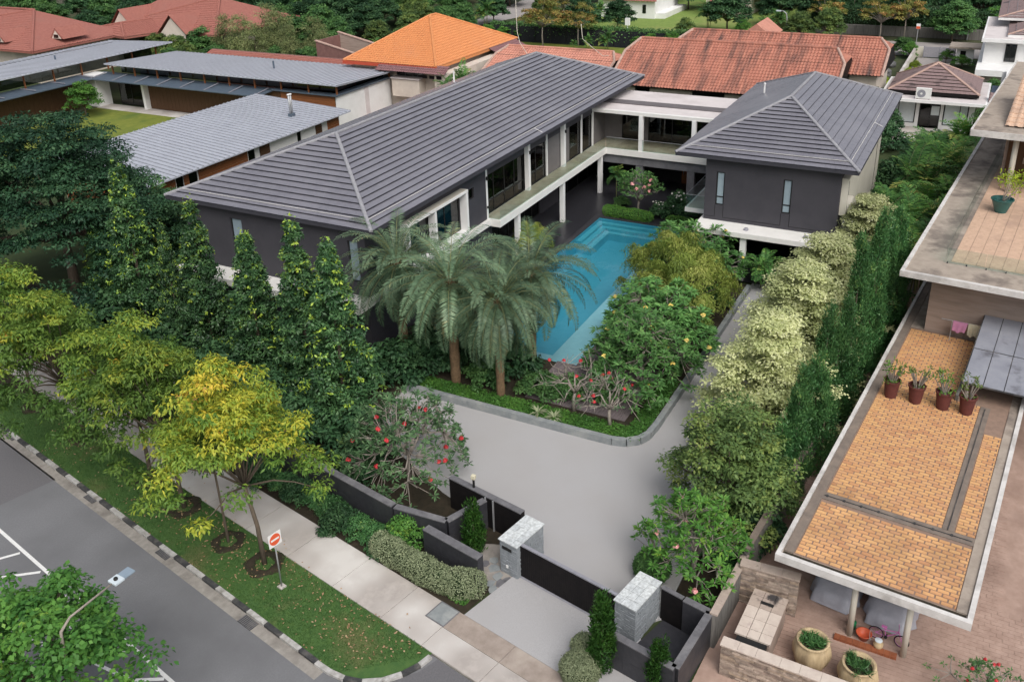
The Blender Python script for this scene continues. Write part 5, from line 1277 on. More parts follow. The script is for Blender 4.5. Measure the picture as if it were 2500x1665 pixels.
def branch_tubes(mb, base, ends, r0, rg, fork=None, sides=6, wob=0.25):
    base = np.array(base, float)
    for e in ends:
        e = np.array(e, float); f = np.array(fork if fork is not None else base, float)
        m1 = f+(e-f)*0.35+np.array([0, 0, 0.10*np.linalg.norm(e-f)])+rg.normal(size=3)*wob*0.25
        m2 = f+(e-f)*0.7+np.array([0, 0, 0.06*np.linalg.norm(e-f)])+rg.normal(size=3)*wob*0.25
        mb.tube([tuple(f), tuple(m1), tuple(m2), tuple(e)], [r0, r0*0.7, r0*0.45, r0*0.18], sides)

def trunk_mesh(name, mat, pts, rads, limbs=(), fork=None, rl=0.05, seed=0):
    rg = np.random.default_rng(seed)
    mb = MB().tube(pts, rads, 9)
    if len(limbs): branch_tubes(mb, pts[-1], limbs, rl, rg, fork if fork is not None else pts[-1])
    return mb.mesh(name, mat, smooth=True)

# ---- species: each returns (trunk mesh, crown mesh)
def sp_cone(seed, h=10.5, r=2.0, lime=0.10):
    rg = np.random.default_rng(seed)
    k = 250
    z = 0.3+(h-0.7)*rg.random(k)**1.12
    s = z/h
    prof = r*np.clip((1-s)**0.82*1.08, 0.09, 1)*(0.9+0.1*np.minimum(1, s*6))
    prof *= 0.85+0.3*rg.random(k)
    a = rg.random(k)*2*np.pi
    inner = rg.random(k) < 0.22
    rr = prof*np.where(inner, 0.35, 0.84)*(0.88+0.12*np.sin(z*4.2+3*np.sin(a)))
    C = np.stack([rr*np.cos(a), rr*np.sin(a), z], 1)
    sz = (0.38+0.26*rg.random(k))*(1.15-0.72*s)
    Rd = np.stack([sz, sz, sz*0.85], 1)
    tones = 0.06+0.70*rg.random(k)**1.2
    P, D_, N, t = clump_cloud(rg, C, Rd, 84, up=0.45, hang=0.0, tones=tones, tone_jit=0.14)
    # fresh lime shoots at the tips
    m = int(90*lime*10); zi = 0.8+(h-0.9)*rg.random(m)**0.9; si = zi/h; aa = rg.random(m)*2*np.pi
    pr = r*np.clip((1-si)**0.82*1.16, 0.08, 1.15)
    C2 = np.stack([pr*np.cos(aa), pr*np.sin(aa), zi], 1); C2[-1] = (0, 0, h+0.05); C2[-2] = (0.1, 0.1, h-0.25)
    R2 = np.full((m, 3), 0.16); R2[-2:] = 0.3
    P2, D2, N2, t2 = clump_cloud(rg, C2, R2, 7, tones=0.86+0.14*rg.random(m), tone_jit=0.05, shell=0.2)
    cr = leaves_mesh('crown', 'leaf_cone', np.r_[P, P2], np.r_[D_, D2], np.r_[N, N2], np.r_[rg.uniform(0.16, 0.28, len(P)), rg.uniform(0.16, 0.24, len(P2))], np.r_[rg.uniform(0.08, 0.13, len(P)), rg.uniform(0.08, 0.12, len(P2))], np.r_[t, t2])
    tr = trunk_mesh('trunk', 'bark', [(0, 0, -0.05), (0.03, 0, h*0.4), (0, 0.02, h*0.8), (0, 0, h*0.97)], [0.14, 0.11, 0.06, 0.015], [tuple(c) for c in C[:26]], None, 0.03, seed) if False else MB().tube([(0, 0, -0.05), (0.03, 0, h*0.4), (0, 0.02, h*0.8), (0, 0, h*0.97)], [0.14, 0.11, 0.06, 0.015], 8).mesh('trunk', 'bark', smooth=True)
    return tr, cr

def dome_points(rg, k, rx, ry, z0, z1, flat=0.6, hollow=0.55):
    """clump centres through an umbrella crown, most of them near its upper skin"""
    a = rg.random(k)*2*np.pi; q = np.sqrt(rg.random(k))
    sk = hollow+(1-hollow)*rg.random(k)
    lump = 1+0.16*np.sin(3*a+seed_phase(rg))+0.10*np.sin(5*a+1.3)
    x, y = rx*q*np.cos(a)*lump, ry*q*np.sin(a)*lump
    z = z0+(z1-z0)*(np.clip(1-q**2, 0, 1)**flat)*sk
    return np.stack([x, y, z], 1), q
def seed_phase(rg): return rg.random()*6.28

def sp_street(seed, mat, h=9.6, r=3.2, fork=4.0, lean=(0.3, 0.5), k=110, per=120, tb=0.04):
    rg = np.random.default_rng(seed)
    C, q = dome_points(rg, k, r, r, fork+0.6, h-0.3, 0.7, 0.40)
    C[:, :2] += np.array(lean)
    C[:, 2] -= 0.9*np.clip(q-0.7, 0, 1)*3
    sz = rg.uniform(0.5, 0.85, k); Rd = np.stack([sz, sz, sz*0.55], 1)
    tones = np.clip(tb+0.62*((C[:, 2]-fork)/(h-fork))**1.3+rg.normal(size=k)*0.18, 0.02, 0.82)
    P, D_, N, t = clump_cloud(rg, C, Rd, per, up=0.65, hang=0.4, tones=tones, tone_jit=0.10, shell=0.3)
    cr = leaves_mesh('crown', mat, P, D_, N, rg.uniform(0.17, 0.31, len(P)), rg.uniform(0.06, 0.11, len(P)), t, droop=0.25)
    lx, ly = lean
    tr = trunk_mesh('trunk', 'bark', [(0, 0, -0.05), (0.03, 0.08, fork*0.5), (lx*0.4, ly*0.5, fork)], [0.12, 0.095, 0.08], [tuple(c) for c in C[:22]], None, 0.055, seed)
    return tr, cr

def sp_pads(seed, mat, h, rx, ry, z0, k, per, pad, leaf, trunk_r=0.3, fork=None, flat=0.42, tone=(0.15, 0.6), hang=0.1, bark='bark', hollow=0.35, lw=0.5):
    """broad crown in flat pads of fine foliage"""
    rg = np.random.default_rng(seed)
    C, q = dome_points(rg, k, rx, ry, z0, h-0.3, 0.55, hollow)
    sz = rg.uniform(pad*0.7, pad*1.25, k); Rd = np.stack([sz, sz*rg.uniform(0.75, 1.0, k), sz*flat], 1)
    tones = np.clip(tone[0]+tone[1]*rg.random(k), 0, 1)
    P, D_, N, t = clump_cloud(rg, C, Rd, per, up=0.9, hang=hang, tones=tones, tone_jit=0.13, shell=0.35)
    ll = rg.uniform(leaf*0.75, leaf*1.3, len(P))
    cr = leaves_mesh('crown', mat, P, D_, N, ll, ll*lw, t)
    fk = fork if fork is not None else z0*0.75
    tr = trunk_mesh('trunk', bark, [(0, 0, -0.05), (0.1, 0.05, fk*0.5), (0.05, 0, fk)], [trunk_r, trunk_r*0.8, trunk_r*0.65], [tuple(c) for c in C[:30]], None, trunk_r*0.42, seed)
    return tr, cr

def sp_tiers(seed, mat, h=6.5, r=2.7, k=300, per=125, leaf=0.15, bark='bark'):
    """layered tree: pale sprays in horizontal tiers"""
    rg = np.random.default_rng(seed)
    nt = 9; C = []; 
    for i in range(k):
        ti = min(nt-1, int(nt*rg.random()**1.15)); s = (ti+0.5)/nt
        z = 0.6+(h-0.9)*s+rg.normal()*0.10
        R_ = r*(1-s**2.4)*(0.72+0.4*rg.random())+0.3
        a = rg.random()*2*np.pi; q = np.sqrt(rg.random())
        C.append((R_*q*np.cos(a), R_*q*np.sin(a), z-0.10*R_*q))
    C = np.array(C); sz = rg.uniform(0.40, 0.72, k); Rd = np.stack([sz*1.2, sz*0.9, sz*0.34], 1)
    tones = np.clip(0.15+0.6*rg.random(k), 0, 1)
    P, D_, N, t = clump_cloud(rg, C, Rd, per, up=1.1, hang=0.05, tones=tones, tone_jit=0.12, shell=0.15)
    ll = rg.uniform(leaf*0.7, leaf*1.25, len(P))
    cr = leaves_mesh('crown', mat, P, D_, N, ll, ll*0.6, t)
    tr = trunk_mesh('trunk', bark, [(0, 0, -0.05), (0.04, 0, h*0.5), (0, 0.03, h*0.94)], [0.10, 0.07, 0.02])
    mb = MB().tube([(0, 0, -0.05), (0.04, 0, h*0.5), (0, 0.03, h*0.94)], [0.10, 0.07, 0.02], 8)
    for c in C[:34]: mb.tube([(0, 0, c[2]-0.25), tuple(c)], [0.03, 0.008], 5)
    return mb.mesh('trunk', bark, smooth=True), cr

def sp_column(seed, h=8.0, r=0.75, k=120, per=75, mat='leaf_podo'):
    """narrow upright conifer: steep sprays of strap leaves"""
    rg = np.random.default_rng(seed)
    z = 0.2+(h-0.7)*rg.random(k); s = z/h; a = rg.random(k)*2*np.pi
    R_ = r*np.clip(1.08-s**2.2, 0.14, 1)*(0.7+0.45*rg.random(k))
    C = np.stack([R_*np.cos(a)*0.8, R_*np.sin(a)*0.8, z], 1)
    C[-6:, :2] *= 0.4; C[-6:, 2] = h-rg.random(6)*0.7
    sz = rg.uniform(0.16, 0.28, k); Rd = np.stack([sz, sz, sz*2.2], 1)
    idx = np.repeat(np.arange(k), per); n = len(idx); d = rdir(rg, n)
    P = C[idx]+d*Rd[idx]*(0.3+0.7*rg.random(n))[:, None]
    out = unit(C[idx]*np.array([1, 1, 0])+1e-6)
    Dv = unit(np.array([0, 0, 0.9])+out*0.35+rg.normal(size=(n, 3))*0.45)
    N = unit(out+rg.normal(size=(n, 3))*0.5+np.array([0, 0, 0.25]))
    t = (0.2+0.55*rg.random(k))[idx]+rg.normal(size=n)*0.13
    cr = leaves_mesh('crown', mat, P, Dv, N, rg.uniform(0.12, 0.24, n), rg.uniform(0.035, 0.06, n), t, droop=0.05)
    return MB().tube([(0, 0, -0.05), (0, 0, h*0.95)], [0.08, 0.015], 7).mesh('trunk', 'bark', smooth=True), cr

def sp_frangi(seed, mat, h=4.5, r=2.8, tips=85, leaf=0.36, per=15, bark='pale_bark', dens=1.0, z0=0.9):
    """frangipani: forked grey limbs, each tip with a rosette of long leaves; returns trunk, crown, tip points"""
    rg = np.random.default_rng(seed)
    C, q = dome_points(rg, tips, r, r, z0, h-0.15, 0.6, 0.45)
    mb = MB().tube([(0, 0, -0.05), (0.05, 0.02, h*0.16), (0.1, -0.05, h*0.26)], [0.11, 0.09, 0.08], 8)
    fork = np.array((0.1, -0.05, h*0.26)); F1 = []
    for i in range(7):
        a = 2*np.pi*i/7+rg.random()*0.6; rr = r*(0.12+0.16*rg.random())
        p = np.array((rr*np.cos(a), rr*np.sin(a), h*(0.36+0.12*rg.random()))); F1.append(p)
        mb.tube([tuple(fork), tuple((fork+p)/2+np.array((0, 0, -0.06))), tuple(p)], [0.06, 0.05, 0.04], 6)
    F1 = np.array(F1); m2 = max(14, tips//9); F2 = []
    sel = C[rg.permutation(tips)[:m2]]
    for c in sel:
        j = np.argmin(((F1-c)**2).sum(1)+rg.random(7)*0.4); p = F1[j]+(c-F1[j])*rg.uniform(0.5, 0.68)+rg.normal(size=3)*0.08
        F2.append(p); mb.tube([tuple(F1[j]), tuple((F1[j]+p)/2+rg.normal(size=3)*0.07-np.array((0, 0, 0.06))), tuple(p)], [0.04, 0.032, 0.025], 5)
    F2 = np.array(F2)
    for c in C:
        j = np.argmin(((F2-c)**2).sum(1)); m_ = (F2[j]+c)/2+rg.normal(size=3)*0.07-np.array((0, 0, 0.06))
        mb.tube([tuple(F2[j]), tuple(m_), tuple(c)], [0.022, 0.017, 0.011], 4)
    keep = rg.random(tips) < dens
    Cc = C[keep]; k = len(Cc); idx = np.repeat(np.arange(k), per); n = len(idx)
    a = rg.random(n)*2*np.pi; el = rg.uniform(-0.35, 0.75, n)
    Dv = np.stack([np.cos(a)*np.cos(el), np.sin(a)*np.cos(el), np.sin(el)], 1)
    N = unit(np.array([0, 0, 1.0])+rg.normal(size=(n, 3))*0.3-Dv*0.3)
    P = Cc[idx]+Dv*0.03
    t = (0.15+0.5*rg.random(k))[idx]+rg.normal(size=n)*0.15
    cr = leaves_mesh('crown', mat, P, Dv, N, rg.uniform(leaf*0.6, leaf*1.2, n), leaf*0.30, t, droop=0.12)
    return mb.mesh('trunk', bark, smooth=True), cr, C

def sp_weep(seed, h=4.6, r=2.6, k=900, mat='leaf_weep'):
    """weeping shrub: long hanging strands of fine leaves"""
    rg = np.random.default_rng(seed)
    T_, q = dome_points(rg, 46, r*0.95, r*0.95, 0.9, h, 0.6, 0.55)
    Ps, Ds, Ts = [], [], []; C = T_
    for c in T_:
        tone = rg.uniform(0.15, 0.75); R_ = rg.uniform(0.45, 0.85)
        for _ in range(k//30):
            n = 16; a_ = rg.random()*2*np.pi; o = np.array([np.cos(a_), np.sin(a_), 0.0]); sp = R_*np.sqrt(rg.random()); L_ = rg.uniform(0.35, 0.95)
            s_ = np.linspace(0, 1, n)
            p = c+np.outer(np.sqrt(s_), o*sp)+np.outer(s_**1.5, np.array([0, 0, -L_]))+rg.normal(size=(n, 3))*0.05
            p[:, 2] = np.maximum(p[:, 2]+0.12, 0.1)
            Ps.append(p); Ds.append(unit(np.array([0, 0, -0.9])+o*0.5+rg.normal(size=(n, 3))*0.45)); Ts.append(tone+rg.normal(size=n)*0.12+0.2*(1-s_)-0.1)
    P, D_, t = np.concatenate(Ps), np.concatenate(Ds), np.concatenate(Ts)
    N = unit(rg.normal(size=P.shape)*0.5+unit(P*np.array([1, 1, 0.2]))+np.array([0, 0, 0.3]))
    cr = leaves_mesh('crown', mat, P, D_, N, rg.uniform(0.10, 0.2, len(P)), rg.uniform(0.03, 0.06, len(P)), t)
    tr = trunk_mesh('trunk', 'bark', [(0, 0, -0.05), (0.05, 0, 0.5), (0, 0.05, 1.0)], [0.09, 0.08, 0.07], [tuple(c*np.array([1, 1, 0.95])) for c in C[:20]], None, 0.035, seed)
    return tr, cr

def frond(rg, az, el, L_, curl, nleaf, ll, lw, vee, twist=0.0, tone=0.5, dry=False):
    s = np.linspace(0, 1, 24)
    # integrate an arching midrib
    ang = el-curl*s**1.4
    dx = np.cos(ang); dz = np.sin(ang)
    x = np.concatenate([[0], np.cumsum((dx[1:]+dx[:-1])/2)])*L_/23; z = np.concatenate([[0], np.cumsum((dz[1:]+dz[:-1])/2)])*L_/23
    ca, sa = np.cos(az), np.sin(az)
    rib = np.stack([x*ca, x*sa, z], 1)
    u = np.linspace(0.12, 0.99, nleaf)
    pos = np.stack([np.interp(u, s, rib[:, i]) for i in range(3)], 1)
    th = np.interp(u, s, ang)
    T = np.stack([np.cos(th)*ca, np.cos(th)*sa, np.sin(th)], 1)
    S = np.tile(np.array([-sa, ca, 0]), (nleaf, 1)); Up = np.cross(T, S); Up[Up[:, 2] < 0] *= -1
    prof = np.clip(np.sin(np.pi*(0.10+0.88*u)), 0.12, 1)**0.6
    out = []
    for sg in (1, -1):
        d = unit(S*sg*1.0+T*0.50+Up*vee+np.array([0, 0, -0.12])+rg.normal(size=(nleaf, 3))*0.10)
        out.append((pos, d, unit(Up+S*sg*-0.35), ll*prof*rg.uniform(0.85, 1.12, nleaf), np.full(nleaf, lw), np.full(nleaf, tone)+rg.normal(size=nleaf)*0.10+0.12*(u-0.5)))
    return rib, out

def sp_phoenix(seed, trunk_h=4.6, nf=74, L_=4.3):
    rg = np.random.default_rng(seed)
    Ps = [[], [], [], [], [], []]; mb = MB()
    z = 0
    pr = []
    for i in range(12):
        pr.append((0.27+0.03*(i % 2), trunk_h*i/11))
    pr.append((0.36, trunk_h+0.25)); pr.append((0.12, trunk_h+0.5))
    tk = MB().lathe(pr, 12)
    ribs = MB()
    for i in range(nf):
        f = i/(nf-1)
        el = math.radians(82-138*f**0.85+rg.normal()*5); az = i*2.39996+rg.normal()*0.12
        l = L_*(0.72+0.34*math.sin(math.pi*min(1, 0.25+f*0.75)))*rg.uniform(0.9, 1.08)
        dry = f > 0.9
        tone = 0.60-0.30*f+rg.normal()*0.10 if not dry else 0.92
        rib, out = frond(rg, az, el, l, 1.45+0.25*(1-f), 56, 0.58, 0.05, 0.22-0.1*f, tone=tone)
        o = np.array((0.2*math.cos(az), 0.2*math.sin(az), trunk_h+0.35-0.3*f))
        ribs.tube([tuple(p+o) for p in rib[::4]], [0.035, 0.03, 0.025, 0.018, 0.012, 0.006], 4)
        for (p, d, n, ln, w, t) in out:
            for a_, b_ in zip(Ps, (p+o, d, n, ln, w, t)): a_.append(b_)
    P, D_, N, Ln, W, t = [np.concatenate(a_) for a_ in Ps]
    return tk.mesh('trunk', 'palm_bark'), leaves_mesh('fronds', 'leaf_palm', P, D_, N, Ln, W, t, droop=0.12), ribs.mesh('midribs', 'leaf_rib')
surf('leaf_rib', (0.22, 0.24, 0.11), (0.17, 0.19, 0.08), rough=0.6)

def sp_areca(seed, h=4.0, stems=7, per=8, L_=2.2, mat='leaf_areca', spread=0.7, lw=0.06, nl=26, ll=0.5):
    rg = np.random.default_rng(seed)
    Ps = [[], [], [], [], [], []]; tk = MB(); ribs = MB()
    for k in range(stems):
        a = rg.random()*2*np.pi; rr = spread*np.sqrt(rg.random()); hh = h*rg.uniform(0.3, 0.72)
        b = np.array((rr*np.cos(a), rr*np.sin(a), 0)); top = b*1.6+np.array((0, 0, hh))
        tk.tube([tuple(b), tuple((b+top)/2), tuple(top)], [0.055, 0.05, 0.045], 6)
        for i in range(per):
            f = i/(per-1); el = math.radians(80-75*f+rg.normal()*8); az = rg.random()*2*np.pi
            rib, out = frond(rg, az, el, L_*rg.uniform(0.8, 1.15), 1.2, nl, ll, lw, 0.3, tone=np.clip(0.35+0.3*(1-f)+rg.normal()*0.16, 0, 1) if rg.random() > 0.05 else 0.97)
            ribs.tube([tuple(p+top) for p in rib[::4]], [0.02, 0.018, 0.015, 0.012, 0.008, 0.004], 4)
            for (p, d, n, ln, w, t) in out:
                for a_, b_ in zip(Ps, (p+top, d, n, ln, w, t)): a_.append(b_)
    P, D_, N, Ln, W, t = [np.concatenate(a_) for a_ in Ps]
    return tk.mesh('trunk', 'leaf_rib', smooth=True), leaves_mesh('fronds', mat, P, D_, N, Ln, W, t, droop=0.15), ribs.mesh('midribs', 'leaf_rib')

def sp_bush(seed, mat, rx=1.0, ry=1.0, h=1.2, n=2600, leaf=0.16, lw=0.5, tone=(0.2, 0.55), hang=0.1, k=40, z0=0.1):
    rg = np.random.default_rng(seed)
    C, q = dome_points(rg, k, rx*0.85, ry*0.85, z0, h-0.15, 0.55, 0.5)
    sz = rg.uniform(0.22, 0.36, k)*max(rx, ry, h)*0.8; sz = np.minimum(sz, 0.55*max(0.4, h)); Rd = np.stack([sz, sz, sz*0.75], 1)
    P, D_, N, t = clump_cloud(rg, C, Rd, max(1, n//k), up=0.6, hang=hang, tones=tone[0]+tone[1]*rg.random(k), tone_jit=0.12)
    P[:, 2] = np.maximum(P[:, 2], 0.03)
    ll = rg.uniform(leaf*0.7, leaf*1.3, len(P))
    return leaves_mesh('foliage', mat, P, D_, N, ll, ll*lw, t)

def clipped(seed, mat, surface_pts, surface_n, leaf=0.06, lw=0.6, tone=(0.25, 0.5)):
    """a sheared hedge: leaves over a given surface"""
    rg = np.random.default_rng(seed)
    P = surface_pts+surface_n*rg.normal(size=(len(surface_pts), 1))*0.025
    Dv = unit(rg.normal(size=P.shape)+surface_n*0.3); N = unit(surface_n+rg.normal(size=P.shape)*0.5)
    g_ = np.sin(P[:, 0]*5.1+P[:, 1]*3.7)*np.sin(P[:, 1]*6.3-P[:, 2]*4)*0.12
    t = tone[0]+tone[1]*rg.random(len(P))+g_
    ll = rg.uniform(leaf*0.7, leaf*1.4, len(P))
    return leaves_mesh('foliage', mat, P, Dv, N, ll, ll*lw, t)

def tube_hedge(path, ry, rz, zc, n, seed, mat, leaf):
    """rounded sausage hedge along a path; returns foliage mesh and its solid core"""
    rg = np.random.default_rng(seed)
    path = np.array(path, float); seg = np.linalg.norm(np.diff(path, axis=0), axis=1); cum = np.concatenate([[0], np.cumsum(seg)])
    tot = cum[-1]; u = rg.random(n)*(tot+2*ry)-ry; uc = np.clip(u, 0, tot)
    px = np.interp(uc, cum, path[:, 0]); py = np.interp(uc, cum, path[:, 1])
    d = np.stack([np.interp(np.clip(uc+0.1, 0, tot), cum, path[:, 0])-np.interp(np.clip(uc-0.1, 0, tot), cum, path[:, 0]), np.interp(np.clip(uc+0.1, 0, tot), cum, path[:, 1])-np.interp(np.clip(uc-0.1, 0, tot), cum, path[:, 1])], 1); d = unit(d)
    over = (u-uc)/ry; sc = np.sqrt(np.clip(1-over**2, 0, 1))
    a = rg.uniform(-0.25*np.pi, 1.25*np.pi, n)
    ca, sa = np.cos(a), np.sin(a)
    lump = 1+0.07*np.sin(uc*3.1)+0.05*np.sin(uc*7.3+a*2)
    nx, ny = -d[:, 1], d[:, 0]
    X = px+nx*ca*ry*sc*lump+d[:, 0]*over*ry; Y = py+ny*ca*ry*sc*lump+d[:, 1]*over*ry; Z_ = np.maximum(zc+sa*rz*sc*lump, 0.03)
    Nn = unit(np.stack([nx*ca*sc+d[:, 0]*over, ny*ca*sc+d[:, 1]*over, sa*sc], 1))
    fol = clipped(seed, mat, np.stack([X, Y, Z_], 1), Nn, leaf)
    core = MB()
    m = 14; cs = np.linspace(0, tot, max(6, int(tot/0.4)))
    pts = [(np.interp(c, cum, path[:, 0]), np.interp(c, cum, path[:, 1]), zc) for c in cs]
    core.tube(pts, [ry*0.55]+[ry*0.86]*(len(pts)-2)+[ry*0.55], m)
    core.v = [(x, y, max(0.02, zc+(z-zc)*rz/ry)) for x, y, z in core.v]
    return fol, core.mesh('core', 'leaf_core', smooth=True)
surf('leaf_core', (0.018, 0.035, 0.012), rough=0.9)

# ---- placing
def put(name, label, cat, loc, parts, rz=0.0, sc=1.0, group=None):
    s3 = sc if isinstance(sc, (tuple, list)) else (sc, sc, sc)
    t = thing(name, label, cat, loc, rz, group)
    t.scale = s3
    for pn, me in parts: link_mesh(pn, me, t)
    return t

def flower_mesh(mat, seed, r=0.13, n=16):
    rg = np.random.default_rng(seed)
    mb = MB()
    for i in range(n):
        d = rdir(rg, 1)[0]; d[2] = abs(d[2]); p = d*r*rg.uniform(0.4, 1)
        a = rg.random()*6.28; q = r*0.42
        u = unit(np.cross(d, np.array([0.3, 0.5, 0.8])))*q; v = np.cross(d, u)
        mb.add([p-u-v, p+u-v*0.6, p+u+v, p-u*0.6+v], [(0, 1, 2, 3)])
    return mb.mesh('flower', mat)
FL = {m_: flower_mesh(m_, i+1) for i, m_ in enumerate(('red_petal', 'yellow_petal', 'white_petal', 'pink_petal'))}
def flowers(parent, pts, mat, sc=1.0):
    for p in pts: link_mesh('flower', FL[mat], parent, tuple(p), RNG.random()*6, (sc, sc, sc))
# ------------------------------------------------------------------ street trees
def ring_mesh():
    mb = MB(); n = 28; rg = random.Random(2)
    prof = [(0.40, 0.0), (0.5, 0.07), (0.64, 0.09), (0.78, 0.05), (0.86, 0.0)]
    for i, (r, z) in enumerate(prof):
        for k in range(n):
            a = 2*math.pi*k/n; j = 1+0.09*math.sin(5*a+i)+rg.uniform(-0.03, 0.03)
            mb.v.append((r*j*math.cos(a), r*j*math.sin(a), z*rg.uniform(0.6, 1.3)))
    for i in range(len(prof)-1):
        for k in range(n):
            a, b = i*n+k, i*n+(k+1) % n; mb.f.append((a, a+n, b+n, b))
    return mb.mesh('mulch_ring', 'soil', smooth=True)
RING = ring_mesh()
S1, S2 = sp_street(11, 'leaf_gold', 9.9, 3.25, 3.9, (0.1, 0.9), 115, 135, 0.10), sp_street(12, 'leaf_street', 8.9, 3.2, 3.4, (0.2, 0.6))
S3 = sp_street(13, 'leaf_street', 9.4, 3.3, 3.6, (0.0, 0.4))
SG = 'young trees along the grass verge'
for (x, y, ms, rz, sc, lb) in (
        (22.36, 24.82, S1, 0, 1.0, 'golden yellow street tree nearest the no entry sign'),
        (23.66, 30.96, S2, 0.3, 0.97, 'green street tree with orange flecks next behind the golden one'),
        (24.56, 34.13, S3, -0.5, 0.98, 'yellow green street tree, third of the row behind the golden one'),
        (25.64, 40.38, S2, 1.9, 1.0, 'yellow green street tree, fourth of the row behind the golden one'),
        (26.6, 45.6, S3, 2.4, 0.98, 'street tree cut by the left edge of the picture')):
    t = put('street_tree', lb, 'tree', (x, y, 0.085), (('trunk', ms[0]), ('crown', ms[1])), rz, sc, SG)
    link_mesh('mulch_ring', RING, t)
sap = sp_street(14, 'leaf_street', 6.6, 1.1, 4.2, (0.0, 0.2), 22, 70)
t = put('sapling', 'slim young tree with a thin stem just left of the golden tree', 'tree', (22.74, 27.28, 0.085), (('trunk', sap[0]), ('crown', sap[1])), 0, (0.55, 0.55, 1.0))
o = link_mesh('mulch_ring', RING, t); o.scale = (1.6, 1.6, 1)

# ------------------------------------------------------------------ conical evergreens behind the front wall
CN = [sp_cone(21, 10.6, 2.2, 0.13), sp_cone(22, 10.4, 2.05, 0.07), sp_cone(23, 9.4, 2.0, 0.11)]
for (x, y, i, h, rz, w, lb) in (
        (32.6, 28.1, 0, 10.9, 0.4, 1.0, 'conical evergreen with lime shoots nearest the palms'),
        (34.4, 31.9, 1, 10.8, 1.2, 1.0, 'tall conical evergreen second from the palms'),
        (34.5, 35.6, 2, 9.4, 2.2, 1.0, 'conical evergreen third from the palms, against the dark front wall'),
        (35.6, 40.7, 1, 10.3, 3.1, 0.95, 'bluish conical evergreen at the left corner of the dark front wall'),
        (35.4, 43.2, 0, 8.6, 4.0, 0.55, 'slim lime tipped evergreen squeezed between two taller cones'),
        (36.4, 47.4, 0, 11.5, 5.0, 0.95, 'tallest conical evergreen, pointing up in front of the timber wall'),
        (36.9, 51.2, 2, 7.8, 0.9, 1.0, 'short conical evergreen beside the big dark tree')):
    s = h/(10.6, 10.4, 9.4)[i]
    put('conical_tree', lb, 'tree', (x, y, 0.09), (('trunk', CN[i][0]), ('crown', CN[i][1])), rz, (w*s**0.3, w*s**0.3, s), 'row of conical evergreens')

bt = sp_pads(31, 'leaf_rain', 13.8, 7.6, 8.2, 1.2, 380, 230, 1.4, 0.25, 0.42, 4.0, 0.30, (0.05, 0.75), hollow=0.62)
put('spreading_tree', 'big dark spreading tree at the left edge', 'tree', (38.0, 56.5, 0), (('trunk', bt[0]), ('crown', bt[1])), 0.2)

# ------------------------------------------------------------------ palms and garden
PH = [sp_phoenix(41, 5.6), sp_phoenix(42, 6.2)]
for (x, y, i, s, rz, lb) in (
        (38.5, 21.85, 0, (0.84, 0.84, 1.0), 0.3, 'silvery date palm standing foremost, by the low planter wall'),
        (38.7, 24.9, 1, (1.0, 1.0, 1.0), 1.9, 'tallest silvery date palm in the middle of the group'),
        (42.5, 21.9, 0, (1.0, 1.0, 1.0), 3.3, 'silvery date palm leaning over the pool'),
        (39.6, 29.0, 1, (0.92, 0.92, 1.0), 4.4, 'silvery date palm next to the house wall')):
    put('date_palm', lb, 'palm', (x, y, 0.3), (('trunk', PH[i][0]), ('fronds', PH[i][1]), ('midribs', PH[i][2])), rz, s, 'silvery date palms by the pool')

fr = sp_frangi(51, 'leaf_frangi', 5.0, 2.7, 330, 0.36, 16, z0=0.5)
for (x, y, s, rz, lb, sub) in (
        (42.4, 15.2, (1.12, 1.12, 1.0), 0.0, 'leafy frangipani with yellow flowers at the rounded end of the bed', 'a'),
        (47.0, 15.8, (1.25, 1.25, 0.98), 2.1, 'leafy frangipani with yellow flowers in the middle of the bed', 'b'),
        (58.2, 17.2, (1.32, 1.32, 0.90), 4.0, 'round frangipani at the corner of the right wing', 'c')):
    t = put('frangipani', lb, 'tree', (x, y, 0.3), (('trunk', fr[0]), ('crown', fr[1])), rz, s, 'green frangipani trees')
    flowers(t, [p+np.array((0, 0, 0.12)) for p in fr[2][3:330:30]], 'yellow_petal', 1.1 if sub != 'c' else 0.8)
we = sp_weep(55, 4.7, 2.5)
for (x, y, s, rz, lb) in ((51.6, 15.4, 1.3, 0.0, 'weeping yellow green shrub in front of the right wing'), (54.6, 17.6, 1.15, 2.0, 'weeping yellow green shrub beside the pool'),
                          (58.4, 30.0, 0.62, 1.0, 'lime weeping shrub under the balcony')):
    put('weeping_shrub', lb, 'shrub', (x, y, 0.3 if x < 58 else 0.03), (('trunk', we[0]), ('crown', we[1])), rz, s, 'weeping shrubs')
b1 = sp_frangi(57, 'leaf_frangi_grey', 4.2, 2.1, 70, 0.22, 9, dens=0.30)
b2 = sp_frangi(58, 'leaf_frangi_grey', 4.0, 1.9, 75, 0.20, 9, dens=0.55)
t = put('bare_frangipani', 'nearly leafless frangipani with red flowers, the left one by the planter wall', 'tree', (38.8, 17.5, 0.3), (('trunk', b1[0]), ('crown', b1[1])), 0.3, 1.0, 'sparse frangipanis with red flowers')
flowers(t, [p+np.array((0, 0, 0.08)) for p in b1[2][5:70:9]], 'red_petal', 0.9)
t = put('bare_frangipani', 'sparse twiggy frangipani with red flowers in the rounded corner of the bed', 'tree', (38.2, 15.15, 0.3), (('trunk', b2[0]), ('crown', b2[1])), 1.3, 1.0, 'sparse frangipanis with red flowers')
flowers(t, [p+np.array((0, 0, 0.08)) for p in b2[2][4:70:14]], 'red_petal', 0.8)
rp = sp_frangi(59, 'leaf_frangi_grey', 5.2, 3.1, 360, 0.30, 14, dens=0.85, z0=0.5)
t = put('red_frangipani', 'broad frangipani with red flowers beside the side entrance', 'tree', (30.0, 22.4, 0.09), (('trunk', rp[0]), ('crown', rp[1])), 0.0, (1.0, 1.0, 1.0))
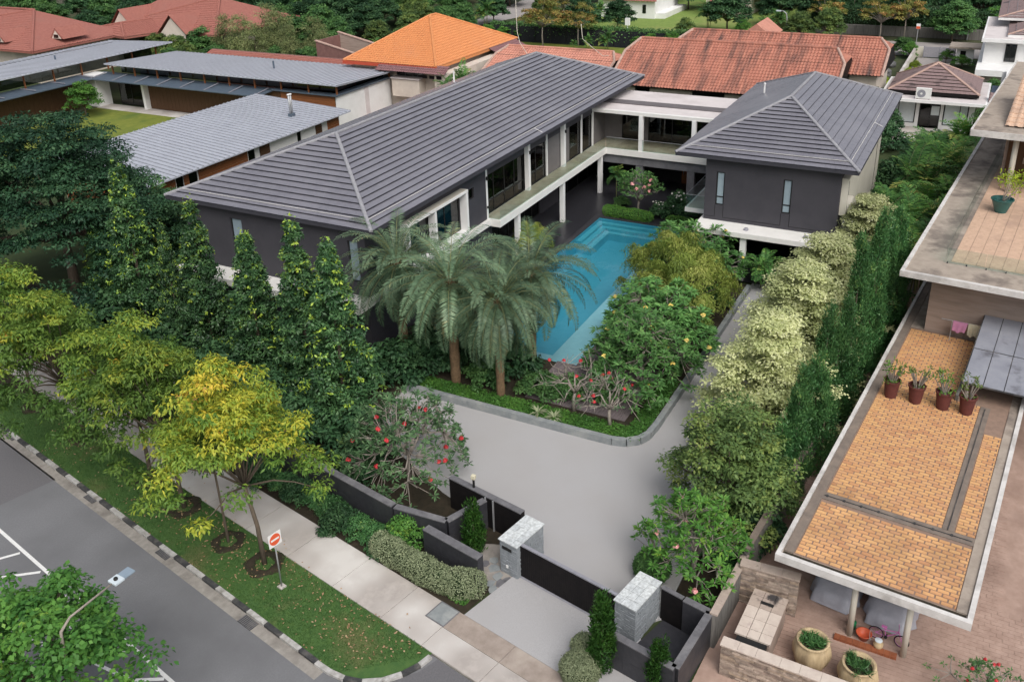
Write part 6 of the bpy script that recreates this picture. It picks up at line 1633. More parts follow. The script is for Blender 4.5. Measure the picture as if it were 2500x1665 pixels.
flowers(t, [p+np.array((0, 0, 0.12)) for p in rp[2][2:360:22]], 'red_petal', 1.0)

def shrub(name, label, x, y, z, me, rz=0, sc=1.0, group=None, cat='shrub'):
    t = thing(name, label, cat, (x, y, z), rz, group); t.scale = sc if isinstance(sc, tuple) else (sc, sc, sc)
    link_mesh('foliage', me, t); return t
BU = {'dark': sp_bush(61, 'leaf_dark', 1.2, 1.2, 1.7, 3000, 0.2), 'mid': sp_bush(62, 'leaf_mid', 1.1, 1.1, 1.2, 2800, 0.16), 'bright': sp_bush(63, 'leaf_bright', 1.0, 1.0, 1.3, 2600, 0.14),
      'lime': sp_bush(64, 'leaf_lime', 1.0, 1.0, 1.3, 2400, 0.14), 'olive': sp_bush(65, 'leaf_olive', 1.2, 1.2, 2.2, 3600, 0.14), 'podo': sp_bush(66, 'leaf_podo', 1.1, 1.1, 1.4, 3000, 0.13)}
bi = 0
PLACE = ('at the foot of the palms', )
for (x, y, k, s, lb) in ((39.6, 20.0, 'mid', 1.15, 'dark green shrub behind the foremost palm, on the pool side'), (39.5, 23.3, 'mid', 1.25, 'green shrub between the two front palms'), (39.5, 26.8, 'dark', 1.3, 'dark shrub behind the middle palm'),
                         (40.9, 27.6, 'dark', 1.5, 'large dark shrub in the shade below the house'), (41.3, 24.6, 'dark', 1.3, 'dark shrub at the near end of the pool'), (40.2, 18.6, 'mid', 1.1, 'green shrub behind the leafless frangipani'),
                         (41.0, 22.9, 'dark', 1.4, 'dark shrub by the trunk of the pool palm'), (40.6, 16.2, 'mid', 0.9, 'green shrub at the edge of the timber deck'), (38.3, 28.4, 'dark', 1.4, 'dark shrub left of the palms by the planter wall'),
                         (36.3, 29.6, 'dark', 1.5, 'dark shrub between the palms and the nearest cone'), (50.0, 14.2, 'mid', 1.0, 'green shrub below the weeping shrub'), (54.5, 14.4, 'mid', 1.2, 'green shrub at the driveway edge near the porch'), (45.0, 14.3, 'mid', 1.0, 'green shrub under the yellow flowered frangipanis')):
    shrub('garden_shrub', lb, x, y, 0.3 if x > 37.3 else 0.09, BU[k], x*7 % 6, s, 'shrubs in the garden bed')
# front beds
rgp = random.Random(5)
lbF = ['low green shrub in the front bed, %s from the pale rounded hedge' % q for q in ('first', 'second', 'third', 'fourth', 'fifth', 'sixth', 'seventh', 'eighth', 'ninth', 'tenth', 'eleventh', 'twelfth', 'thirteenth', 'fourteenth')]
for k, lb in enumerate(lbF):
    p = ST(20.9+rgp.uniform(-0.2, 0.25), 24.9+k*1.05)
    shrub('front_shrub', lb, p[0], p[1], 0.05, BU['podo' if k % 3 else 'dark'], rgp.random()*6, (0.72, 0.72, 0.62), 'low shrubs along the front wall')
shrub('bright_shrub', 'bright green round shrub by the dark sign wall', 26.15, 19.9, 0.05, BU['bright'], 0, 1.15)
for k, (x, y, s) in enumerate(((31.2, 26.6, 1.5), (30.8, 29.5, 1.4), (31.6, 33.0, 1.6), (32.6, 37.5, 1.7), (33.6, 43.0, 1.7), (34.6, 49.0, 1.8), (29.6, 25.0, 1.1), (35.2, 33.8, 1.5), (35.8, 38.0, 1.4))):
    shrub('hedge_shrub', 'dark shrub filling the ground between the cones, number %s from the right' % ('one', 'two', 'three', 'four', 'five', 'six', 'seven', 'eight', 'nine')[k], x, y, 0.09, BU['dark'], k, s, 'dark undergrowth shrubs')
shrub('feathery_shrub', 'yellowish feathery shrub left of the red flowered frangipani', 30.4, 25.6, 0.09, BU['olive'], 0, 0.9)

# ground cover along the planter wall
rg = np.random.default_rng(77)
n = 15000
gx = rg.uniform(37.32, 38.5, n); gy = rg.uniform(13.6, 27.0, n)
gx[:3500] = rg.uniform(37.6, 44, 3500); gy[:3500] = rg.uniform(13.25, 14.2, 3500)
P = np.stack([gx, gy, 0.32+rg.random(n)*0.14], 1)
o = link_mesh('ground_cover', leaves_mesh('ground_cover', 'leaf_bright', P, rdir(rg, n)*np.array([1, 1, 0.3]), unit(np.array([0, 0, 1])+rg.normal(size=(n, 3))*0.4), rg.uniform(0.07, 0.15, n), rg.uniform(0.05, 0.09, n), 0.12+0.45*rg.random(n)+0.12*np.sin(gy*2.2)))
tag(o, 'bright green ground cover along the planter wall', 'ground cover', kind='stuff')
n = 3500
tt = rg.uniform(20.2, 25.0, n); nn_ = rg.uniform(20.4, 21.5, n)
P = np.stack([nn_*SN[0]+tt*STT[0], nn_*SN[1]+tt*STT[1], 0.06+rg.random(n)*0.14], 1)
o = link_mesh('ground_cover_front', leaves_mesh('ground_cover_front', 'leaf_bright', P, rdir(rg, n)*np.array([1, 1, 0.3]), unit(np.array([0, 0, 1])+rg.normal(size=(n, 3))*0.4), rg.uniform(0.07, 0.15, n), rg.uniform(0.05, 0.09, n), 0.1+0.45*rg.random(n)))
tag(o, 'green ground cover behind the pale rounded hedge', 'ground cover', kind='stuff')
# bromeliads at the kerb
for (x, y, lb) in ((37.62, 19.1, 'left of the two pale striped bromeliads on the planter edge'), (37.55, 18.1, 'right of the two pale striped bromeliads on the planter edge')):
    r_ = np.random.default_rng(int(x*100)); m = 26; a = r_.random(m)*6.28; el = r_.uniform(0.2, 1.1, m)
    Dv = np.stack([np.cos(a)*np.cos(el), np.sin(a)*np.cos(el), np.sin(el)], 1)
    shrub('bromeliad', lb, x, y, 0.36, leaves_mesh('foliage', 'leaf_pale_hedge', np.zeros((m, 3)), Dv, unit(np.array([0, 0, 1])-Dv*0.3+0*Dv), 0.6, 0.09, 0.6+0.4*r_.random(m), droop=0.3), 0, 1.0, 'bromeliads')

# clipped hedges
def hedge(name, label, path, ry, rz, zc, n, seed, mat, leaf):
    o = thing(name, label, 'hedge', (path[0][0], path[0][1], 0)); ox, oy = path[0]
    fo, co = tube_hedge([(p[0]-ox, p[1]-oy) for p in path], ry, rz, zc, n, seed, mat, leaf)
    link_mesh('foliage', fo, o); link_mesh('core', co, o)
    return o
hedge('rounded_hedge', 'pale variegated rounded hedge beside the footpath', [ST(20.62, 25.1), ST(20.6, 23.2), ST(20.68, 21.6), ST(20.95, 20.75), ST(21.3, 20.35)], 0.52, 0.62, 0.5, 17000, 71, 'leaf_pale_hedge', 0.065)
hedge('court_hedge', 'clipped green hedge at the far end of the pool', [(68.35, 27.6), (68.2, 23.9)], 0.42, 0.5, 0.42, 7000, 72, 'leaf_bright', 0.08)
hedge('court_hedge_low', 'short clipped hedge behind the pool corner frangipani', [(68.4, 22.0), (68.3, 20.2)], 0.4, 0.4, 0.36, 4000, 73, 'leaf_bright', 0.08)
def ball(name, label, x, y, r, seed, mat, z=0.07, leaf=0.06, sz=0.85, cat='shrub'):
    rg_ = np.random.default_rng(seed); n = int(3800*r*r/0.2); d = rdir(rg_, n); d[:, 2] = np.where(d[:, 2] < -0.5, -d[:, 2], d[:, 2])
    lump = 1+0.05*np.sin(d[:, 0]*5)*np.sin(d[:, 1]*6)
    o = thing(name, label, cat, (x, y, z))
    Pp = d*r*lump[:, None]*np.array([1, 1, sz])+np.array([0, 0, r*sz*0.72]); Pp[:, 2] = np.maximum(Pp[:, 2], 0.02)
    link_mesh('foliage', clipped(seed, mat, Pp, d, leaf), o)
    MB().lathe([(r*0.5, 0.0), (r*0.86, r*sz*0.35), (r*0.93, r*sz*0.72), (r*0.8, r*sz*1.2), (r*0.45, r*sz*1.5), (0.02, r*sz*1.62)], 16).build('core', 'leaf_core', o, smooth=True)
    return o
ball('clipped_ball', 'pale clipped ball shrub right of the apron, the farther one', 23.98, 10.42, 0.5, 81, 'leaf_pale_hedge')
ball('clipped_ball', 'larger pale clipped shrub at the bottom edge right of the apron', 22.85, 10.1, 0.72, 82, 'leaf_pale_hedge')
ball('clipped_bush', 'dark green round bush at the right edge of the driveway', 28.9, 9.5, 0.72, 83, 'leaf_mid', leaf=0.08, sz=1.0)

SC = [sp_column(91, 3.4, 0.42, 60, 85), sp_column(92, 2.4, 0.36, 44, 80)]
surf('dummy_soil', (0.05, 0.04, 0.03))
leaf_mat('leaf_slim', [(0.0, 0.022, 0.075, 0.014), (0.6, 0.045, 0.13, 0.022), (1.0, 0.085, 0.19, 0.03)])
for me_ in (SC[0][1], SC[1][1]): me_.materials.clear(); me_.materials.append(M['leaf_slim'])
for (x, y, i, s, lb) in ((23.45, 9.5, 0, 1.03, 'slim pointed conifer in front of the right gate pillar'), (23.55, 7.35, 1, 0.95, 'small pointed conifer at the bottom edge by the bin yard wall'), (27.05, 17.0, 1, 1.03, 'small pointed conifer inside the side entrance')):
    put('slim_conifer', lb, 'tree', (x, y, 0.06), (('trunk', SC[i][0]), ('crown', SC[i][1])), x, s, 'slim pointed conifers at the gate')

# ------------------------------------------------------------------ right-hand planting
VT = [sp_tiers(101, 'leaf_cream', 7.0, 2.9), sp_tiers(102, 'leaf_cream', 6.6, 2.7)]
for (x, y, i, s, rz, lb) in ((41.0, 7.7, 0, (1.15, 1.15, 1.05), 0, 'cream leaved tiered tree nearest the gate'), (46.8, 7.4, 1, (1.28, 1.28, 1.2), 1.0, 'cream leaved tiered tree second from the gate'),
                         (52.2, 7.1, 0, (1.2, 1.2, 1.08), 2.0, 'cream leaved tiered tree third from the gate'), (61.6, 6.0, 1, (1.05, 1.05, 1.1), 3.0, 'cream leaved tiered tree beside the right wing')):
    put('tiered_tree', lb, 'tree', (x, y, 0.09), (('trunk', VT[i][0]), ('crown', VT[i][1])), rz, s, 'cream leaved tiered trees along the drive')
ob = sp_pads(111, 'leaf_olive', 6.9, 2.2, 2.2, 0.6, 130, 140, 0.62, 0.16, 0.1, 0.8, 0.7, (0.15, 0.65), hollow=0.25)
put('olive_tree', 'bushy olive green tree at the right edge of the driveway', 'tree', (33.6, 7.6, 0.09), (('trunk', ob[0]), ('crown', ob[1])), 0, (1.2, 1.15, 1.0))
lf = sp_frangi(113, 'leaf_bright', 4.5, 1.9, 260, 0.24, 16, z0=0.8)
t = put('pink_frangipani', 'bright green frangipani with pink buds behind the right gate pillar', 'tree', (29.5, 7.9, 0.09), (('trunk', lf[0]), ('crown', lf[1])), 0, (1.15, 1.15, 1.05))
flowers(t, [p+np.array((0, 0, 0.1)) for p in lf[2][4:260:50]], 'pink_petal', 0.9)
PC = [sp_column(121, 9.0, 0.85, 150, 70), sp_column(122, 7.2, 0.85, 130, 70), sp_column(123, 4.6, 0.9, 110, 70)]
cols = [(35.6, 5.95, 2, 0.95), (37.2, 5.6, 2, 1.15), (38.6, 5.7, 1, 0.78), (40.2, 5.3, 2, 1.2), (41.9, 5.3, 1, 0.98), (43.4, 4.9, 2, 1.25), (44.6, 4.75, 1, 0.9), (45.7, 4.6, 0, 1.04), (47.2, 4.4, 1, 1.05), (48.6, 4.1, 0, 1.09), (50.2, 4.1, 1, 1.1), (51.7, 3.8, 0, 0.92), (53.2, 3.5, 0, 0.95), (55.0, 3.3, 1, 0.9), (34.2, 6.2, 2, 0.8), (39.4, 4.7, 2, 0.9)]
ordn = ['first', 'second', 'third', 'fourth', 'fifth', 'sixth', 'seventh', 'eighth', 'ninth', 'tenth', 'eleventh', 'twelfth', 'thirteenth', 'fourteenth', 'fifteenth', 'sixteenth']
for q, k in enumerate(sorted(range(len(cols)), key=lambda k: cols[k][0])):
    x, y, i, s = cols[k]
    put('columnar_conifer', 'dark columnar conifer in the right boundary hedge, %s from the street end' % ordn[q], 'tree', (x, y, 0.05), (('trunk', PC[i][0]), ('crown', PC[i][1])), k*1.3, (0.95, 0.95, s*1.04), 'columnar conifers along the boundary wall')
for k, (x, y, s) in enumerate(((31.0, 6.7, 1.1), (32.8, 6.5, 1.2), (35.0, 7.0, 1.1), (37.5, 6.8, 1.2), (39.2, 6.6, 1.2), (43.5, 6.4, 1.3), (49.5, 6.0, 1.4), (55.8, 5.4, 1.5), (58.5, 6.6, 1.2))):
    shrub('boundary_shrub', 'dark shrub at the foot of the conifer hedge, %s from the street end' % ordn[k], x, y, 0.09, BU['dark' if k % 2 else 'podo'], k, s, 'shrubs at the foot of the conifer hedge')
AR = [sp_areca(131, 5.0, 7, 7, 2.5, lw=0.12, nl=17, ll=0.62), sp_areca(132, 4.0, 6, 7, 2.3, lw=0.12, nl=17, ll=0.6)]
ar = [(57.5, 4.2, 1, 1.15), (60.2, 3.2, 0, 1.1), (63.0, 2.6, 1, 1.25), (64.5, 4.8, 0, 1.0), (67.5, 3.0, 0, 1.1), (70.0, 5.2, 1, 1.15), (72.5, 2.6, 0, 1.1), (76.5, 4.2, 0, 1.2), (81.0, 2.6, 0, 1.2), (86.0, 4.0, 1, 1.3), (91.0, 2.0, 0, 1.2)]
for k, (x, y, i, s) in enumerate(ar):
    put('areca_palm', 'glossy green cane palm beside the right wing, %s from the near end' % ordn[k], 'palm', (x, y, 0.05), (('trunk', AR[i][0]), ('fronds', AR[i][1]), ('midribs', AR[i][2])), k*1.7, s, 'cane palms along the right boundary')
for k, (x, y, s) in enumerate(((74.5, 6.0, 1.4), (79.5, 5.8, 1.6), (84.0, 6.6, 1.8), (89.0, 5.5, 1.7), (94.5, 4.5, 1.8), (97.5, 9.0, 1.6))):
    shrub('side_shrub', 'dark shrub among the cane palms, %s from the near end' % ordn[k], x, y, 0.05, BU['dark'], k, s, 'dark shrubs among the cane palms')
put('porch_palm', 'small palm in the dark porch under the right wing', 'palm', (58.9, 11.9, 0.07), (('trunk', AR[1][0]), ('fronds', AR[1][1]), ('midribs', AR[1][2])), 0.5, 0.62)
put('wall_palm', 'dark palm by the timber wall of the left house', 'palm', (44.5, 53.0, 0.0), (('trunk', AR[0][0]), ('fronds', AR[0][1]), ('midribs', AR[0][2])), 0.5, 1.3)

# courtyard plants at the pool head
cf = sp_frangi(141, 'leaf_frangi', 4.0, 1.9, 150, 0.28, 14, z0=1.9)
t = put('court_frangipani', 'frangipani with pink flowers at the head of the pool', 'tree', (69.9, 25.4, 0.03), (('trunk', cf[0]), ('crown', cf[1])), 0.6, 1.0)
flowers(t, [p+np.array((0, 0, 0.12)) for p in cf[2][5:150:28]], 'pink_petal', 1.4)
dr = sp_areca(143, 3.2, 1, 16, 0.9, 'leaf_areca', 0.02, 0.05)
put('dracaena', 'single stemmed spiky dracaena by the corner column', 'plant', (72.4, 28.4, 0.03), (('trunk', dr[0]), ('fronds', dr[1]), ('midribs', dr[2])), 0, (1.0, 1.0, 1.35))
for k, (x, y, s, m_, lb) in enumerate(((71.2, 22.2, 1.0, 'white', 'white flowering shrub by the little balcony'), (69.6, 23.4, 0.7, 'white', 'white dotted shrub behind the clipped hedge'), (71.0, 27.4, 0.7, 'mid', 'leafy plant under the dracaena'), (70.2, 21.0, 0.9, 'dark', 'dark shrub at the pool corner'))):
    t = shrub('court_shrub', lb, x, y, 0.03, BU['dark' if m_ != 'mid' else 'mid'], k, (s, s, s*1.15), 'shrubs at the pool head')
    if m_ == 'white':
        r_ = np.random.default_rng(k); flowers(t, np.c_[r_.normal(size=(16, 2))*0.5, r_.uniform(1.0, 1.75, 16)], 'white_petal', 0.75)

# ------------------------------------------------------------------ grass and litter on the verge
rg = np.random.default_rng(5)
n = 52000
tt = rg.uniform(19.7, 52, n)**1.0; nn_ = rg.uniform(15.06, 17.88, n)
ok = ~((tt < 21.6) & (nn_ < 17.6-(tt-19.6)*1.25)); tt, nn_ = tt[ok], nn_[ok]; n = len(tt)
P = np.stack([nn_*SN[0]+tt*STT[0], nn_*SN[1]+tt*STT[1], np.full(n, 0.084)], 1)
tone = 0.25+0.3*rg.random(n)+0.3*np.clip(np.sin(P[:, 0]*1.7+1)*np.sin(P[:, 1]*0.9)+0.1*rg.normal(size=n), -0.6, 1)
o = link_mesh('grass', leaves_mesh('grass', 'grass_blade', P, unit(np.array([0, 0, 1.0])+rg.normal(size=(n, 3))*0.55), rdir(rg, n), rg.uniform(0.05, 0.11, n), rg.uniform(0.012, 0.02, n), tone))
tag(o, 'short green grass of the verge', 'grass', kind='stuff')
n = 1100
tc_ = rg.choice([28.7, 31.2, 35.0, 38.3, 44.6, 24.0, 21.8], n); tt = np.clip(tc_+rg.normal(size=n)*1.6, 19.9, 60); nn_ = np.clip(16.9+rg.normal(size=n)*0.9, 15.1, 20.0)
ok = ~((tt < 21.6) & (nn_ < 17.6-(tt-19.6)*1.25)); tt, nn_ = tt[ok], nn_[ok]; n = len(tt)
P = np.stack([nn_*SN[0]+tt*STT[0], nn_*SN[1]+tt*STT[1], 0.12+rg.random(n)*0.04], 1)
keep = rg.random(n) < np.where(nn_ > 17.9, 0.12, 1); P = P[keep]; n = len(P)
o = link_mesh('fallen_leaves', leaves_mesh('fallen_leaves', 'leaf_litter', P, rdir(rg, n)*np.array([1, 1, 0.15]), unit(np.array([0, 0, 1])+rg.normal(size=(n, 3))*0.3), rg.uniform(0.07, 0.15, n), rg.uniform(0.04, 0.08, n), rg.random(n)))
tag(o, 'dry fallen leaves scattered over the verge', 'leaves', kind='stuff')
# ------------------------------------------------------------------ background trees
rgb = random.Random(17)
BT = {'dark': sp_pads(201, 'leaf_dark', 9.0, 3.9, 3.9, 2.2, 120, 120, 1.1, 0.40, 0.22, 2.2, 0.6, (0.1, 0.7), lw=0.6),
      'mid': sp_pads(202, 'leaf_mid', 8.0, 3.6, 3.6, 1.8, 115, 120, 1.0, 0.38, 0.2, 1.8, 0.6, (0.1, 0.75), lw=0.6),
      'olive': sp_pads(203, 'leaf_olive', 7.5, 3.2, 3.2, 2.0, 100, 120, 0.95, 0.34, 0.18, 2.0, 0.6, (0.1, 0.7), lw=0.6),
      'autumn': sp_pads(204, 'leaf_autumn', 8.0, 3.4, 3.4, 3.4, 60, 70, 0.8, 0.30, 0.14, 3.0, 0.45, (0.2, 0.75), bark='pale_bark', lw=0.6),
      'bamboo': sp_pads(205, 'leaf_bamboo', 8.5, 2.6, 2.6, 1.0, 95, 85, 0.75, 0.34, 0.1, 1.0, 1.3, (0.15, 0.7), hang=0.5, hollow=0.2, lw=0.22),
      'bright': sp_pads(206, 'leaf_bright', 6.0, 2.8, 2.8, 1.4, 70, 80, 0.85, 0.28, 0.16, 1.4, 0.6, (0.1, 0.6), lw=0.6),
      'lime': sp_pads(207, 'leaf_lime', 3.0, 1.8, 1.8, 0.4, 50, 80, 0.6, 0.24, 0.08, 0.4, 0.7, (0.2, 0.6), lw=0.5),
      'cypress': sp_column(208, 9.0, 1.5, 120, 60, 'leaf_dark')}
FP = sp_areca(211, 6.0, 4, 12, 2.6, 'leaf_areca', 0.6, 0.14, 18, 0.6)
KIND = {'dark': ('background_tree', 'dense dark green tree', 'tree'), 'mid': ('background_tree', 'mid green tree', 'tree'), 'olive': ('background_tree', 'olive green tree', 'tree'), 'autumn': ('background_tree', 'yellowish airy tree with pale limbs', 'tree'),
        'bamboo': ('bamboo_clump', 'yellow green bamboo clump', 'bamboo'), 'bright': ('background_tree', 'bright green tree', 'tree'), 'lime': ('lime_bush', 'lime green bush', 'bush'), 'cypress': ('dark_conifer', 'tall dark conifer', 'tree'), 'palm': ('background_palm', 'feathery palm', 'palm')}
used_labels = {}
def bg(kind, x, y, s, where, sz=None, z=0.0):
    nm, base, cat = KIND[kind]
    lab = base+' '+where
    i = used_labels.get(lab, 0); used_labels[lab] = i+1
    if i: lab += ', '+ordn[i]
    parts = (('trunk', FP[0]), ('fronds', FP[1]), ('midribs', FP[2])) if kind == 'palm' else (('trunk', BT[kind][0]), ('crown', BT[kind][1]))
    s3 = (s, s, sz if sz else s)
    return put(nm, lab, cat, (x, y, z), parts, rgb.random()*6.28, s3, 'trees and palms beyond the houses')
# behind the silver roofs
for x, y, s in ((102.5, 97.5, 0.95), (104.5, 101.5, 1.05), (106.5, 106.5, 1.0), (103.5, 92.0, 0.95), (107.0, 96.0, 1.1), (108.0, 90.5, 1.0), (110.0, 101.0, 1.15), (105.5, 87.0, 0.85), (100.8, 89.5, 0.75)): bg('bamboo', x, y, s, 'behind the long silver roof')
for x, y, s in ((102.5, 93.6, 0.62), (102.6, 87.6, 0.66), (101.5, 104.8, 0.6)): bg('mid', x, y, s, 'in front of the bamboo')
for x, y, s in ((100.8, 86.4, 0.62), (101.4, 83.6, 0.55)): bg('lime', x, y, s, 'at the red roof edge')
for x, y, s in ((103.0, 114.5, 0.72), (104.3, 119.5, 0.7), (101.5, 110.5, 0.6), (105.5, 123.0, 0.6)): bg('olive', x, y, s, 'below the pale gables')
for x, y, s in ((113, 137.5, 0.6), (118, 147, 0.9), (124, 155, 1.0), (116, 160, 0.9), (108, 138.5, 0.5)): bg('mid', x, y, s, 'between the two red roofs')
for x, y, s in ((131, 118, 1.0), (133, 126, 0.9), (128, 108, 0.9), (135, 104, 1.0), (131, 98, 0.8), (139, 112, 1.0), (147, 120, 1.1), (143, 104, 0.9), (152, 112, 1.0)): bg('dark', x, y, s, 'behind the bamboo')
for x, y, s in ((126, 92.5, 0.7), (133, 90.5, 0.75), (141, 93, 0.85), (124, 84.5, 0.6), (150, 101, 0.9)): bg('olive', x, y, s, 'left of the orange roof peak')
for x, y, s in ((128, 86, 0.8), (147, 96, 0.8), (121, 89, 0.6)): bg('palm', x, y, s, 'left of the orange roof peak')
for x, y, s in ((158, 130, 1.1), (166, 122, 1.2), (176, 118, 1.1), (165, 156, 1.3), (150, 142, 1.2), (140, 138, 1.0), (146, 158, 1.2), (135, 150, 1.0), (172, 150, 1.3), (180, 138, 1.2), (156, 172, 1.3), (140, 176, 1.2), (130, 168, 1.1), (168, 106, 1.0), (180, 108, 0.9)): bg('dark', x, y, s, 'in the far wood at the upper left')
for x, y, s in ((160, 146, 1.1), (151, 130, 1.0), (170, 136, 1.0), (148, 186, 1.3), (128, 182, 1.2), (135, 195, 1.3), (121, 176, 1.0), (126, 200, 1.2), (160, 190, 1.3), (172, 172, 1.3)): bg('mid', x, y, s, 'in the far wood at the upper left')
for x, y, s in ((106.5, 112.0, 0.8), (108.5, 116.5, 0.75), (100.5, 113.0, 0.5), (107.0, 120.5, 0.7)): bg('mid', x, y, s, 'beside the pale gables')
for x, y, s in ((112, 134.5, 0.75), (117, 139.5, 0.9), (121, 143, 1.0), (127, 147, 1.0), (110.5, 143, 0.8)): bg('dark', x, y, s, 'between the two red roofs')
for x, y, s in ((118.5, 104.5, 0.85), (120.5, 96.5, 0.8), (123.0, 101.5, 1.0), (117.0, 94.0, 0.6), (126.5, 112.5, 0.9)): bg('mid', x, y, s, 'behind the bamboo')
for x, y, s in ((137, 85.5, 0.8), (133.5, 81.0, 0.6), (146.5, 88.5, 0.7), (154.5, 94.5, 0.9), (160.5, 108, 1.0), (151, 106, 0.9), (186, 100, 0.9)): bg('mid', x, y, s, 'above the orange roof')
# around the lawn
bg('autumn', 138.8, 68.0, 1.02, 'standing before the dark fence', 1.05)
bg('autumn', 141.0, 62.5, 0.85, 'standing before the dark fence', 0.95)
bg('dark', 152.7, 66.7, 0.75, 'alone on the far lawn')
bg('dark', 157.0, 61.8, 0.65, 'alone on the far lawn')
bg('autumn', 160.0, 74.0, 1.0, 'at the back of the lawn')
bg('olive', 166.0, 80.5, 0.8, 'beside the pale lane'); bg('dark', 158, 88.0, 0.7, 'beside the pale lane')
bg('palm', 153.5, 87.0, 0.9, 'beside the pale lane'); bg('palm', 163.5, 63.0, 0.62, 'in front of the lawn house'); bg('palm', 165.0, 68.5, 0.72, 'in front of the lawn house')
bg('palm', 137.7, 56.0, 0.62, 'on the grass strip before the fence'); bg('palm', 138.2, 59.5, 0.45, 'on the grass strip before the fence'); bg('palm', 137.5, 61.8, 0.3, 'on the grass strip before the fence')
for x, y, s in ((140.5, 49.5, 0.5), (141.0, 46.0, 0.55), (140.6, 42.5, 0.5), (140.2, 52.0, 0.4)): bg('bright', x, y, s, 'along the right end of the dark fence')
bg('olive', 150.0, 47.0, 0.55, 'on the right of the lawn')
bg('dark', 160.5, 43.0, 0.9, 'with hanging branches right of the lawn'); bg('palm', 163.0, 47.0, 0.95, 'right of the lawn'); bg('bright', 158.0, 39.5, 0.5, 'right of the lawn')
for x, y, s in ((141.5, 77.2, 0.45), (142.8, 74.5, 0.4), (140.8, 80.0, 0.5)): bg('bright', x, y, s, 'at the left end of the dark fence')
for x, y, s in ((175, 82, 0.9), (184, 86, 1.0), (192, 78, 1.1), (196, 66, 1.1), (186, 58, 0.9), (192, 52, 1.0), (180, 96, 0.9)): bg('dark', x, y, s, 'behind the lawn house')
# along the back street
for x, y, s in ((170, 36, 0.95), (168, 28, 1.0), (175, 22, 1.1), (170, 15, 0.9), (178, 30, 1.2), (180, 14, 1.2), (186, 24, 1.3), (176, 4, 1.1), (186, 6, 1.2), (194, 16, 1.3), (196, 34, 1.3), (186, 42, 1.2), (190, -6, 1.3), (200, 4, 1.4), (204, 24, 1.4), (198, 46, 1.2)): bg('dark', x, y, s, 'beyond the back street')
for x, y, s in ((169, 23.5, 1.0), (169.5, 20.0, 1.05), (170, 16.8, 1.0), (172, 25.5, 1.1), (171, 13.5, 1.0)): bg('cypress', x, y, s, 'in the row beyond the back street')
bg('autumn', 161.5, 18.0, 1.0, 'in front of the conifer row', 0.9); bg('autumn', 163.5, 14.5, 0.9, 'in front of the conifer row', 1.0); bg('autumn', 164.0, 27.0, 0.9, 'in front of the conifer row')
bg('mid', 162.5, 7.2, 0.85, 'by the street lamp above the pavilion'); bg('bright', 168, 1.0, 0.9, 'by the street lamp above the pavilion'); bg('mid', 171, -5, 1.0, 'behind the white house')
bg('palm', 162.0, 34.5, 0.75, 'by the near street lamp'); bg('palm', 158.5, 36.2, 0.6, 'by the near street lamp'); bg('olive', 157, 25.5, 0.75, 'behind the gabled terracotta roof'); bg('olive', 154, 29.5, 0.7, 'behind the gabled terracotta roof')
bg('mid', 149.5, 13.0, 0.42, 'rounded at the top of the tan wall', 0.34); bg('bright', 147.2, 11.9, 0.4, 'rounded at the top of the tan wall', 0.42)
bg('lime', 123.5, 13.6, 1.0, 'right of the terracotta gables', 1.0); bg('dark', 106, 11.6, 0.5, 'between the right wing and the pavilion', 0.5); bg('dark', 101.0, 10.2, 0.5, 'between the right wing and the pavilion', 0.5)
bg('lime', 133, 10.4, 0.5, 'inside the tan wall', 0.5); bg('lime', 139, 10.4, 0.45, 'inside the tan wall', 0.45); bg('bright', 142.5, 4.6, 0.45, 'clipped round beside the gate shelter', 0.3); bg('bright', 145, 6.8, 0.35, 'clipped round beside the gate shelter', 0.35); bg('mid', 121, 0.2, 0.35, 'below the white house balcony', 0.4)
# rock garden behind the terracotta gables
for k, (x, y, s) in enumerate(((131, 14.5, 1.1), (134, 13.6, 0.9), (137, 15.0, 1.2), (140, 13.8, 1.0), (135.5, 17, 1.0), (143, 14.6, 0.9))):
    r_ = random.Random(k); mb = MB(); bmk = bmesh.new(); bmesh.ops.create_icosphere(bmk, subdivisions=2, radius=s)
    for v in bmk.verts: v.co *= 0.8+0.4*r_.random(); v.co.z *= 0.7
    me = bpy.data.meshes.new('boulder'); bmk.to_mesh(me); bmk.free(); me.materials.append(M['rock'])
    o = link_mesh('boulder', me, None, (x, y, 0.3)); tag(o, 'grey boulder in the rock garden, %s from the terracotta gables' % ordn[k], 'boulder', 'boulders of the rock garden')
dk = thing('dark_shed', 'low black roofed shed by the rock garden', 'shed', (124, 17.5, 0))
MB().add([(0, -3, 1.4), (0, 3, 1.4), (6, 3, 2.6), (6, -3, 2.6), (0, -3, 1.2), (0, 3, 1.2), (6, 3, 2.4), (6, -3, 2.4)], [(3, 2, 1, 0), (4, 5, 6, 7), (0, 1, 5, 4), (1, 2, 6, 5), (2, 3, 7, 6), (3, 0, 4, 7)]).build('roof', 'black_panel', dk)
MB().box(0.4, 5.6, -2.7, 2.7, 0, 1.25).build('wall', 'old_wall', dk)
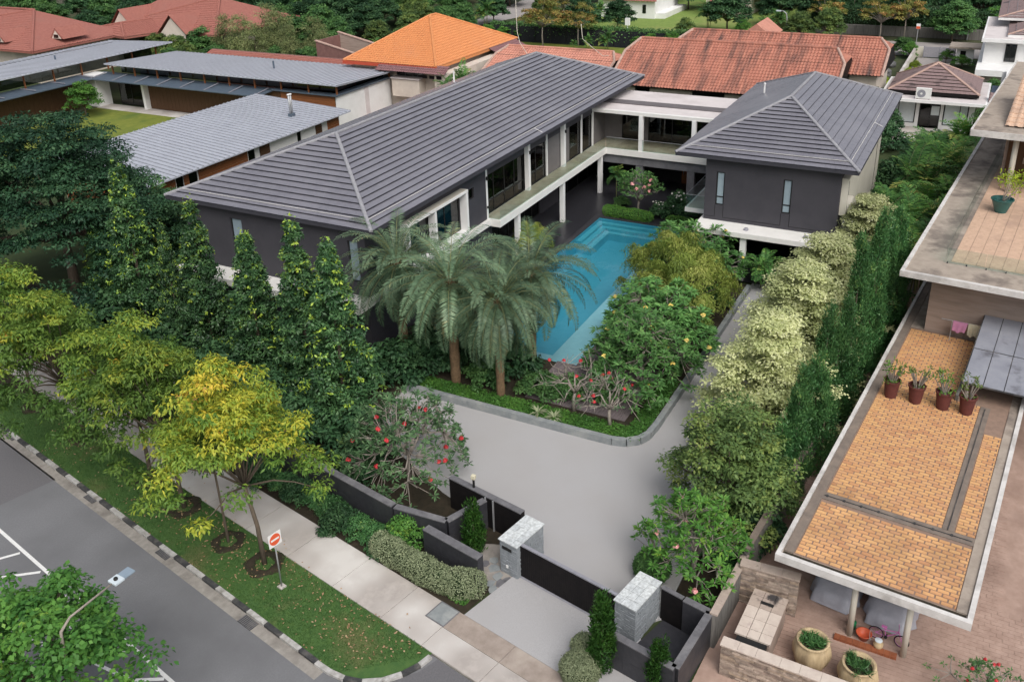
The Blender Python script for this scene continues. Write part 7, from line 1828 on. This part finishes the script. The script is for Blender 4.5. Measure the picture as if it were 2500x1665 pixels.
# hedges of the far gardens
def box_hedge(name, label, x0, x1, y0, y1, h, mat, n, seed, leaf=0.3):
    rg_ = np.random.default_rng(seed); P = np.stack([rg_.uniform(x0, x1, n), rg_.uniform(y0, y1, n), h*rg_.random(n)**0.45], 1)
    side = rg_.random(n) < 0.5; P[side, 0] = x0+rg_.normal(size=side.sum())*0.12; P[~side, 2] = h+rg_.normal(size=(~side).sum())*0.15
    Nn = np.where(side[:, None], np.array([-1, 0, 0.4]), np.array([0, 0, 1.0]))
    o = thing(name, label, 'hedge', (0, 0, 0))
    link_mesh('foliage', clipped(seed, mat, P, unit(Nn.astype(float)), leaf), o)
    MB().box(x0+0.15, x1-0.1, y0, y1, 0, h-0.15).build('core', 'leaf_core', o)
box_hedge('tall_hedge', 'tall dark hedge behind the back street wall', 166.3, 168.5, -20, 30, 4.2, 'leaf_dark', 9000, 301)
box_hedge('lawn_hedge', 'clipped hedge left of the orange roof peak', 128, 130, 74, 92, 2.4, 'leaf_dark', 4000, 302)
box_hedge('fence_hedge', 'green hedge on top of the dark fence', 142.3, 143.3, 36, 80, 2.9, 'leaf_mid', 5000, 303)
# palm and shrub before the orange house
put('orange_house_palm', 'clump of tall cane palms in front of the orange roof', 'palm', (90.0, 54.6, 0), (('trunk', FP[0]), ('fronds', FP[1]), ('midribs', FP[2])), 0.4, (1.0, 1.0, 1.22))
put('orange_house_palm', 'smaller cane palm beside the pale wall of the orange roofed house', 'palm', (90.8, 57.0, 0), (('trunk', FP[0]), ('fronds', FP[1]), ('midribs', FP[2])), 2.4, (0.8, 0.8, 0.95))
put('grey_green_shrub', 'grey green shrub below the cane palms at the orange house', 'shrub', (88.5, 53.2, 0), (('trunk', BT['olive'][0]), ('crown', BT['mid'][1])), 1.0, (0.62, 0.62, 0.6))
put('court_tree', 'small light green tree in the courtyard of the left house', 'tree', (76.0, 102.5, 0), (('trunk', BT['bright'][0]), ('crown', BT['bright'][1])), 1.0, (0.75, 0.75, 0.8))
# foreground
fg = sp_pads(221, 'leaf_bright', 7.4, 3.0, 3.3, 3.2, 105, 130, 0.72, 0.19, 0.15, 2.6, 0.65, (0.0, 0.6), lw=0.7)
put('foreground_tree', 'leafy tree in the lower left corner', 'tree', (12.0, 24.6, 0), (('trunk', fg[0]), ('crown', fg[1])), 0.0, (1.0, 1.0, 1.0))
fgb = sp_frangi(223, 'leaf_mid', 2.2, 1.6, 80, 0.15, 12)
t = put('foreground_bush', 'dark bush with red buds at the bottom right edge', 'shrub', (27.4, -3.0, 0.02), (('trunk', fgb[0]), ('crown', fgb[1])), 0.0, 1.0)
flowers(t, [p+np.array((0, 0, 0.08)) for p in fgb[2][3:80:7]], 'red_petal', 0.55)

# ------------------------------------------------------------------ small things
# no entry sign
sg = thing('no_entry_sign', 'red and white no entry sign on a grey pole in the verge', 'sign', (21.59, 23.19, 0.085), STREET_RZ)
MB().tube([(0, 0, 0), (0, 0, 2.8)], 0.032, 10).build('pole', 'galvanised', sg, smooth=True)
MB().box(-0.14, 0.14, -0.14, 0.14, 0, 0.06).build('footing', 'pavement', sg)
bd = MB()
q = 0.39
bd.box(-0.31, 0.31, -0.06, -0.045, 2.2, 2.85); bd.build('plate', 'sign_white', sg, bevel=0.006)
n = 28; disc = MB(); disc.add([(0.26*math.cos(2*math.pi*k/n), -0.0645, 2.525+0.27*math.sin(2*math.pi*k/n)) for k in range(n)]+[(0.26*math.cos(2*math.pi*k/n), -0.061, 2.525+0.27*math.sin(2*math.pi*k/n)) for k in range(n)], [tuple(range(n))]+[(k, n+k, n+(k+1) % n, (k+1) % n) for k in range(n)])
disc.build('red_disc', 'sign_red', sg)
MB().box(-0.20, 0.20, -0.069, -0.0648, 2.48, 2.57).build('white_bar', 'sign_white', sg)
# street lamp reaching over the road from the lower left
lz = 6.5
lp = thing('street_lamp', 'street lamp with a flat pale head over the road in the lower left', 'street lamp', (12.2, 23.0, 0))
hx, hy = 14.2-12.2, 22.9-23.0
MB().tube([(0, 0, 0), (0, 0, 4), (0, 0, lz-1.0), (0.08, 0, lz-0.35), (0.45, -0.02, lz-0.08), (hx, hy, lz)], [0.09, 0.08, 0.06, 0.05, 0.04, 0.032], 10).build('pole', 'pale_bark', lp, smooth=True)
lr = math.atan2(hy, hx)
hd = MB().box(0, 0.36, -0.2, 0.2, -0.03, 0.05).build('head', 'lamp_body', lp, bevel=0.02, loc=(hx, hy, lz), rz=lr)
hd2 = MB().box(0.36, 0.78, -0.19, 0.19, -0.02, 0.03).build('led_housing', 'lamp_dark', lp, bevel=0.015, loc=(hx, hy, lz), rz=lr)
MB().lathe([(0.07, 0), (0.07, 0.05), (0.05, 0.08), (0.01, 0.09)], 12, 0.17, 0, 0.05).build('sensor', 'black_plastic', hd)
# far street lamps
for (x, y, h, lb) in ((165.3, 5.2, 5.4, 'far street lamp by the white house'), (160.0, 32.7, 4.2, 'far street lamp above the terracotta roof')):
    o = thing('far_street_lamp', lb, 'street lamp', (x, y, 0), 0, 'street lamps on the back street')
    MB().tube([(0, 0, 0), (0, 0, h*0.7), (0, 0.15, h*0.9), (0, 0.7, h), (0, 1.3, h)], [0.12, 0.1, 0.09, 0.08, 0.08], 8).build('pole', 'galvanised', o)
    MB().box(-0.15, 0.15, 1.1, 1.9, h-0.08, h+0.1).build('head', 'lamp_body', o)
rs_ = thing('far_road_sign', 'red and white roadside sign by the back street', 'sign', (157.8, 12.05, 0))
MB().tube([(0, 0, 0), (0, 0, 3.3)], 0.06, 8).build('pole', 'galvanised', rs_)
MB().box(-0.08, -0.04, -0.3, 0.3, 2.6, 3.4).build('plate', 'sign_white', rs_)
MB().box(-0.09, -0.081, -0.28, 0.28, 2.62, 3.0).build('red_panel', 'sign_red', rs_)
bb = thing('lawn_post', 'white post with a box on the far lawn', 'post', (150.5, 57.5, 0))
MB().tube([(0, 0, 0), (0, 0, 3.2)], 0.08, 8).build('pole', 'white_paint', bb)
MB().box(-0.2, 0.2, -0.4, 0.4, 2.2, 3.4).build('box', 'white_paint', bb)
cr_ = thing('far_car', 'pale car parked on the lane behind the orange roof', 'car', (160, 100.5, 0), 0.3)
def car_body(mb, L_, W, H_):
    prof = [(-L_/2, 0.35), (-L_/2, 0.75), (-L_*0.34, 0.92), (-L_*0.18, H_), (L_*0.2, H_), (L_*0.36, 0.95), (L_/2, 0.8), (L_/2, 0.35)]
    n = len(prof)
    mb.add([(x, -W/2*(0.86 if z > 1.0 else 1), z) for x, z in prof]+[(x, W/2*(0.86 if z > 1.0 else 1), z) for x, z in prof], [tuple(range(n)), tuple(range(2*n-1, n-1, -1))]+[(i, n+i, n+(i+1) % n, (i+1) % n) for i in range(n)])
car_body(cb := MB(), 4.4, 1.75, 1.45); cb.build('body', 'blind_glass', cr_, bevel=0.05)
for sx in (-1.4, 1.4):
    for sy in (-0.8, 0.8): MB().tube([(sx, sy-0.1, 0.33), (sx, sy+0.1, 0.33)], 0.33, 14).build('wheel', 'rubber', cr_)

# covered cars in the carport
def covered_car(label, x, y, rz, seed):
    rg_ = np.random.default_rng(seed); L_, W = 4.6, 1.85
    xs = np.linspace(0, L_, 44); n = 40
    hp = np.interp(xs, [0, 0.12, 0.5, 1.15, 1.75, 2.3, 3.2, 3.9, 4.3, 4.52, 4.6], [0.25, 0.55, 0.86, 0.98, 1.30, 1.46, 1.44, 1.22, 0.95, 0.6, 0.25])
    wp = np.interp(xs, [0, 0.15, 0.6, 1.5, 3.2, 4.2, 4.6], [0.62, 0.80, 0.92, 1.0, 1.0, 0.9, 0.66])*W/2
    V, f = [], []
    for i, xx in enumerate(xs):
        for k in range(n+1):
            a = math.pi*k/n; c, s = math.cos(a), math.sin(a)
            e = 0.42
            yy = wp[i]*math.copysign(abs(c)**e, c); zz = hp[i]*abs(s)**0.6
            hem = 1-min(1, zz/0.9)
            fold = hem*0.075*(math.sin(xx*8.5+3*math.sin(xx*2.2))+0.6*math.sin(xx*19+seed))
            fold2 = 0.016*math.sin(xx*5+yy*7)*math.sin(yy*4-xx*2)
            yy += math.copysign(fold+0.05*hem, c)
            V.append((xx-(0.10*hem*(1+0.7*math.sin(yy*9)) if i < 3 else 0), yy, max(0.06, zz+fold2)))
    for i in range(len(xs)-1):
        for k in range(n):
            a = i*(n+1)+k; f.append((a, a+n+1, a+n+2, a+1))
    f.append(tuple(range(n+1))); f.append(tuple((len(xs)-1)*(n+1)+k for k in range(n, -1, -1)))
    me = bpy.data.meshes.new('cover'); me.from_pydata(V, [], f); me.materials.append(M['car_cover']); me.polygons.foreach_set('use_smooth', [True]*len(me.polygons)); me.update()
    o = thing('covered_car', label, 'car', (x, y, 0.03), rz, 'cars under grey covers in the carport')
    link_mesh('cover', me, o)
    for sx in (0.85, 3.6):
        for sy in (-0.72, 0.72): MB().tube([(sx, sy-0.1, 0.31), (sx, sy+0.1, 0.31)], 0.30, 14).build('wheel', 'rubber', o)
    return o
covered_car('car under a grey cover, the left one in the carport', 30.4, 2.55, NR, 3)
covered_car('car under a grey cover, the right one behind the pink bicycle', 30.1, 0.45, NR, 8)
# brick kerb between the columns
bk = thing('brick_kerb', 'low reddish brick kerb between the carport columns', 'kerb', (28.9, 2.15, 0.03), math.radians(-91))
for k in range(10): MB().box(k*0.225, k*0.225+0.215, -0.13, 0.13, 0, 0.11).build('brick', 'brick_kerb', bk)
# bicycle
bc = thing('bicycle', 'pink childs bicycle leaning by the carport column', 'bicycle', (29.55, 0.75, 0.03), math.radians(-95))
def ring(mb, cx, cz, r, t, n=22):
    mb.tube([(cx+r*math.cos(2*math.pi*k/n), 0, cz+r*math.sin(2*math.pi*k/n)) for k in range(n+1)], t, 6, cap=False)
for cx in (0, 0.92):
    ring(m1 := MB(), cx, 0.28, 0.26, 0.022); w_ = m1.build('wheel', 'rubber', bc)
    ring(m2 := MB(), cx, 0.28, 0.235, 0.008)
    for k in range(8): m2.tube([(cx, 0, 0.28), (cx+0.235*math.cos(k*0.785), 0, 0.28+0.235*math.sin(k*0.785))], 0.004, 4)
    m2.build('rim', 'pink_metal', w_)
MB().tube([(0, 0, 0.28), (0.36, 0, 0.26)], 0.014, 6).tube([(0, 0, 0.28), (0.28, 0, 0.58)], 0.014, 6).tube([(0.36, 0, 0.26), (0.27, 0, 0.66)], 0.018, 6).tube([(0.36, 0, 0.26), (0.78, 0, 0.62)], 0.02, 6).tube([(0.28, 0, 0.56), (0.78, 0, 0.66)], 0.02, 6).tube([(0.92, 0, 0.28), (0.76, 0, 0.74)], 0.018, 6).build('frame', 'pink_metal', bc)
MB().tube([(0.72, -0.24, 0.84), (0.78, 0, 0.76), (0.72, 0.24, 0.84)], 0.013, 6).build('handlebar', 'pink_metal', bc)
MB().box(0.16, 0.36, -0.06, 0.06, 0.66, 0.71).build('saddle', 'pink_metal', bc, bevel=0.02)
MB().tube([(0.36, -0.08, 0.26), (0.36, 0.08, 0.26)], 0.06, 10).build('crank', 'rubber', bc)
for name, lb, cat, x, y, prof, mat in (
        ('bucket', 'orange red plastic basin between the carport columns', 'bucket', 29.3, 1.15, [(0.16, 0), (0.26, 0.26), (0.30, 0.30), (0.27, 0.30), (0.2, 0.1), (0.02, 0.08)], 'orange_plastic'),
        ('clay_jar', 'small tan jar beside the pink bicycle', 'jar', 29.05, 0.6, [(0.1, 0), (0.17, 0.12), (0.19, 0.26), (0.13, 0.34), (0.14, 0.37), (0.1, 0.37), (0.02, 0.3)], 'stone_pot'),
        ('watering_can', 'green watering can behind the left carport column', 'watering can', 29.7, 1.62, [(0.14, 0), (0.15, 0.28), (0.12, 0.32), (0.02, 0.32)], 'green_plastic')):
    o = thing(name, lb, cat, (x, y, 0.035)); MB().lathe(prof, 18).build('body', mat, o, smooth=True)
    if name == 'watering_can': MB().tube([(0.12, 0, 0.1), (0.34, 0.0, 0.34)], [0.03, 0.02], 8).build('spout', mat, o)
    if name == 'bucket': MB().tube([(0.28*math.cos(a), 0.28*math.sin(a)*0.2-0.26, 0.3+0.12*math.sin(a)) for a in [k*math.pi/8 for k in range(9)]], 0.01, 5).build('handle', 'galvanised', o)
    if name == 'clay_jar': MB().lathe([(0.13, 0), (0.14, 0.03), (0.02, 0.06)], 16, 0, 0, 0.37).build('lid', 'lamp_body', o)
# big ribbed planters
def planter_pot(label, x, y, seed):
    o = thing('large_planter', label, 'planter', (x, y, 0.03), 0, 'tall sand coloured planters in the stone yard')
    prof = [(0.42, 0), (0.56, 0.15), (0.66, 0.45), (0.68, 0.7), (0.62, 0.98), (0.56, 1.08), (0.60, 1.13), (0.56, 1.16), (0.48, 1.12), (0.47, 1.0), (0.02, 0.98)]
    mb = MB(); n = 40; base = 0
    for i, (r, h) in enumerate(prof):
        for k in range(n):
            a = 2*math.pi*k/n; rr = r*(1+(0.045*math.cos(8*a) if i < 6 else 0)); mb.v.append((rr*math.cos(a), rr*math.sin(a), h))
    for i in range(len(prof)-1):
        for k in range(n): a, b = i*n+k, i*n+(k+1) % n; mb.f.append((a, b, b+n, a+n))
    mb.f.append(tuple(range(n-1, -1, -1)))
    mb.build('pot', 'stone_pot', o, smooth=True)
    MB().lathe([(0.46, 0), (0.46, 0.02)], 20, 0, 0, 0.99).build('soil', 'soil', o)
    rg_ = np.random.default_rng(seed); m = 420; c = rg_.normal(size=(14, 2))*0.2; idx = rg_.integers(14, size=m); a = rg_.random(m)*6.28; el = rg_.uniform(0.15, 1.35, m)
    Dv = np.stack([np.cos(a)*np.cos(el), np.sin(a)*np.cos(el), np.sin(el)], 1)
    link_mesh('plant', leaves_mesh('plant', 'leaf_podo', np.c_[c[idx], np.full(m, 1.02)+0.1*rg_.random(m)], Dv, rdir(rg_, m), rg_.uniform(0.16, 0.38, m), 0.035, 0.3+0.55*rg_.random(m), 0.25), o)
planter_pot('tall ribbed sand coloured planter nearest the stone bin store', 27.25, 2.72, 5)
planter_pot('tall ribbed sand coloured planter at the bottom edge', 26.85, 1.05, 6)
# four pots on the tiled roof
for k, (x, y) in enumerate(((42.5, 2.17), (42.45, 1.05), (42.40, -0.17), (42.42, -1.19))):
    o = thing('terracotta_pot', 'dark red plant pot on the tiled roof, %s from the left' % ordn[k], 'plant pot', (x, y, 3.13), k, 'row of dark red plant pots on the tiled roof')
    MB().lathe([(0.27, 0), (0.37, 0.86), (0.41, 0.87), (0.41, 0.95), (0.36, 0.95), (0.34, 0.8), (0.02, 0.8)], 22).build('pot', 'terracotta_pot', o, smooth=False)
    rg_ = np.random.default_rng(k+40); mb = MB(); Ps, Ds = [], []
    for j in range(13):
        a = rg_.random()*6.28; r_ = rg_.uniform(0.3, 0.75); h_ = rg_.uniform(0.5, 1.0)
        tip = (r_*math.cos(a)*0.8, r_*math.sin(a)*0.8, 0.85+h_)
        mb.tube([(0.1*math.cos(a), 0.1*math.sin(a), 0.8), (tip[0]*0.6, tip[1]*0.6, 0.85+h_*0.5), tip], [0.035, 0.028, 0.018], 6)
        for i in range(9): Ps.append(np.array(tip)+rg_.normal(size=3)*0.06); Ds.append(rdir(rg_, 1)[0]+np.array((0, 0, 0.6)))
    mb.build('stems', 'pale_bark', o)
    for i in range(60 if k in (0, 2) else 20): Ps.append(np.array((*(rg_.normal(size=2)*0.2), 0.9))); Ds.append(rdir(rg_, 1)[0]+np.array((0, 0, 0.9)))
    P_ = np.array(Ps); link_mesh('leaves', leaves_mesh('leaves', 'leaf_bright' if k % 2 == 0 else 'leaf_olive', P_, np.array(Ds), rdir(rg_, len(P_)), 0.18, 0.07, 0.3+0.6*rg_.random(len(P_))), o)
# green glazed pot on the upper terrace
o = thing('green_pot', 'green glazed pot with a thin shrub on the upper terrace', 'plant pot', (60.5, -1.5, 7.19))
MB().lathe([(0.34, 0), (0.5, 0.45), (0.62, 0.78), (0.66, 0.80), (0.66, 0.86), (0.58, 0.86), (0.54, 0.72), (0.02, 0.72)], 24).build('pot', 'green_glaze', o, smooth=False)
rg_ = np.random.default_rng(9); mb = MB(); Ps = []
for j in range(7):
    a = j*0.9; tip = np.array((0.9*math.cos(a)*rg_.uniform(0.4, 1.1), 0.9*math.sin(a)*rg_.uniform(0.4, 1.1)-0.4, rg_.uniform(1.7, 2.5)))
    mb.tube([(0, 0, 0.7), tuple(tip*0.55), tuple(tip)], [0.03, 0.022, 0.012], 5)
    Ps += [tip+rg_.normal(size=3)*np.array((0.28, 0.28, 0.2)) for _ in range(42)]
mb.build('stems', 'pale_bark', o); P_ = np.array(Ps)
link_mesh('leaves', leaves_mesh('leaves', 'leaf_lime', P_, rdir(rg_, len(P_)), rdir(rg_, len(P_)), 0.2, 0.09, 0.3+0.6*rg_.random(len(P_))), o)
# clothes rack with towels
rk_ = thing('clothes_rack', 'clothes rail by the brown upper wall', 'clothes rack', (49.9, -0.3, 3.13), NR)
MB().tube([(0, 0.9, 1.15), (0, -1.5, 1.15)], 0.02, 6).tube([(0, 0.35, 0), (0, 0.35, 1.15)], 0.02, 6).tube([(0, -1.2, 0), (0, -1.2, 1.15)], 0.02, 6).tube([(-0.25, 0.35, 0.02), (0.25, 0.35, 0.02)], 0.02, 6).tube([(-0.25, -1.2, 0.02), (0.25, -1.2, 0.02)], 0.02, 6).build('frame', 'galvanised', rk_)
def towel(label, mat, y0, y1, drop, seed):
    mb = MB(); n, m = 12, 10
    for s in (-1, 1):
        b = len(mb.v)
        for i in range(n+1):
            for j in range(m+1):
                v = j/m; y = y0+(y1-y0)*i/n*(1-0.12*v*(seed % 3)); mb.v.append((s*(0.03+0.03*v*math.sin(i*1.3+seed)), y, 1.17-drop*v*(1-0.08*math.sin(i*0.7+seed))*(1 if s < 0 else 0.8)))
        for i in range(n):
            for j in range(m): a = b+i*(m+1)+j; mb.f.append((a, a+1, a+m+2, a+m+1))
    o = thing('towel', label, 'towel', (49.9, -0.3, 3.13), NR); mb.build('cloth', mat, o, smooth=True)
towel('pink towel on the clothes rail', 'towel_pink', 0.30, -0.42, 0.62, 1); towel('cream towel on the clothes rail', 'towel_cream', -0.46, -1.1, 0.72, 2)
# cables hanging over the terracotta roof
for pts, lb in (([(106.5, 56.0, 14.5), (106.0, 55.6, 8.2), (104, 54.2, 7.2), (99.0, 50.0, 6.0), (92.0, 44.8, 7.6)], 'pale cable dropping to the ridge of the left wing'), ([(108, 47.5, 9.2), (107.8, 47.2, 7.4), (105, 44.6, 6.9), (101, 41.6, 6.8), (98.5, 39.9, 7.4)], 'pale cable looped over the small terracotta roof')):
    mb = MB().tube(pts, 0.035, 5); o = mb.build('cable', 'cream_paint', None, smooth=True); tag(o, lb, 'cable')
